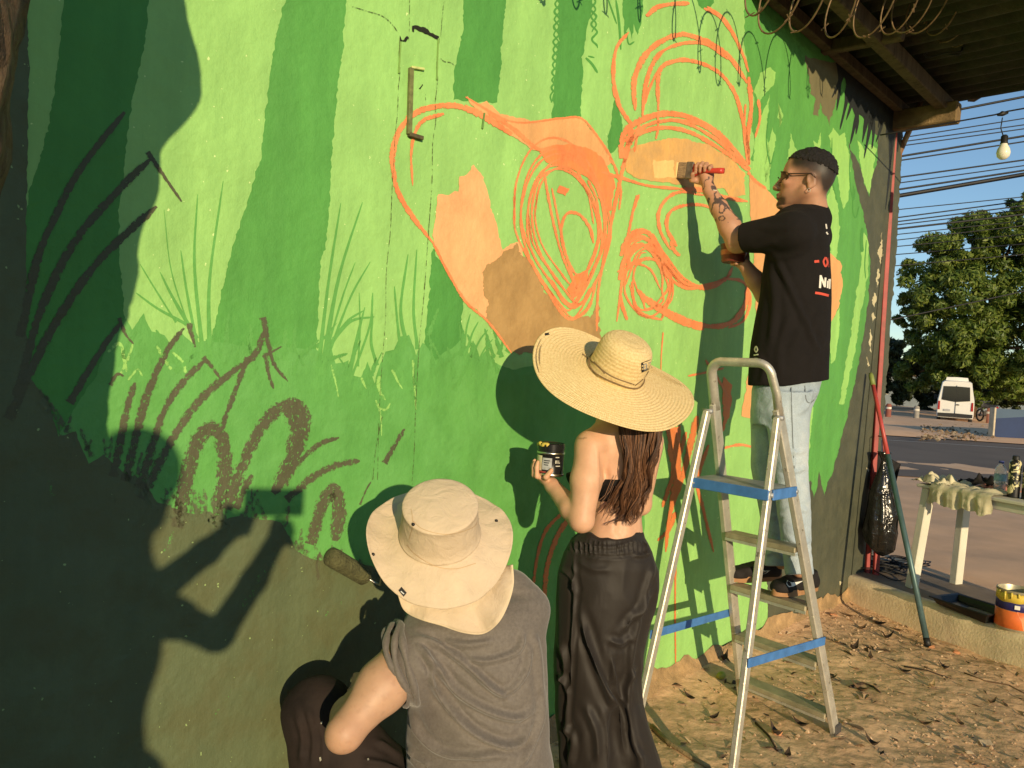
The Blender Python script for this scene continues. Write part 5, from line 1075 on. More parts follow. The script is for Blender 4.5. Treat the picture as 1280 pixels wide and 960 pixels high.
    def tri(s):
        V = s.v; S = V < 0; n = np.array(V.shape)
        cnt = np.zeros(n - 1, np.int8)
        for dx in (0, 1):
            for dy in (0, 1):
                for dz in (0, 1): cnt += S[dx:n[0] - 1 + dx, dy:n[1] - 1 + dy, dz:n[2] - 1 + dz]
        act = (cnt > 0) & (cnt < 8); I = np.argwhere(act); idx = np.full(act.shape, -1, np.int32); idx[act] = np.arange(len(I))
        acc = np.zeros((len(I), 3)); num = np.zeros(len(I))
        for a in ((0, 0, 0), (0, 0, 1), (0, 1, 0), (0, 1, 1), (1, 0, 0), (1, 0, 1), (1, 1, 0), (1, 1, 1)):
            for e in range(3):
                if a[e]: continue
                b = list(a); b[e] = 1
                va = V[I[:, 0] + a[0], I[:, 1] + a[1], I[:, 2] + a[2]]; vb = V[I[:, 0] + b[0], I[:, 1] + b[1], I[:, 2] + b[2]]
                m = (va < 0) != (vb < 0); t = np.where(m, va / np.where(m, va - vb, 1), 0); p = np.tile(np.array(a, float), (len(I), 1)); p[:, e] += t
                acc[m] += p[m]; num[m] += 1
        P = s.lo + (I + acc / num[:, None]) * s.res; Q = []
        for e in range(3):
            u, v = [(1, 2), (2, 0), (0, 1)][e]; sl0 = [slice(None)] * 3; sl1 = [slice(None)] * 3; sl0[e] = slice(0, n[e] - 1); sl1[e] = slice(1, n[e])
            A = S[tuple(sl0)]; B = S[tuple(sl1)]; E = np.argwhere(A != B); ok = np.ones(len(E), bool)
            for q in (u, v): ok &= (E[:, q] > 0) & (E[:, q] < n[q] - 1)
            E = E[ok]; du = np.zeros(3, int); du[u] = 1; dv = np.zeros(3, int); dv[v] = 1
            g = lambda q: idx[q[:, 0], q[:, 1], q[:, 2]]
            f = np.stack([g(E - du - dv), g(E - dv), g(E), g(E - du)], 1); fl = ~A[E[:, 0], E[:, 1], E[:, 2]]
            f[fl] = f[fl][:, ::-1]; Q.append(f[(f >= 0).all(1)])
        return P, np.concatenate(Q)
    def keep(s): return s
def laplace(P, Q, it=1, lam=.5):
    for _ in range(it):
        acc = np.zeros_like(P); num = np.zeros(len(P))
        for a, b in ((0, 1), (1, 2), (2, 3), (3, 0)):
            np.add.at(acc, Q[:, a], P[Q[:, b]]); np.add.at(acc, Q[:, b], P[Q[:, a]]); np.add.at(num, Q[:, a], 1); np.add.at(num, Q[:, b], 1)
        P = P + lam * (acc / np.maximum(num, 1)[:, None] - P)
    return P
def normals(P, Q):
    n = np.cross(P[Q[:, 2]] - P[Q[:, 0]], P[Q[:, 3]] - P[Q[:, 1]]); N2 = np.zeros_like(P)
    for k in range(4): np.add.at(N2, Q[:, k], n)
    return N2 / (np.linalg.norm(N2, axis=1)[:, None] + 1e-12)
def pix(P):
    q = P - _O; w = q @ _F; return 640 + FPX * (q @ _R) / w, 480 - FPX * (q @ _U) / w
def folds(P, Q, curves, facing=True):
    """raise cloth folds along traced curves: (points, width px, height m)"""
    Nn = normals(P, Q); x, y = pix(P); D = np.zeros(len(P)); vis = np.clip((Nn @ -_F) * 3, 0, 1) if facing else 1.
    for pts, w, amp in curves:
        C = np.array(cat_rom(pts, 6)); best = np.full(len(P), 1e9); tt = np.zeros(len(P)); msk = (x > C[:, 0].min() - 3 * w) & (x < C[:, 0].max() + 3 * w) & (y > C[:, 1].min() - 3 * w) & (y < C[:, 1].max() + 3 * w); i = np.where(msk)[0]
        if not len(i): continue
        bx = np.full(len(i), 1e9); bt = np.zeros(len(i))
        for k in range(len(C) - 1):
            a, b = C[k], C[k + 1]; ab = b - a; t = np.clip(((x[i] - a[0]) * ab[0] + (y[i] - a[1]) * ab[1]) / (ab @ ab + 1e-9), 0, 1)
            d = np.hypot(x[i] - a[0] - t * ab[0], y[i] - a[1] - t * ab[1]); m = d < bx; bx[m] = d[m]; bt[m] = ((k + t) / (len(C) - 1))[m]
        prof = np.exp(-(bx / w) ** 2) - .45 * np.exp(-((bx - 1.7 * w) / w) ** 2)
        D[i] += amp * prof * np.clip(np.minimum(bt, 1 - bt) * 6, .12, 1)
    return P + Nn * (D * vis)[:, None]
def emit(name, P, Q, mat, parent, col=None, smooth=True):
    me = bpy.data.meshes.new(name); nv, nf = len(P), len(Q)
    me.vertices.add(nv); me.vertices.foreach_set('co', np.asarray(P, np.float32).ravel())
    me.loops.add(nf * 4); me.loops.foreach_set('vertex_index', np.asarray(Q, np.int32).ravel())
    me.polygons.add(nf); me.polygons.foreach_set('loop_start', np.arange(0, nf * 4, 4, dtype=np.int32)); me.polygons.foreach_set('loop_total', np.full(nf, 4, np.int32))
    me.update(calc_edges=True); me.validate(clean_customdata=False)
    me.polygons.foreach_set('use_smooth', [smooth] * len(me.polygons))
    if col is not None:
        at_ = me.color_attributes.new('Col', 'FLOAT_COLOR', 'POINT'); c = np.ones((nv, 4), np.float32); c[:, :3] = col; at_.data.foreach_set('color', c.ravel())
    me.materials.append(mat); o = bpy.data.objects.new(name, me); COL.objects.link(o); put(o, parent); return o
def bvh(P, Q): return BVHTree.FromPolygons([tuple(p) for p in P], [tuple(int(i) for i in q) for q in Q])
def hit(tree, x, y, off=.0015, dflt=None):
    d = ray(x, y); h = tree.ray_cast(O_, d)
    if h[0] is None:
        h2 = tree.find_nearest(O_ + d * (dflt or 3.))
        return h2[0] - d * off
    return h[0] - d * off
def decal_fill(name, tree, polys, mat, parent, off=.0015, step=2.):
    bm = bmesh.new()
    for pl in polys:
        q = jit(pl, 0, step)
        try:
            f = bm.faces.new([bm.verts.new(hit(tree, p[0], p[1], off)) for p in q])
        except Exception: pass
    bmesh.ops.triangulate(bm, faces=bm.faces[:]); me = bpy.data.meshes.new(name); bm.to_mesh(me); bm.free(); me.materials.append(mat)
    o = bpy.data.objects.new(name, me); COL.objects.link(o); return put(o, parent)
def decal_strokes(name, tree, lst, mat, parent, off=.0015, n=5):
    mb = MB()
    for pts, w in lst:
        C = cat_rom(pts, n); m = len(C); b = len(mb.v)
        for i in range(m):
            t = C[min(i + 1, m - 1)] - C[max(i - 1, 0)]; t = t / (np.linalg.norm(t) + 1e-9); nn = np.array([-t[1], t[0]])
            for a in (-.5, .5): q = C[i] + nn * w * a; mb.v.append(tuple(hit(tree, q[0], q[1], off)))
        for i in range(m - 1): mb.f.append((b + i * 2, b + i * 2 + 1, b + i * 2 + 3, b + i * 2 + 2))
    return mb.build(name, mat, parent)
def skin_mat(name, col, tattoo=False):
    m, nt, b = newmat(name); at_ = nt.new('Attribute'); at_.attribute_name = 'Col'; v = coords(nt)
    c = nt.mix(1., at_.outputs['Color'], nt.ramp(nt.noise(v, 22, 5, .6), [(.3, (.88, .86, .86)), (.7, (1.06, 1.05, 1.05))]), 'MULTIPLY')
    nt.link(c, b.inputs['Base Color']); b.inputs['Roughness'].default_value = .52; b.inputs['Specular IOR Level'].default_value = .4
    b.inputs['Subsurface Weight'].default_value = .12; b.inputs['Subsurface Radius'].default_value = (.010, .004, .002); b.inputs['Subsurface Scale'].default_value = 1.
    nt.link(nt.bump(nt.noise(v, 260, 3, .6), .12, .002), b.inputs['Normal']); return m
def cloth(name, col, rough=.9, var=.1, vs=30., weave=600., sheen=.0, spec=.25, bump=.25, alt=None, wr=0., wrs=18., altpos=(.45, .7)):
    m, nt, b = newmat(name); v = coords(nt)
    c = nt.ramp(nt.noise(v, vs, 5, .6), [(.3, tuple(x * (1 - var) for x in col)), (.7, tuple(min(1, x * (1 + var)) for x in col))])
    if alt is not None: c = nt.mix(nt.ramp(nt.noise(v, 7, 5, .6), [(altpos[0], 0.), (altpos[1], 1.)]), c, alt)
    nt.link(c, b.inputs['Base Color']); b.inputs['Roughness'].default_value = rough; b.inputs['Specular IOR Level'].default_value = spec
    if sheen: b.inputs['Sheen Weight'].default_value = sheen; b.inputs['Sheen Roughness'].default_value = .5
    n = nt.bump(nt.noise(v, weave, 2, .5), bump, .002)
    if wr: n = nt.bump(nt.noise(v, wrs, 4, .55, 1.2), wr, .02, n)
    nt.link(n, b.inputs['Normal']); return m
def hand(s, palm, ax, up, out, size=1., curl=1., k=.004, side=1):
    """five-fingered gripping hand round an axis ax; up = to the knuckles, out = away from the palm over the held thing"""
    ax = Vector(ax).normalized(); up = Vector(up); up = (up - ax * up.dot(ax)).normalized(); out = ax.cross(up) if ax.cross(up).dot(Vector(out)) > 0 else -ax.cross(up)
    p = Vector(palm)
    s.ell(p + up * .002, (.044 * size, .040 * size, .017 * size), (ax, up, out), .012)
    for i in range(4):
        o = ax * ((i - 1.5) * .0195 * size) * side; L = (1., 1.08, 1.02, .84)[i] * size; r = .0088 * size
        k0 = p + o * .92 + up * .034 * size; k1 = p + o + up * (.052 * L) + out * .020 * L; k2 = p + o + up * .036 * L + out * .046 * L; k3 = p + o + up * (.010 + .004 * i) * size + out * .040 * L
        s.cone(k0 - up * .02, k0, r * 1.1, r * 1.12, .008).cone(k0, k1, r * 1.08, r, k).cone(k1, k2, r, r * .92, k).cone(k2, k3, r * .92, r * .75, k)
    t0 = p - up * .018 * size + ax * (-.030 * size * side); t1 = t0 + ax * (-.018 * side * size) + out * .022 * size; t2 = t1 + up * .022 * size + out * .018 * size + ax * (.006 * side)
    s.cone(t0, t1, .014 * size, .012 * size, .010).cone(t1, t2, .0115 * size, .009 * size, k)
def basis(az, pitch=0., roll=0.):
    f = Vector((math.sin(az) * math.cos(pitch), math.cos(az) * math.cos(pitch), math.sin(pitch))); l = Vector((-math.cos(az), math.sin(az), 0)); u = f.cross(l) * -1 if f.cross(l).z < 0 else f.cross(l)
    return f, l, u
def head(s, c, f, l, u, sc=1., nose=1.):
    T = lambda a, b, d: Vector(c) + (f * a + l * b + u * d) * sc
    A = (f, l, u); R3 = lambda a, b, d: (a * sc, b * sc, d * sc)
    s.ell(T(-.012, 0, .046), R3(.098, .076, .080), A, .01); s.ell(T(-.036, 0, .02), R3(.074, .071, .076), A, .02)
    s.ell(T(.036, 0, .0), R3(.056, .060, .082), A, .02); s.ell(T(.046, 0, -.066), R3(.046, .048, .048), A, .02)
    for e in (-1, 1):
        s.cone(T(-.010, e * .054, -.050), T(.066, e * .016, -.102), .020 * sc, .016 * sc, .02)
        s.cone(T(.070, e * .014, .022), T(.060, e * .050, .018), .012 * sc, .010 * sc, .014)
        s.ell(T(.066, e * .036, -.022), R3(.020, .022, .016), A, .016)
        s.ell(T(.083, e * .030, .003), R3(.014, .017, .010), A, .008, 's'); s.ell(T(.072, e * .031, .003), R3(.013, .013, .013), A, .002)
        eax = (f * .94 + u * -.34, l, u * .94 + f * .34)
        s.ell(T(-.030, e * .077, -.016), R3(.019, .007, .031), eax, .006); s.ell(T(-.026, e * .085, -.010), R3(.010, .006, .016), eax, .003, 's'); s.ell(T(-.027, e * .078, -.041), R3(.008, .006, .009), A, .006)
    s.cone(T(.088, 0, .008), T(.110, 0, -.034), .0085 * sc, .0125 * sc, .010)
    for e in (-1, 1): s.ell(T(.100, e * .013, -.037), R3(.012, .009, .009), A, .007)
    s.ell(T(.091, 0, -.063), R3(.013, .024, .0065), A, .006); s.ell(T(.089, 0, -.076), R3(.013, .021, .0075), A, .006); s.ell(T(.078, 0, -.104), R3(.019, .022, .017), A, .014)
    return T
SKIN_A = np.array((.62, .36, .225)); HAIRC = np.array((.018, .012, .009))
# ------------------------------------------------------------------ the man on the ladder
man = thing('person', 'man in a black T-shirt and pale jeans painting from the ladder', 'person', tuple(on_front(.566, 1)))
MSK = skin_mat('skin_tan', None)
s = SDF((.62, 2.85, .52), (1.55, 3.72, 2.52), .0042)
hf, hl, hu = basis(math.radians(-66), math.radians(5)); HC = at(1006.5, 226, 3.30)
T = head(s, HC, hf, hl, hu, 1.05)
s.cone(T(-.028, 0, -.05), at(1017, 276, 3.33), .058, .066, .03)
s.chain([at(1020, 290, 3.44), at(1012, 280, 3.33), at(992, 286, 3.20)], [.05, .062, .052], .03)
s.loft([(280, 972, 1034, 3.33, .17), (330, 958, 1032, 3.32, .13), (400, 955, 1026, 3.32, .11), (460, 956, 1016, 3.32, .105), (500, 958, 1000, 3.32, .09)], .03)
SHL, ELB, WRI = at(985, 292, 3.17), at(921, 303, 3.315), at(887, 238, 3.415)
s.chain([SHL, at(950, 298, 3.25), ELB], [.056, .052, .044], .02)
s.chain([ELB, at(912, 283, 3.34), at(899, 260, 3.38), WRI], [.044, .047, .038, .028], .015)
BR0, BR1 = at(840, 213, 3.478), at(905, 213.5, 3.365); bdir = (BR1 - BR0).normalized()
PALM = at(881, 219, 3.43)
s.cone(WRI, PALM, .026, .026, .015)
hand(s, PALM + Vector((0, .006, -.006)), bdir, (0.05, -.1, 1), -F_, 1.0, side=1)
SHR = at(1018, 294, 3.45); ELR = at(957, 368, 3.43); WRR = at(930, 330, 3.40)
s.chain([SHR, at(990, 325, 3.47), ELR], [.056, .050, .044], .02); s.chain([ELR, at(944, 350, 3.42), WRR], [.044, .040, .028], .015)
CUP = at(917, 317, 3.40)
hand(s, at(927, 323, 3.415), Vector((0, 0, 1)), (-1, .1, 0), (-.2, -1, 0), .95, side=-1)
for hp, kn, an in ((at(988, 490, 3.25), at(988, 590, 3.22), at(999, 712, 3.24)), (at(966, 490, 3.40), at(962, 590, 3.42), at(976, 702, 3.43))): s.chain([hp, kn, an], [.066, .046, .034], .03)
P, Q = s.tri(); P = laplace(P, Q, 1, .4)
# skin colour: fade, stubble, lips, tattoos
q = (P - np.array(HC)) @ np.array([hf, hl, hu]).T / 1.05; col = np.tile(np.array((.46, .245, .150)), (len(P), 1)); ishead = (np.linalg.norm(P - np.array(HC), axis=1) < .19) & (P[:, 2] > at(1010, 258, 3.3).z)
sm = lambda e0, e1, x: np.clip((x - e0) / (e1 - e0), 0, 1) ** 2 * (3 - 2 * np.clip((x - e0) / (e1 - e0), 0, 1))
a, b_, c_ = q[:, 0], q[:, 1], q[:, 2]
hairline = sm(.055, .085, -a) * sm(-.10, -.03, c_) * .6 + sm(.0, .075, c_ + np.clip(-a, -.02, .08) * .55 + .030) * sm(.066, .034, a + .45 * np.clip(.05 - c_, 0, 1))
nz = 1 + .3 * fbm(P, 60, 2)
w = np.where(ishead, np.clip(hairline * .88 * nz, 0, 1), 0)[:, None]; col = col * (1 - w) + np.array((.040, .029, .024)) * w
w2 = np.where(ishead, sm(.022, .062, c_ + np.clip(-a, 0, .08) * .3) * sm(.07, .045, a) * .9, 0)[:, None]; col = col * (1 - w2) + HAIRC * w2
be = np.where(ishead, sm(-.070, -.090, c_) * sm(.050, .075, a) + .35 * sm(-.035, -.08, c_) * sm(-.02, .03, a) + .8 * sm(-.052, -.057, c_) * sm(-.064, -.057, c_) * sm(.085, .092, a), 0)
be = np.clip(be, 0, .9)[:, None]; col = col * (1 - be) + HAIRC * be
lp_ = np.where(ishead & (a > .086) & (c_ > -.084) & (c_ < -.058) & (np.abs(b_) < .024), .55, 0)[:, None]; col = col * (1 - lp_) + np.array((.30, .10, .085)) * lp_
cheek = np.where(ishead, .30 * np.exp(-((a - .055) ** 2 + (c_ + .022) ** 2) / .0009), 0)[:, None]; col = col * (1 - cheek) + np.array((.50, .20, .13)) * cheek
fa = np.array(WRI - ELB); fl_ = np.linalg.norm(fa); tt = (P - np.array(ELB)) @ fa / fl_ ** 2; dist = np.linalg.norm(P - np.array(ELB) - np.clip(tt, 0, 1)[:, None] * fa, axis=1)
ink = (np.abs(fbm(P, 26, 2)) < .045) | (fbm(P + 3, 16, 3) > .10); arm = (dist < .06) & (tt > .28) & (tt < 1.5) & ink
ua = np.array(ELB - SHL); tu = (P - np.array(SHL)) @ ua / (ua @ ua); du = np.linalg.norm(P - np.array(SHL) - np.clip(tu, 0, 1)[:, None] * ua, axis=1)
arm |= (du < .065) & (tu > .62) & (tu < .86) & ink
col[arm] = col[arm] * .0 + np.array((.085, .060, .052))
mbody = emit('body', P, Q, MSK, man, col)
mtree = bvh(P, Q)
# hair
s = SDF(HC - Vector((.2, .2, .2)), HC + Vector((.2, .2, .25)), .0042); A = (hf, hl, hu); R3 = lambda a, b, d: (a * 1.05, b * 1.05, d * 1.05)
s.ell(T(-.013, 0, .047), R3(.101, .079, .086), A, 0.); s.ell(T(-.036, 0, .024), R3(.078, .074, .078), A, .02)
s.plane(T(.082, 0, .066), -hu * .45 + hf * .85); s.plane(T(.010, 0, .066), -hu * .965 + hf * .26)
gr = np.stack(np.meshgrid(*s.ax, indexing='ij'), -1).reshape(-1, 3); s.v += (.016 * fbm(gr, 110, 2)).reshape(s.v.shape).astype(np.float32)
P, Q = s.tri()
HAIRM = M('short_black_hair', (.012, .009, .008), .6, var=.4, vs=120, bump=.8, bs=300)
emit('hair', P, Q, HAIRM, man)
# sunglasses, earring
GLM = M('lens_dark', (.008, .006, .005), .06, var=.1, spec=.25); GFR = M('glass_frame', (.06, .035, .022), .4, metal=.3)
gl = MB()
for e in (-1, 1):
    rim = [T(.096 - .008 * abs(math.cos(t)) - .030 * max(0, math.cos(t) * 1), e * (.034 + .029 * math.cos(t)), .002 + .022 * math.sin(t)) for t in np.linspace(0, 2 * PI, 17)[:-1]]
    gl.tube(rim, .0020, 6, closed=True)
    gl.tube([T(.062, e * .064, .010), T(.03, e * .079, .008), T(-.026, e * .083, .010), T(-.044, e * .080, -.006)], .0026, 6)
gl.tube([T(.103, -.010, .006), T(.108, 0, .009), T(.103, .010, .006)], .0018, 6)
go = gl.build('sunglasses', GFR, man, smooth=True)
for e in (-1, 1):
    ln_ = MB(); ln_.add([T(.0935, e * .034, .002)] + [T(.0945 - .008 * abs(math.cos(t)) - .030 * max(0, math.cos(t)), e * (.034 + .0285 * math.cos(t)), .002 + .0215 * math.sin(t)) for t in np.linspace(0, 2 * PI, 17)[:-1]], [(0, i, i % 16 + 1) for i in range(1, 17)])
    ln_.build('lens', GLM, go, smooth=True)
er = [T(-.027, .0800 + .003 * math.sin(t), -.055 + .0065 * math.cos(t)) + hf * (.0065 * math.sin(t)) * 1.05 for t in np.linspace(0, 2 * PI, 15)[:-1]]
MB().tube(er, .0012, 6, closed=True).build('earring', M('steel_ring', (.3, .27, .22), .4, metal=1.), man, smooth=True)
br = [WRI + (PALM - WRI).normalized() * -.012 + (bdir * math.cos(t) + Vector((0, -1, .2)).normalized() * math.sin(t)) * .031 for t in np.linspace(0, 2 * PI, 21)[:-1]]
MB().tube(br, .0016, 5, closed=True).build('bracelet', M('bead_white', (.7, .66, .55), .5), man, smooth=True)
# T-shirt
TS = cloth('black_cotton', (.008, .0062, .0055), .92, .15, 20, wr=.10)
s = SDF((.80, 2.85, 1.30), (1.60, 3.70, 2.36), .0048)
s.loft([(255, 990, 1030, 3.33, .085), (262, 976, 1036, 3.33, .16), (272, 965, 1038, 3.33, .20), (290, 961, 1037, 3.32, .20), (312, 957, 1038, 3.32, .175), (345, 952, 1039.5, 3.32, .165), (375, 948, 1040, 3.32, .165), (430, 938, 1038, 3.32, .165), (470, 932, 1037, 3.32, .165), (482, 931, 1037, 3.32, .165)], .0)
s.cone(at(990, 291, 3.17), at(932, 297, 3.275), .088, .064, .03); s.cone(at(1016, 296, 3.44), at(985, 325, 3.46), .080, .068, .03)
s.cone(at(1013, 258, 3.33), at(1015, 274, 3.33), .066, .080, .02)
ad = (at(921, 301, 3.30) - at(985, 292, 3.17)).normalized(); s.plane(at(929, 297, 3.285), ad * 1.0)
nh = (U_ * -1 - R_ * -.10).normalized(); s.plane(at(984, 480, 3.32), nh)
s.plane(at(985, 258.5, 3.30), (U_ * 1.0 - R_ * .25)) if False else None
P, Q = s.tri()
P = folds(P, Q, [([(968, 320), (985, 355), (1006, 400), (1028, 450)], 4, .010), ([(962, 330), (968, 380), (962, 440)], 5, .008), ([(958, 318), (980, 322), (1005, 312)], 4, .006), ([(975, 300), (955, 306), (938, 312)], 4, .005), ([(1000, 280), (975, 285), (945, 284)], 4, .004), ([(1030, 380), (1010, 400), (985, 450)], 6, .007), ([(1036, 420), (1020, 440), (1012, 476)], 4, .006), ([(945, 440), (955, 460), (950, 480)], 4, .006), ([(990, 390), (975, 430), (976, 475)], 5, .005)])
Nn = normals(P, Q); P = P + Nn * (.009 * fbm(P * np.array([1, 1, .6]), 9, 3))[:, None]; P = laplace(P, Q, 2, .5)
shirt = emit('t_shirt', P, Q, TS, man); stree = bvh(P, Q)
WPR = M('print_white', (.72, .68, .60), .8, var=.1); RPR = M('print_red', (.58, .075, .045), .8, var=.15)
decal_strokes('white_print', stree, [([(1025, 360), (1026, 344)], 2.6), ([(1026, 345), (1031, 358)], 2.6), ([(1031, 359), (1032, 347)], 2.4), ([(1034.5, 360), (1035, 351)], 2.2), ([(1037, 361), (1037.5, 349)], 2.0), ([(1035.5, 350), (1038.5, 349.5)], 2.0), ([(1032.5, 280), (1033.5, 286)], 1.8), ([(1033, 290), (1035, 293)], 1.8)], WPR, shirt)
decal_strokes('printed_dash', stree, [([(1018, 327), (1024, 326.5)], 3.2)], RPR, shirt)
decal_strokes('printed_letter', stree, [([(1032, 321.5), (1029.5, 327), (1032, 333), (1034.5, 328), (1032.5, 321.5)], 2.2)], RPR, shirt)
decal_strokes('printed_letter', stree, [([(1036.5, 322), (1036.5, 334)], 2.0)], RPR, shirt)
decal_strokes('printed_underline', stree, [([(1019, 366), (1026, 367), (1036, 369.5)], 3.0)], RPR, shirt)
decal_strokes('hem_print', stree, [([(943, 437), (945, 433), (947, 437), (945, 440), (943, 437)], 1.6), ([(942, 444), (948, 443)], 1.6), ([(941, 448.5), (944, 448), (948, 448.5)], 1.4), ([(941, 452), (948, 452)], 1.2)], WPR, shirt)
# jeans
JM, nt, b = newmat('washed_denim'); v = coords(nt)
c = nt.ramp(nt.noise(v, 7, 5, .6), [(.3, (.27, .335, .39)), (.55, (.40, .475, .53)), (.75, (.52, .575, .60))]); c = nt.mix(nt.ramp(nt.noise(v, 240, 2, .5), [(.35, .25), (.6, 0.)]), c, (.16, .20, .23))
nt.link(c, b.inputs['Base Color']); b.inputs['Roughness'].default_value = .9; n_ = nt.bump(nt.noise(v, 420, 2, .5), .3, .002); n_ = nt.bump(nt.noise(v, 16, 4, .6, 1.), .35, .02, n_); nt.link(n_, b.inputs['Normal'])
s = SDF((.80, 2.95, .60), (1.55, 3.70, 1.52), .005)
s.loft([(462, 944, 1030, 3.32, .145), (490, 940, 1024, 3.32, .145), (512, 939, 1014, 3.32, .135), (530, 940, 1012, 3.32, .12)], .0)
s.loft([(490, 956, 1022, 3.25, .10), (520, 957, 1013, 3.24, .095), (575, 964, 1010, 3.22, .085), (625, 970, 1013, 3.22, .080), (680, 976, 1014, 3.23, .075), (708, 980, 1016, 3.24, .074), (718, 982, 1017, 3.24, .074)], .03)
s.loft([(490, 939, 992, 3.40, .10), (540, 938, 984, 3.41, .09), (585, 939, 980, 3.42, .085), (620, 945, 984, 3.42, .08), (670, 955, 992, 3.43, .075), (700, 953, 998, 3.43, .078), (708, 952, 999, 3.43, .078)], .03)
P, Q = s.tri()
jf = [([(980, 560), (995, 566), (1008, 562)], 3, .006), ([(975, 585), (992, 590), (1010, 584)], 3, .006), ([(978, 640), (995, 634), (1012, 640)], 3, .005), ([(984, 672), (1000, 680), (1013, 674)], 3, .007), ([(984, 694), (1000, 690), (1014, 698)], 3, .008), ([(960, 680), (972, 676), (985, 684)], 3, .007), ([(955, 695), (968, 690), (980, 698)], 3, .007), ([(948, 520), (960, 550), (962, 590)], 5, .006), ([(1016, 482), (1010, 506), (992, 520)], 3, .006), ([(988, 482), (991, 530), (994, 600), (1000, 700)], 1.6, .004), ([(945, 600), (960, 612), (975, 606)], 3, .006), ([(950, 640), (966, 646), (978, 640)], 3, .006)]
P = folds(P, Q, jf); Nn = normals(P, Q); P = P + Nn * (.010 * fbm(P, 13, 3))[:, None]; P = laplace(P, Q, 1, .5)
jeans = emit('jeans', P, Q, JM, man); jt = bvh(P, Q)
decal_strokes('side_seam', jt, [([(989, 484), (990, 520), (992, 570), (997, 640), (1003, 706)], 1.1)], M('seam_dark', (.14, .16, .17), .9), jeans, .0008)
decal_strokes('pocket', jt, [([(1006, 482), (1008, 500), (1014, 503), (1024, 492)], 1.2)], bpy.data.materials['seam_dark'], jeans, .0008)
# shoes on the step
ST = .5685
SHM = cloth('black_suede', (.016, .013, .012), .75, .3, 40, wr=.15); SOLM = M('gum_sole', (.33, .17, .075), .7, var=.2, vs=30); SWM = M('shoe_white', (.75, .72, .66), .5)
def shoe(hx, hy, tx, ty, swoosh=None):
    h = Vector(ground(hx, hy, ST)); t = Vector(ground(tx, ty, ST)); d = (t - h).normalized(); sd = Vector((-d.y, d.x, 0)); L = .285; t = h + d * L; up = Vector((0, 0, 1))
    s = SDF(np.minimum(h, t) - .1, np.maximum(h, t) + np.array((.1, .1, .2)), .0042)
    s.cone(h + d * .045 + up * .042, h + d * .13 + up * .044, .036, .039, .02); s.cone(h + d * .13 + up * .042, t - d * .045 + up * .034, .040, .036, .02); s.ell(t - d * .045 + up * .032, (.045, .042, .030), (d, sd, up), .02)
    s.cone(h + d * .058 + up * .045, h + d * .062 + up * .080, .036, .036, .02); s.cone(h + d * .10 + up * .070, h + d * .18 + up * .050, .034, .034, .02)
    s.plane(h + up * .02, -up); s.plane(h + up * .092 + d * .05, up * .95 + d * .15)
    P, Q = s.tri(); P = laplace(P, Q, 1, .4); o = emit('shoe', P, Q, SHM, man); tr_ = bvh(P, Q)
    so = MB(); pr = []
    for k in range(40):
        a = 2 * PI * k / 40; ca, sa = math.cos(a), math.sin(a); x = L / 2 + ca * (L / 2 + .002); wd = .040 + .009 * max(0, ca) - .004 * max(0, -ca) - .006 * (1 - ca * ca) * (ca < .2)
        pr.append((x, sa * wd + .0))
    lo = [h + d * x + sd * y + up * (.001 + .006 * max(0, x / L - .8) * 5 * .5) for x, y in pr]; hi = [p + up * .027 for p in lo]
    so.add(lo + hi, [tuple(range(39, -1, -1)), tuple(range(40, 80))] + [(i, (i + 1) % 40, 40 + (i + 1) % 40, 40 + i) for i in range(40)]); so.build('sole', SOLM, o, smooth=True, angle=40)
    lc = MB()
    for k in range(5): p = h + d * (.10 + .016 * k) + up * (.104 - .009 * k); lc.tube([p - sd * .022 - up * .006, p + up * .004, p + sd * .022 - up * .006], .0025, 5)
    lc.build('laces', EC, o, smooth=True)
    if swoosh: decal_fill('side_mark', tr_, [swoosh], SWM, o, .002, 1.)
shoe(1021, 737, 944, 749, [(984, 725), (983, 730), (986, 734), (992, 733), (999, 729), (1004, 726), (996, 727.5), (990, 728), (986.5, 727)])
shoe(976, 724, 900, 727, [(949, 712), (948, 716), (951, 719), (957, 717), (963, 713), (955, 714.5)])
# brush
bru = thing('paint_brush', 'wide paint brush with red handle pressed on the painted forehead', 'brush', tuple((BR0 + BR1) / 2))
bup = (U_ - bdir * U_.dot(bdir)).normalized(); bth = bdir.cross(bup); LB = (BR1 - BR0).length
BRM, nt, b = newmat('bristles'); v = coords(nt); mp = nt.new('Mapping'); mp.inputs['Scale'].default_value = (20, 20, 160); nt.link(v, mp.inputs[0]); nt.link(nt.ramp(nt.noise(mp.outputs[0], 3, 4, .6), [(.3, (.07, .045, .025)), (.7, (.36, .25, .13))]), b.inputs['Base Color']); b.inputs['Roughness'].default_value = .9
MB().box(BR0 + bdir * .014, .028, .070, .014, bdir, bup, bth, bev=.003).build('paint_tip', M('wet_cream', (.80, .60, .26), .4, var=.1), bru)
MB().box(BR0 + bdir * .048, .040, .070, .018, bdir, bup, bth, bev=.003).build('bristles', BRM, bru)
MB().box(BR0 + bdir * .082, .030, .074, .021, bdir, bup, bth, bev=.002).build('ferrule', M('ferrule', (.20, .16, .12), .4, metal=.8, var=.3, vs=40), bru)
hd = MB(); hp = []
for k, (x, w_) in enumerate([(.097, .030), (.112, .024), (.13, .013), (.16, .0105), (.19, .012), (.215, .0135), (.235, .0125), (LB - .004, .008), (LB, .003)]):
    c0 = BR0 + bdir * x
    hp.append([c0 + bup * (math.cos(a) * w_) + bth * (math.sin(a) * min(w_, .010)) for a in np.linspace(0, 2 * PI, 15)[:-1]])
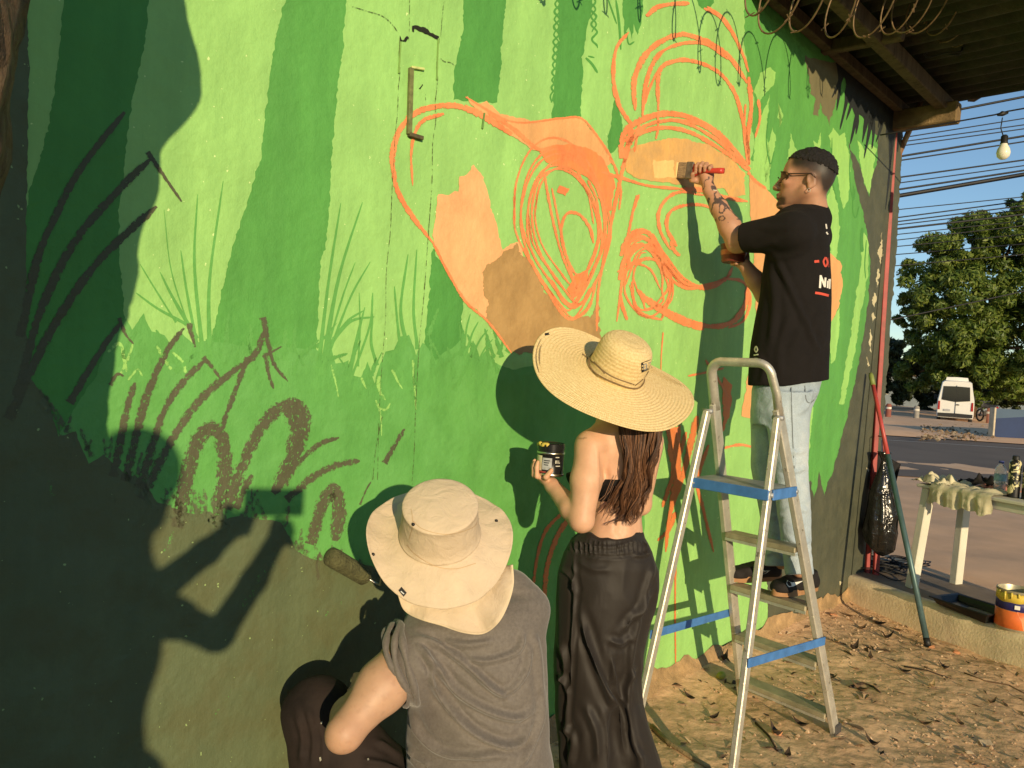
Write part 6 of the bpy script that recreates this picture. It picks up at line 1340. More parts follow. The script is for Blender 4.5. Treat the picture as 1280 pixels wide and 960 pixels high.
vs = [p for r in hp for p in r]; hd.add(vs, [tuple(range(13, -1, -1)), tuple(range(len(vs) - 14, len(vs)))] + [(j * 14 + i, j * 14 + (i + 1) % 14, (j + 1) * 14 + (i + 1) % 14, (j + 1) * 14 + i) for j in range(len(hp) - 1) for i in range(14)])
hd.build('handle', M('red_handle', (.48, .045, .03), .3, var=.1), bru, smooth=True)
cp = thing('paint_cup', 'dark red paint cup held in the hand below the raised arm', 'cup', tuple(CUP - Vector((0, 0, .035))))
MB().lathe(CUP - Vector((0, 0, .04)), [(0, 0), (.046, 0), (.050, .004), (.056, .072), (.058, .074), (.058, .079), (.053, .079), (.051, .05), (0, .05)], 28).build('cup', M('cup_red', (.13, .028, .018), .35, var=.3, vs=16), cp, smooth=True, angle=40)
MB().lathe(CUP - Vector((0, 0, .04)), [(.0535, .030), (.0548, .031), (.0562, .052), (.0552, .053)], 28, closed=True).build('paint_smear', M('smear_orange', (.34, .11, .05), .4, var=.5, vs=20), cp, smooth=True)
# ------------------------------------------------------------------ the woman in the straw hat
wom = thing('person', 'woman with long brown hair wearing a wide straw hat and black trousers', 'person', tuple(Vector((at(765, 960, 2.45).x, 2.45, 0))))
WSK = skin_mat('skin_warm', None)
s = SDF((-.02, 2.02, .0), (.62, 2.80, 1.62), .0045)
s.loft([(528, 752, 812, 2.45, .055), (540, 736, 822, 2.45, .075), (556, 736, 820, 2.455, .085), (590, 741, 812, 2.46, .090), (625, 741, 805, 2.46, .088), (648, 736, 802, 2.46, .088), (668, 730, 804, 2.46, .095), (700, 726, 806, 2.46, .10)], .03)
ang = math.radians(22); inc = math.radians(31); HA = ((R_ * math.sin(ang) + U_ * math.cos(ang)).normalized() * math.cos(inc) - F_ * math.sin(inc)).normalized(); HCt = at(769, 466, 2.40)
wf = Vector((math.sin(math.radians(-48)), math.cos(math.radians(-48)), 0)); wf = (wf - HA * wf.dot(HA)).normalized(); T = head(s, HCt - HA * .050, wf, HA.cross(wf), HA, .78)
s.cone(HCt - HA * .10, at(781, 540, 2.46), .044, .056, .03)
WS, WE, WW = at(739, 558, 2.40), at(727, 650, 2.345), at(691, 608, 2.475)
s.chain([at(758, 545, 2.44), WS], [.05, .047], .03)
s.chain([WS, at(733, 600, 2.37), WE], [.049, .047, .037], .02); s.chain([WE, at(715, 636, 2.385), WW], [.037, .037, .024], .014)
JAR = at(687, 594, 2.49)
s.cone(WW, at(684, 600, 2.495), .023, .020, .012)
# hand cradling the jar from below: palm under it, fingers up its far left side, thumb in front
pc = at(681, 598, 2.505); s.ell(pc, (.026, .034, .014), None, .012)
for i in range(4):
    a = math.radians(150 + 22 * i); rr = .052; b0 = JAR + Vector((math.cos(a) * .03, math.sin(a) * .03, -.008)); b1 = JAR + Vector((math.cos(a) * rr, math.sin(a) * rr, -.002)); b2 = JAR + Vector((math.cos(a) * (rr + .003), math.sin(a) * (rr + .003), .022 + .004 * (i % 2))); b3 = JAR + Vector((math.cos(a) * rr, math.sin(a) * rr, .040 + .004 * (i % 2)))
    s.cone(pc, b0, .011, .0095, .006).cone(b0, b1, .009, .0088, .004).cone(b1, b2, .0085, .008, .003).cone(b2, b3, .008, .0065, .003)
a = math.radians(-105); s.cone(pc, JAR + Vector((math.cos(a) * .052, math.sin(a) * .052, .0)), .012, .0095, .006).cone(JAR + Vector((math.cos(a) * .052, math.sin(a) * .052, .0)), JAR + Vector((math.cos(a + .3) * .055, math.sin(a + .3) * .055, .024)), .0095, .0075, .003)
# right arm bent in front, legs and feet
s.chain([at(812, 552, 2.52), at(800, 630, 2.62), at(740, 640, 2.72)], [.046, .036, .024], .02); hand(s, at(734, 640, 2.74), (1, 0, .2), (-1, 0, .3), (0, -1, 0), .9)
for x0, Y in ((732, 2.43), (776, 2.48)):
    hp_ = at(x0 + 8, 720, Y); kn = Vector((hp_.x, hp_.y + .02, .47)); an = Vector((hp_.x - .01, hp_.y, .09)); s.chain([hp_, kn, an], [.058, .044, .034], .03); s.chain([an, an + Vector((-.03, .02, -.05)), an + Vector((-.12, .10, -.06))], [.034, .030, .022], .015)
P, Q = s.tri(); P = laplace(P, Q, 1, .4)
# spine groove, shoulder blade and waist
P = folds(P, Q, [([(779, 640), (776, 655), (774, 672)], 6, -.005), ([(757, 560), (755, 580), (758, 600)], 4, -.005), ([(750, 556), (752, 590), (752, 630)], 3, -.004)])
col = np.tile(SKIN_A, (len(P), 1)) * (1 + .10 * fbm(P, 6, 3))[:, None]
x, y = pix(P); mk = (np.abs(y - (548 - (x - 726) * .08)) < .9) & (x > 722) & (x < 734) & ((P - np.array(WS)) @ _F < .0); col[mk] *= .6
wbody = emit('body', P, Q, WSK, wom, col)
# bandeau top
BLK = cloth('black_ribbed', (.012, .010, .009), .85, .2, 30, wr=.2, wrs=30)
s = SDF((.08, 2.20, .95), (.50, 2.75, 1.35), .0045)
s.loft([(599, 741, 812, 2.46, .090), (612, 741.5, 810, 2.46, .089), (627, 741, 806, 2.46, .088)], .0, grow=.006)
s.ell(at(728, 592, 2.545), (.055, .060, .055), None, .03)
s.plane(at(780, 598, 2.4), U_); s.plane(at(780, 628, 2.4), -U_) if False else None
P, Q = s.tri(); P = folds(P, Q, [([(750, 606), (770, 607), (790, 604)], 2, .003), ([(750, 614), (770, 614), (790, 612)], 2, .003), ([(750, 621), (770, 621), (790, 618)], 2, .003)]); P = laplace(P, Q, 1, .4)
emit('bandeau_top', P, Q, BLK, wom)
# trousers
SAT, nt, b = newmat('black_satin'); v = coords(nt); b.inputs['Base Color'].default_value = (.019, .0145, .0115, 1); b.inputs['Roughness'].default_value = .62; b.inputs['Specular IOR Level'].default_value = .30; b.inputs['Sheen Weight'].default_value = .05
mp = nt.new('Mapping'); mp.inputs['Scale'].default_value = (1, 1, .45); nt.link(v, mp.inputs[0])
n_ = nt.bump(nt.noise(mp.outputs[0], 8, 3, .5, .8), .16, .04); n_ = nt.bump(nt.noise(v, 60, 3, .5, .8), .06, .004, n_); nt.link(n_, b.inputs['Normal'])
s = SDF((-.02, 2.10, .0), (.62, 2.85, 1.02), .005)
s.loft([(664, 724, 806, 2.46, .100), (672, 714, 808, 2.46, .106), (690, 704, 820, 2.46, .115), (714, 697, 828, 2.46, .125), (750, 694, 824, 2.46, .130), (783, 692, 815, 2.46, .130), (817, 689, 808, 2.46, .130), (848, 690, 804, 2.46, .130), (880, 693, 806, 2.46, .130), (908, 696, 814, 2.46, .135), (958, 697, 829, 2.46, .145), (1035, 698, 838, 2.46, .16)], .0, pw=2.0)
c0 = at(766, 668, 2.38); s.ell(c0 + Vector((0, -.03, .014)), (.085, .08, .022), None, .012, 's')
s.cone(at(785, 780, 2.335), at(781, 860, 2.335), .010, .036, .015, 's'); s.cone(at(781, 860, 2.335), at(784, 1040, 2.315), .036, .060, .015, 's')
P, Q = s.tri()
wfold = [([(716, 684), (717, 750), (713, 830), (709, 893), (711, 955)], 2.5, .006), ([(722, 760), (735, 800), (752, 850), (772, 895), (782, 950)], 5, .010), ([(727, 783), (743, 827), (763, 873), (782, 912)], 3, .008), ([(777, 790), (790, 773), (806, 758), (820, 735)], 4, .008), ([(760, 800), (776, 805), (790, 795)], 4, .007), ([(820, 700), (812, 730), (800, 770), (790, 820), (792, 880)], 4, .007), ([(700, 710), (712, 722), (720, 745)], 3, .007), ([(698, 800), (706, 830), (700, 860)], 4, .009), ([(694, 840), (704, 850), (708, 870)], 3, .009), ([(800, 830), (785, 860), (790, 920), (806, 957)], 4, .008), ([(730, 880), (745, 915), (748, 958)], 5, .008), ([(720, 700), (740, 712), (765, 712)], 4, .003), ([(705, 905), (716, 925), (712, 958)], 4, .008), ([(765, 820), (770, 860), (785, 890)], 3, .007), ([(815, 690), (802, 694), (790, 692)], 3, .005)]
wfold += [([(712 + 6 * i, 676), (713 + 6 * i, 690 + (i * 7) % 6)], 1.5, .0028 + .0012 * ((i * 5) % 3)) for i in range(17)] + [([(708, 686), (740, 694), (775, 696), (815, 688)], 1.8, -.003), ([(714, 673), (740, 681), (766, 684), (806, 672)], 2.2, .003)]
wfold = [(q[0], q[1], q[2] * 1.35) for q in wfold]; P = folds(P, Q, wfold); Nn = normals(P, Q); P = P + Nn * (.014 * fbm(P * np.array([1, 1, .42]), 7, 3) - .022 * np.abs(fbm(P @ np.array([[1, 0, .5], [0, 1, .3], [-.3, .2, .55]]), 11, 2)))[:, None]; P = laplace(P, Q, 1, .5)
emit('trousers', P, Q, SAT, wom)
# hair
HRM, nt, b = newmat('brown_hair'); geo = nt.new('NewGeometry'); nt.link(nt.ramp(geo.outputs['Random Per Island'], [(0., (.045, .018, .008)), (.6, (.120, .050, .022)), (1., (.28, .130, .060))]), b.inputs['Base Color']); b.inputs['Roughness'].default_value = .42; b.inputs['Specular IOR Level'].default_value = .5
rg = np.random.default_rng(12); hb = MB()
LK = [([(776, 505), (778, 540), (785, 570), (780, 600), (768, 625), (752, 643)], 2.2), ([(781, 505), (783, 545), (788, 580), (783, 612), (772, 636), (760, 652)], 2.6), ([(788, 505), (790, 545), (791, 585), (786, 620), (779, 645), (768, 657)], 3.2), ([(797, 505), (798, 545), (797, 585), (794, 620), (788, 645), (786, 658)], 3.4), ([(806, 505), (806, 545), (803, 580), (800, 612), (796, 636), (790, 652)], 3.4), ([(813, 505), (814, 540), (810, 575), (806, 600), (803, 622), (800, 640)], 3.0), ([(818, 508), (820, 540), (815, 570), (810, 596), (806, 616), (802, 632)], 2.6), ([(821, 510), (823, 538), (818, 562), (812, 585), (808, 600), (806, 612)], 2.0)]
for g, sp in LK:
    G = np.array(cat_rom(g, 6)); m = len(G)
    for k in range(11):
        cx_, cd2 = rg.normal(0, sp), abs(rg.normal(0, .013)); ph = rg.uniform(0, 6); am = rg.uniform(2.2, 5.2); en = m - int(rg.integers(0, 9)); cur = rg.uniform(-7, 3)
        for q_ in range(22):
            ox, dz = cx_ + rg.normal(0, .95), cd2 + rg.normal(0, .0018); P_l = []; en2 = max(8, en - int(rg.integers(0, 4))); ph2 = ph + rg.normal(0, .25)
            for i in range(en2):
                f = i / (m - 1); wx = am * math.sin(f * 15 + ph2) * min(1, f * 1.6); x_ = G[i][0] + ox * (1 - .2 * f) + wx + cur * max(0, f - .75) * 4; y_ = G[i][1]
                P_l.append(at(x_, y_, 2.372 - dz - .014 * math.sin(min(1, f * 1.3) * PI) + .006 * math.cos(f * 13 + ph2) * f))
            n2 = len(P_l); hb.tube(P_l, [.0010 * (1 - .75 * max(0, i / n2 - .6) / .4) for i in range(n2)], 3, caps=False)
for k in range(40):      # loose ends against the skin and beside the arm
    x0, y0 = rg.uniform(752, 800), rg.uniform(625, 648); hb.tube([at(x0 + 12, y0 - 34, 2.355), at(x0 + 4, y0 - 14, 2.35), at(x0 - rg.uniform(0, 12), y0 + rg.uniform(-2, 8), 2.352)], [.0012, .0010, .0004], 3, caps=False)
for k in range(14): x0 = rg.uniform(812, 824); hb.tube([at(x0, 520, 2.37), at(x0 + rg.uniform(0, 6), 560, 2.36), at(x0 - rg.uniform(0, 8), 600, 2.36)], [.0009, .0008, .0004], 3, caps=False)
hb.build('hair', HRM, wom, smooth=True)
# straw hat
STRAW, nt, b = newmat('straw'); v = coords(nt, 'UV'); mp = nt.new('Mapping'); mp.inputs['Scale'].default_value = (70, 1, 1); nt.link(v, mp.inputs[0]); vo = coords(nt)
w1 = nt.new('TexWave', wave_type='BANDS', bands_direction='X'); w1.inputs['Scale'].default_value = 26; w1.inputs['Distortion'].default_value = 1.2; nt.link(v, w1.inputs[0])
c = nt.mix(nt.ramp(nt.noise(vo, 160, 4, .6), [(.3, 0.), (.7, 1.)]), (.64, .45, .19), (.88, .69, .37)); c = nt.mix(nt.math('MULTIPLY', w1.outputs['Fac'], .20), c, (.50, .34, .13))
nt.link(c, b.inputs['Base Color']); b.inputs['Roughness'].default_value = .65; nt.link(nt.bump(w1.outputs['Fac'], .35, .004), b.inputs['Normal'])
ang = math.radians(22); img = (R_ * math.sin(ang) + U_ * math.cos(ang)).normalized(); inc = math.radians(31)
HA = (img * math.cos(inc) - F_ * math.sin(inc)).normalized(); HCt = at(769, 466, 2.40); HX = (R_ * math.cos(ang) - U_ * math.sin(ang))
prof = []; RB = .262; rc = .088; nb = 17
for i in range(nb * 4 + 1):            # brim from edge to crown, one ridge for each sewn braid
    f = i / (nb * 4); r = RB + (rc - RB) * f; h = -.020 + .020 * f ** 1.2 + .0022 * abs(math.sin(PI * i / 4)); prof.append((r, h))
nc = 13
for i in range(1, nc * 4 + 1):
    t = i / (nc * 4); a = t * 1.0; r = rc * (1 - .10 * a) * math.sqrt(max(0, 1 - max(0, (a - .42) / .58) ** 2.3)); h = .125 * (1 - (1 - a) ** 1.7) ; k = .0020 * abs(math.sin(PI * i / 4)); prof.append((max(0, r + k * (1 - a)), h + k * a))
prof[-1] = (0, prof[-1][1])
def hat_wave(a, r, h):
    e = max(0, (r - .10) / .16); return r * (1 + .03 * math.sin(2 * a + .6) * e + .010 * math.sin(5 * a) * e), h + e * e * (.016 * math.sin(2 * a + 2.2) + .010 * math.sin(3 * a + .5))
hm = MB(); SG = 120; hm.lathe(HCt, prof, SG, axis=HA, xdir=HX, fn=hat_wave)
uvs = [(k / SG * 3., j / len(prof)) for j in range(len(prof)) for k in range(SG)]
hat = hm.build('straw_hat', STRAW, wom, smooth=True, uv=uvs)
cd_ = MB(); cp_ = [HCt + HX * (math.cos(a) * (rc + .005)) + HA.cross(HX) * (math.sin(a) * (rc + .005)) + HA * (.012 + .004 * math.sin(3 * a)) for a in np.linspace(0, 2 * PI, 49)[:-1]]
cd_.tube(cp_, .0022, 5, closed=True); cd_.build('cord', M('hat_cord', (.20, .13, .06), .8), hat, smooth=True)
dg = bpy.context.evaluated_depsgraph_get(); ht = BVHTree.FromPolygons([tuple(q) for q in hm.v], hm.f)
decal_strokes('cord_tail', ht, [([(728, 442), (737, 450), (748, 458), (756, 467)], 1.6), ([(742, 452), (752, 462), (768, 472), (793, 481)], 1.6), ([(794, 482), (804, 474), (811, 464)], 1.2)], bpy.data.materials['hat_cord'], hat, .002)
HLB = M('label_black', (.012, .012, .012), .7)
decal_fill('label', ht, [[(801.5, 453.5), (816, 448.5), (815, 460.5), (802, 466)]], HLB, hat, .002)
decal_strokes('label_mark', ht, [([(805, 456), (808, 455), (808, 461), (805, 462), (805, 456)], 1.2), ([(811, 454), (814, 453)], 1.2), ([(811, 458), (814, 457)], 1.)], M('label_grey', (.30, .30, .28), .7), hat, .003)
decal_fill('edge_tag', ht, [[(681, 416.5), (686.5, 415.5), (687, 418.5), (681.5, 419.5)]], HLB, hat, .002)
# the jar
jar = thing('paint_jar', 'black labelled paint jar held up in the hand of the woman', 'jar', tuple(JAR))
JX = 1.0; MB().lathe(JAR, [(0, 0), (.042, 0), (.0445, .003), (.0445, .009), (.0435, .011), (.0435, .070), (.0445, .072), (.0445, .077), (.043, .079), (.043, .084), (.0445, .085), (.0445, .103), (.042, .106), (.037, .104), (0, .103)], 40).build('jar', M('jar_black', (.012, .012, .013), .25, var=.2), jar, smooth=True, angle=35)
MB().lathe(JAR, [(.0446, .0715), (.0455, .0725), (.0455, .0765), (.0446, .0775)], 40, closed=True).build('rim', M('tin_rim', (.6, .58, .5), .3, metal=1.), jar, smooth=True)
MB().lathe(JAR, [(.0446, .002), (.0453, .003), (.0453, .008), (.0446, .009)], 40, closed=True).build('rim', bpy.data.materials['tin_rim'], jar, smooth=True)
def arc(name, a0, a1, z0, z1, mat, r=.0442, n=8):
    mb = MB(); P = [JAR + Vector((math.sin(a) * r, -math.cos(a) * r, z)) for z in (z0, z1) for a in np.linspace(a0, a1, n)]; mb.sheet(P, n, 2); mb.build(name, mat, jar, smooth=True)
arc('cream_label', -1.5, -.72, .018, .066, M('label_cream', (.62, .56, .36), .6, var=.2, vs=40)); arc('grey_label', -.68, .05, .022, .060, M('label_silver', (.33, .34, .35), .5, var=.25, vs=60)); arc('red_stripe', -1.5, .0, .012, .0165, M('label_red', (.30, .05, .04), .5))
for i, (a0, a1, z0, z1) in enumerate([(.30, .40, .044, .054), (.46, .50, .044, .054), (.56, .68, .044, .047), (.56, .60, .047, .054), (.35, .72, .034, .037), (.3, .6, .062, .065), (-.55, -.1, .05, .053), (-.55, -.15, .043, .046), (-.55, -.2, .036, .039)]): arc('label_print', a0, a1, z0, z1, M('label_print', (.55, .53, .45), .6) if i == 0 else bpy.data.materials['label_print'] if i < 6 else bpy.data.materials['jar_black'], .0444, 4)
MB().tube([JAR + Vector((math.sin(a) * .041, -math.cos(a) * .041, .101 + .004 * math.sin(9 * a))) for a in np.linspace(-1.7, -.3, 12)], [.004 + .002 * (i % 3) for i in range(12)], 6).build('dried_paint', M('dried_yellow', (.62, .48, .10), .5), jar, smooth=True)

# ------------------------------------------------------------------ the kneeling painter in the bucket hat
kn_ = thing('person', 'kneeling painter seen from behind in a beige sun hat and grey sleeveless shirt', 'person', (at(600, 960, 1.95).x, 1.95, 0))
s = SDF((-.72, 1.40, .0), (.42, 2.58, 1.30), .005)
ang = math.radians(5); inc = math.radians(40); KA = ((R_ * math.sin(ang) + U_ * math.cos(ang)).normalized() * math.cos(inc) - F_ * math.sin(inc)).normalized(); SHd = at(550, 668, 1.875) - KA * .055
kf = Vector((math.sin(math.radians(-26)), math.cos(math.radians(-26)), 0)); kf = (kf - KA * kf.dot(KA)).normalized(); T = head(s, SHd, kf, KA.cross(kf), KA, .86)
s.cone(SHd - KA * .05, at(590, 775, 1.97), .052, .062, .03)
s.loft([(752, 545, 660, 1.98, .07), (775, 520, 668, 1.98, .085), (800, 518, 672, 1.97, .10), (850, 522, 674, 1.97, .10), (900, 524, 674, 1.97, .10), (960, 526, 676, 1.97, .11), (1060, 528, 680, 1.98, .12), (1120, 530, 685, 2.0, .11)], .03)
KS, KE, KW = at(514, 816, 1.925), at(431, 916, 1.765), at(455, 862, 2.0)
s.chain([at(550, 795, 1.98), KS], [.055, .058], .03); s.chain([KS, at(478, 858, 1.85), KE], [.060, .060, .038], .025); s.ell(KE + Vector((-.012, -.010, -.012)), (.024, .024, .024), None, .016); s.chain([KE, at(438, 895, 1.86), KW], [.043, .046, .029], .016)
hand(s, KW + Vector((.0, .05, .0)), (1, .3, 0), (0, 1, .1), (0, 0, -1), 1.0)
# right arm to the roller, hidden behind the hat
s.chain([at(652, 760, 2.0), at(655, 850, 2.17), HAND_R + Vector((.02, .0, -.01))], [.058, .045, .029], .02); hand(s, HAND_R + Vector((-.01, 0, 0)), (at(580, 738, 2.10) - at(540, 718, 2.15)), (0, -.3, 1), (-.3, -1, 0), 1.0)
KNL = at(398, 905, 2.02); KNL.z = .50; KHL = at(566, 1100, 2.0); FTL = Vector((KNL.x + .04, KNL.y - .03, .08)); s.chain([KHL, KNL, FTL], [.085, .058, .038], .03); s.chain([FTL, FTL + Vector((-.03, .06, -.04)), FTL + Vector((-.08, .17, -.05))], [.036, .032, .024], .015)
KHR = at(640, 1100, 2.0); KNR = Vector((.10, 2.34, .075)); FTR = Vector((.24, 1.97, .06)); s.chain([KHR, KNR, FTR], [.085, .056, .036], .03); s.chain([FTR, FTR + Vector((.05, -.12, -.02))], [.034, .026], .015)
P, Q = s.tri(); P = laplace(P, Q, 1, .4); col = np.tile(np.array((.50, .305, .195)), (len(P), 1)) * (1 + .10 * fbm(P, 7, 3))[:, None]
el = .45 * np.exp(-(np.linalg.norm(P - np.array(KE), axis=1) / .05) ** 2)[:, None]; col = col * (1 - el) + np.array((.44, .21, .135)) * el
fk = np.where(fbm(P, 95, 2) > .21, .22, 0)[:, None]; col = col * (1 - fk) + np.array((.34, .18, .11)) * fk
emit('body', P, Q, skin_mat('skin_light', None), kn_, col)
# shirt
GRY, nt, b = newmat('grey_jersey'); v = coords(nt); c = nt.ramp(nt.noise(v, 130, 5, .7), [(.3, (.105, .088, .074)), (.7, (.165, .142, .122))]); c = nt.mix(nt.ramp(nt.noise(v, 9, 4, .6), [(.35, .25), (.6, 0.)]), c, (.085, .070, .060)); nt.link(c, b.inputs['Base Color']); b.inputs['Roughness'].default_value = .75; b.inputs['Sheen Weight'].default_value = .25; nt.link(nt.bump(nt.noise(v, 700, 2, .5), .25, .001), b.inputs['Normal'])
s = SDF((-.36, 1.62, .25), (.36, 2.22, 1.12), .0045)
s.loft([(742, 556, 664, 2.0, .04), (752, 530, 670, 1.985, .075), (766, 510, 675, 1.975, .095), (785, 499, 681, 1.97, .108), (810, 499, 683, 1.965, .116), (850, 506, 684.5, 1.96, .125), (885, 509, 685.5, 1.96, .128), (935, 507, 689, 1.96, .132), (965, 508, 693, 1.96, .135), (1090, 505, 702, 1.98, .145)], .0)
s.cone(at(640, 738, 2.01), at(660, 762, 2.0), .055, .06, .03)
s.ell(at(524, 826, 1.915), (.085, .100, .102), None, .03)
adr = (KE - KS).normalized(); s.plane(at(506, 818, 1.89), adr) if False else None
ah = SDF((-.36, 1.62, .25), (.36, 2.22, 1.12), .0045)
slv = (-R_ * .93 - U_ * .30 - F_ * .1).normalized(); s.plane(at(499, 832, 1.9), (-R_ * .99 + U_ * .06))
P, Q = s.tri()
kf_ = [([(519, 800), (546, 834), (572, 866), (612, 890), (649, 898), (672, 880)], 4.5, .011), ([(517, 794), (551, 808), (580, 829), (615, 861), (639, 877)], 4, .010), ([(533, 840), (551, 871), (586, 909), (626, 930), (652, 925), (673, 887)], 4.5, .011), ([(511, 890), (525, 919), (551, 941), (586, 946), (639, 943)], 4.5, .010), ([(578, 824), (612, 826), (647, 813), (655, 787)], 4, .008), ([(599, 848), (631, 866), (657, 840), (664, 800)], 4, .007), ([(560, 880), (596, 918), (640, 934), (668, 915)], 3.5, .007), ([(548, 800), (585, 806), (620, 800)], 4, .006), ([(650, 960), (664, 935), (676, 900), (680, 860)], 4, .008), ([(510, 935), (522, 948), (540, 958)], 3, .008), ([(512, 946), (520, 955), (530, 965)], 3, .008), ([(668, 790), (674, 830), (676, 870)], 4, .006), ([(530, 815), (540, 835), (540, 860)], 3, .008)]
kf_ = [(q[0], q[1], q[2] * 1.3) for q in kf_]; P = folds(P, Q, kf_); Nn = normals(P, Q); P = P + Nn * (.007 * fbm(P, 12, 3))[:, None]; P = laplace(P, Q, 1, .5)
shk = emit('sleeveless_shirt', P, Q, GRY, kn_)
# rolled sleeve: layered hem round the shoulder
aax = slv; e1 = (Vector((0, -1, 0)) - aax * aax.dot(Vector((0, -1, 0)))).normalized(); e2 = aax.cross(e1); cA = at(504.5, 830, 1.905)
for j, (off, rr, tw) in enumerate([(.006, .084, .0075), (-.006, .087, .0080), (-.018, .089, .0085), (.016, .080, .006)]):
    pts = []
    for t in np.linspace(0, 2 * PI, 41)[:-1]:
        r2 = rr * (1 + .04 * math.sin(2 * t + j) + .03 * math.sin(5 * t + 2 * j)); pts.append(cA + aax * (off + .010 * math.sin(t * 2 + j * 1.7) + .006 * math.sin(3 * t)) + e1 * (math.cos(t) * r2) + e2 * (math.sin(t) * r2 * 1.17))
    MB().tube(pts, [tw * (1 + .25 * math.sin(k * 1.3 + j)) for k in range(40)], 8, closed=True).build('rolled_sleeve', GRY, shk, smooth=True)
# trousers
TRK = cloth('dark_trousers', (.020, .014, .012), .85, .3, 12, wr=.25, wrs=9, alt=(.028, .018, .015))
s = SDF((-.74, 1.55, .0), (.42, 2.58, .72), .0065)
s.chain([KHL, (KHL + KNL) / 2 + Vector((0, 0, .01)), KNL], [.125, .105, .088], .03); s.chain([KNL, FTL + Vector((0, 0, .03))], [.088, .062], .03); s.chain([KHR, KNR], [.12, .085], .03); s.chain([KNR, FTR], [.085, .055], .03)
s.loft([(985, 520, 688, 1.99, .13), (1060, 516, 694, 2.0, .14), (1130, 514, 698, 2.0, .15), (1190, 530, 680, 2.0, .13)], .04)
P, Q = s.tri(); P = folds(P, Q, [([(372, 890), (378, 920), (376, 955)], 4, .008), ([(384, 880), (392, 920), (390, 958)], 4, .008), ([(398, 900), (404, 930), (402, 960)], 4, .007), ([(470, 925), (490, 935), (505, 945)], 4, .010), ([(450, 950), (480, 955), (505, 965)], 4, .010)]); Nn = normals(P, Q); P = P + Nn * (.014 * fbm(P, 9, 3))[:, None]; P = laplace(P, Q, 1, .5)
trk = emit('trousers', P, Q, TRK, kn_); tt_ = bvh(P, Q)
decal_fill('paint_speck', tt_, [[(399, 947), (401, 946), (402, 950), (400, 952)], [(459, 948), (461, 947.5), (461.5, 950), (459.5, 950.5)], [(401, 902), (403, 902), (402.5, 905), (401, 905)]], M('speck', (.5, .48, .40), .8), trk, .002, 1.)
# sun hat with neck flap
CAN = cloth('beige_canvas', (.60, .475, .335), .9, .06, 20, 500, wr=.28, wrs=20, bump=.35, alt=(.54, .42, .29), altpos=(.5, .8))
ang = math.radians(5); img = (R_ * math.sin(ang) + U_ * math.cos(ang)).normalized(); inc = math.radians(40)
KA = (img * math.cos(inc) - F_ * math.sin(inc)).normalized(); KX = (R_ * math.cos(ang) - U_ * math.sin(ang)); KY = KA.cross(KX); KC = at(550, 668, 1.875)
RK = .178
prof = [(RK - .004, -.0245), (RK, -.0235), (RK + .0012, -.0215), (RK, -.0195), (RK - .003, -.019), (RK - .006, -.0195)]
for i in range(1, 21): f = i / 20; prof.append((RK - .006 + (.098 - RK + .006) * f, -.0195 + .0195 * f ** 1.1))
prof += [(.0965, .004), (.0985, .006), (.0975, .009), (.0955, .012), (.0930, .03), (.0905, .06), (.0885, .085), (.0875, .100), (.0885, .1035), (.0880, .1065), (.0860, .108), (.083, .1095)] + [(.083 * (1 - f), .1095 + .010 * (1 - (1 - f) ** 2)) for f in (.1, .2, .35, .5, .65, .8, .92, 1.)]
def kw(a, r, h):
    e = max(0, (r - .105) / .08); g = 1 + .02 * math.sin(2 * a + 1) * (h > 0)
    rp = .0022 * (math.sin(14 * a + 30 * r) + .6 * math.sin(23 * a - 40 * r) * (math.cos(a) > 0)) * e * (1 - .4 * e) if e > 0 else .0012 * math.sin(9 * a + 60 * h) * (.005 < h < .095)
    return r * g * (1 + e * (.035 * math.cos(a - PI) * 0 + .02 * math.sin(3 * a))), h + e * e * (.022 * math.cos(2 * (a - .25)) + .030 * math.cos(a - 2.6) * .6 + .008 * math.sin(4 * a + 1)) + rp
hm = MB(); hm.lathe(KC, prof, 110, axis=KA, xdir=KX, fn=kw); khat = hm.build('sun_hat', CAN, kn_, smooth=True); kt = BVHTree.FromPolygons([tuple(q) for q in hm.v], hm.f)
STI = M('stitching', (.50, .35, .20), .9)
decal_strokes('stitching', kt, [([(508, 681), (520, 694), (545, 708), (570, 711), (595, 704)], .9), ([(515, 650), (530, 662), (560, 668), (590, 660), (599, 648)], .8), ([(514, 636), (516, 655), (511, 675)], .8)], STI, khat, .0012)
DOT = M('eyelet_black', (.015, .015, .015), .4, metal=.3)
for (x, y) in ((516.5, 655.5), (466.5, 693), (620.5, 651)):
    p = hit(kt, x, y, .002); MB().lathe(p, [(0, .002), (.0035, .0015), (.0042, 0)], 12, axis=-F_).build('eyelet', DOT, khat, smooth=True)
decal_fill('brim_tag', kt, [[(498, 738), (502, 733.5), (508.5, 741), (504.5, 746)]], HLB, khat, .002, 1.5)
decal_strokes('tag_mark', kt, [([(501, 739), (505, 742.5)], 1.2)], M('tag_white', (.6, .6, .58), .7), khat, .003)
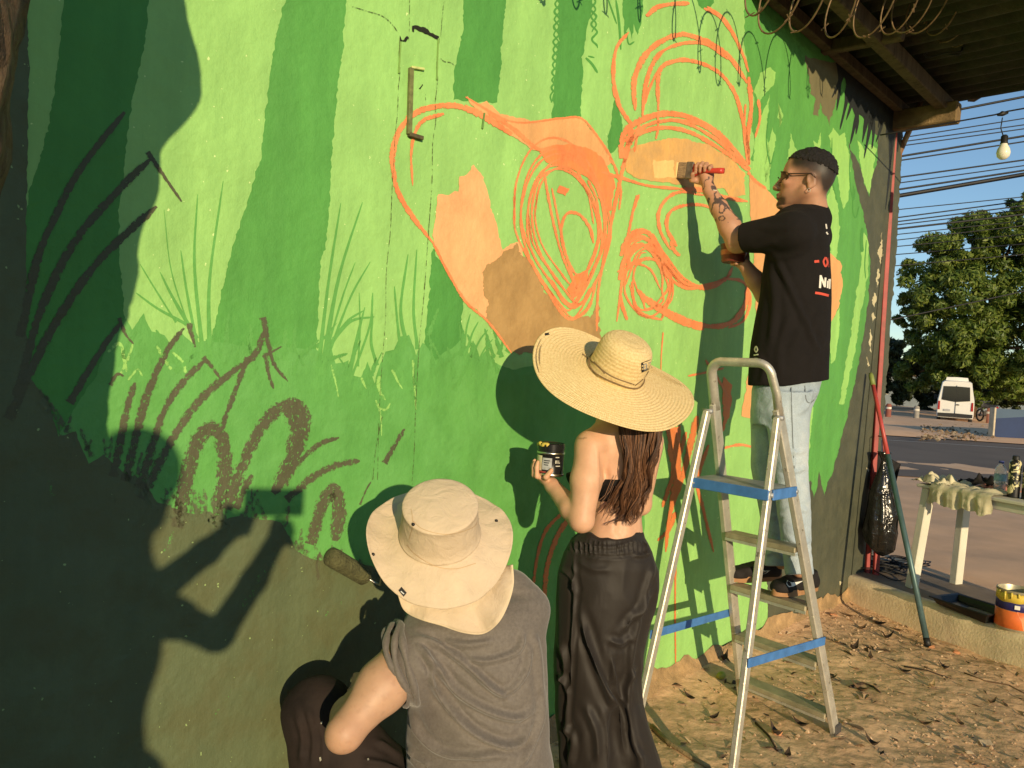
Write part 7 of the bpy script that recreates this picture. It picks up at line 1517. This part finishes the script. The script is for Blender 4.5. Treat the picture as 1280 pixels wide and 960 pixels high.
# neck flap
FB = cat_rom([(498, 742), (506, 762), (525, 773), (552, 781), (580, 790), (604, 791), (622, 778), (634, 756), (641, 730), (640, 706)], 12)
fl = MB(); nu_, nv_ = 60, 16; rows = []
for j in range(nv_):
    f = j / (nv_ - 1)
    for i in range(nu_):
        g = i / (nu_ - 1)
        top = np.array((506 + 124 * g, 716 - 8 * g + 18 * math.sin(g * PI))); bot = FB[int(round(g * (len(FB) - 1)))]
        q = top + (bot - top) * f; rows.append(at(q[0], q[1], 1.885 - .040 * f - .007 * math.sin(g * 15 + f * 3) * f - .004 * math.sin(g * 31) * f - .02 * math.sin(g * PI)))
fl.sheet(rows, nu_, nv_); flap = fl.build('neck_flap', CAN, khat, smooth=True)
sm_ = flap.modifiers.new('thick', 'SOLIDIFY'); sm_.thickness = .003
MB().tube(rows[(nv_ - 1) * nu_:], .0028, 6).build('flap_hem', M('flap_hem', (.62, .50, .34), .9), khat, smooth=True)

# ------------------------------------------------------------------ the photographer, behind the camera: only the shadow shows
pho = thing('person', 'photographer whose shadow with raised phone falls on the dark left of the wall', 'person', (-.2, -.62, 0))
s = SDF((-.75, -1.05, 0), (.35, .02, 1.82), .010)
sh = shadow_src
hc = sh(172, 605, -.58); pf, pl_, pu = basis(math.radians(4), math.radians(-5)); head(s, hc, pf, pl_, pu, 1.05)
s.ell(hc + Vector((0, -.01, .03)), (.095, .115, .105), None, .02)
nk_ = sh(150, 672, -.60); s.cone(hc + Vector((-.01, -.02, -.03)), nk_ - Vector((0, 0, .06)), .058, .066, .03)
ch = sh(88, 800, -.62); cx, cy = ch.x, ch.y; shz = sh(150, 735, -.6).z
s.chain([Vector((cx - .15, cy, shz)), Vector((cx + .12, cy, shz))], [.07, .065], .05)
s.ell((cx, cy, shz - .16), (.175, .12, .22), None, .06); s.ell((cx - .01, cy, shz - .45), (.16, .115, .24), None, .08)
for e in (-1, 1): s.chain([Vector((cx + e * .09, cy, .78)), Vector((cx + e * .11, cy + .02, .45)), Vector((cx + e * .12, cy - .01, .08))], [.10, .07, .05], .05); s.chain([Vector((cx + e * .12, cy - .02, .05)), Vector((cx + e * .13, cy + .16, .04))], [.045, .04], .03)
HB = [sh(298, 655, -.045), sh(352, 662, -.045)]
SR = sh(165, 752, -.58)
s.chain([SR, sh(272, 795, -.34), sh(318, 725, -.18), HB[1]], [.050, .042, .036, .026], .02)
s.chain([sh(160, 745, -.55), sh(200, 735, -.36), sh(258, 690, -.18), HB[0]], [.05, .040, .034, .026], .02)
hand(s, HB[1] + Vector((.012, -.012, .0)), (0, 0, 1), (-.9, .1, 0), (0, 1, 0), .9); hand(s, HB[0] + Vector((-.012, -.012, .0)), (0, 0, 1), (.9, .1, 0), (0, 1, 0), .9, side=-1)
P, Q = s.tri(); P = laplace(P, Q, 2, .5); emit('body', P, Q, MSK, pho, np.tile(SKIN_A, (len(P), 1)))
s = SDF((-.75, -1.05, 0), (.35, .02, 1.82), .012)
s.ell((cx, cy, shz - .15), (.19, .135, .225), None, .06); s.ell((cx - .01, cy, shz - .45), (.18, .13, .25), None, .08); s.chain([Vector((cx - .15, cy, shz - .005)), Vector((cx + .12, cy, shz - .005))], [.076, .072], .05); s.cone(SR, SR + (sh(272, 795, -.34) - SR) * .5, .060, .056, .02)
P, Q = s.tri(); P = laplace(P, Q, 2, .5); emit('shirt', P, Q, cloth('navy_cotton', (.03, .035, .06)), pho)
s = SDF((-.75, -1.05, 0), (.35, .02, 1.1), .012)
for e in (-1, 1): s.chain([Vector((cx + e * .09, cy, .84)), Vector((cx + e * .11, cy + .02, .45)), Vector((cx + e * .12, cy - .01, .10))], [.125, .095, .075], .06)
P, Q = s.tri(); P = laplace(P, Q, 2, .5); emit('trousers', P, Q, cloth('dark_denim', (.03, .04, .06)), pho)
ph = thing('phone', 'phone held up in front of the photographer, seen as shadow', 'phone', (0, -.02, CAM_H))
pa, pb_ = sh(304, 628, -.022), sh(380, 628, -.022); pcx = (pa + pb_) / 2
MB().box(pcx, (pb_ - pa).length, .008, .078, (pb_ - pa).normalized(), Vector((0, 1, 0)), Vector((0, 0, 1)), bev=.003).build('case', TRM, ph)
MB().box(pcx + Vector((0, -.0055, 0)), (pb_ - pa).length - .008, .002, .070, (pb_ - pa).normalized(), Vector((0, 1, 0)), Vector((0, 0, 1))).build('screen', VG, ph)
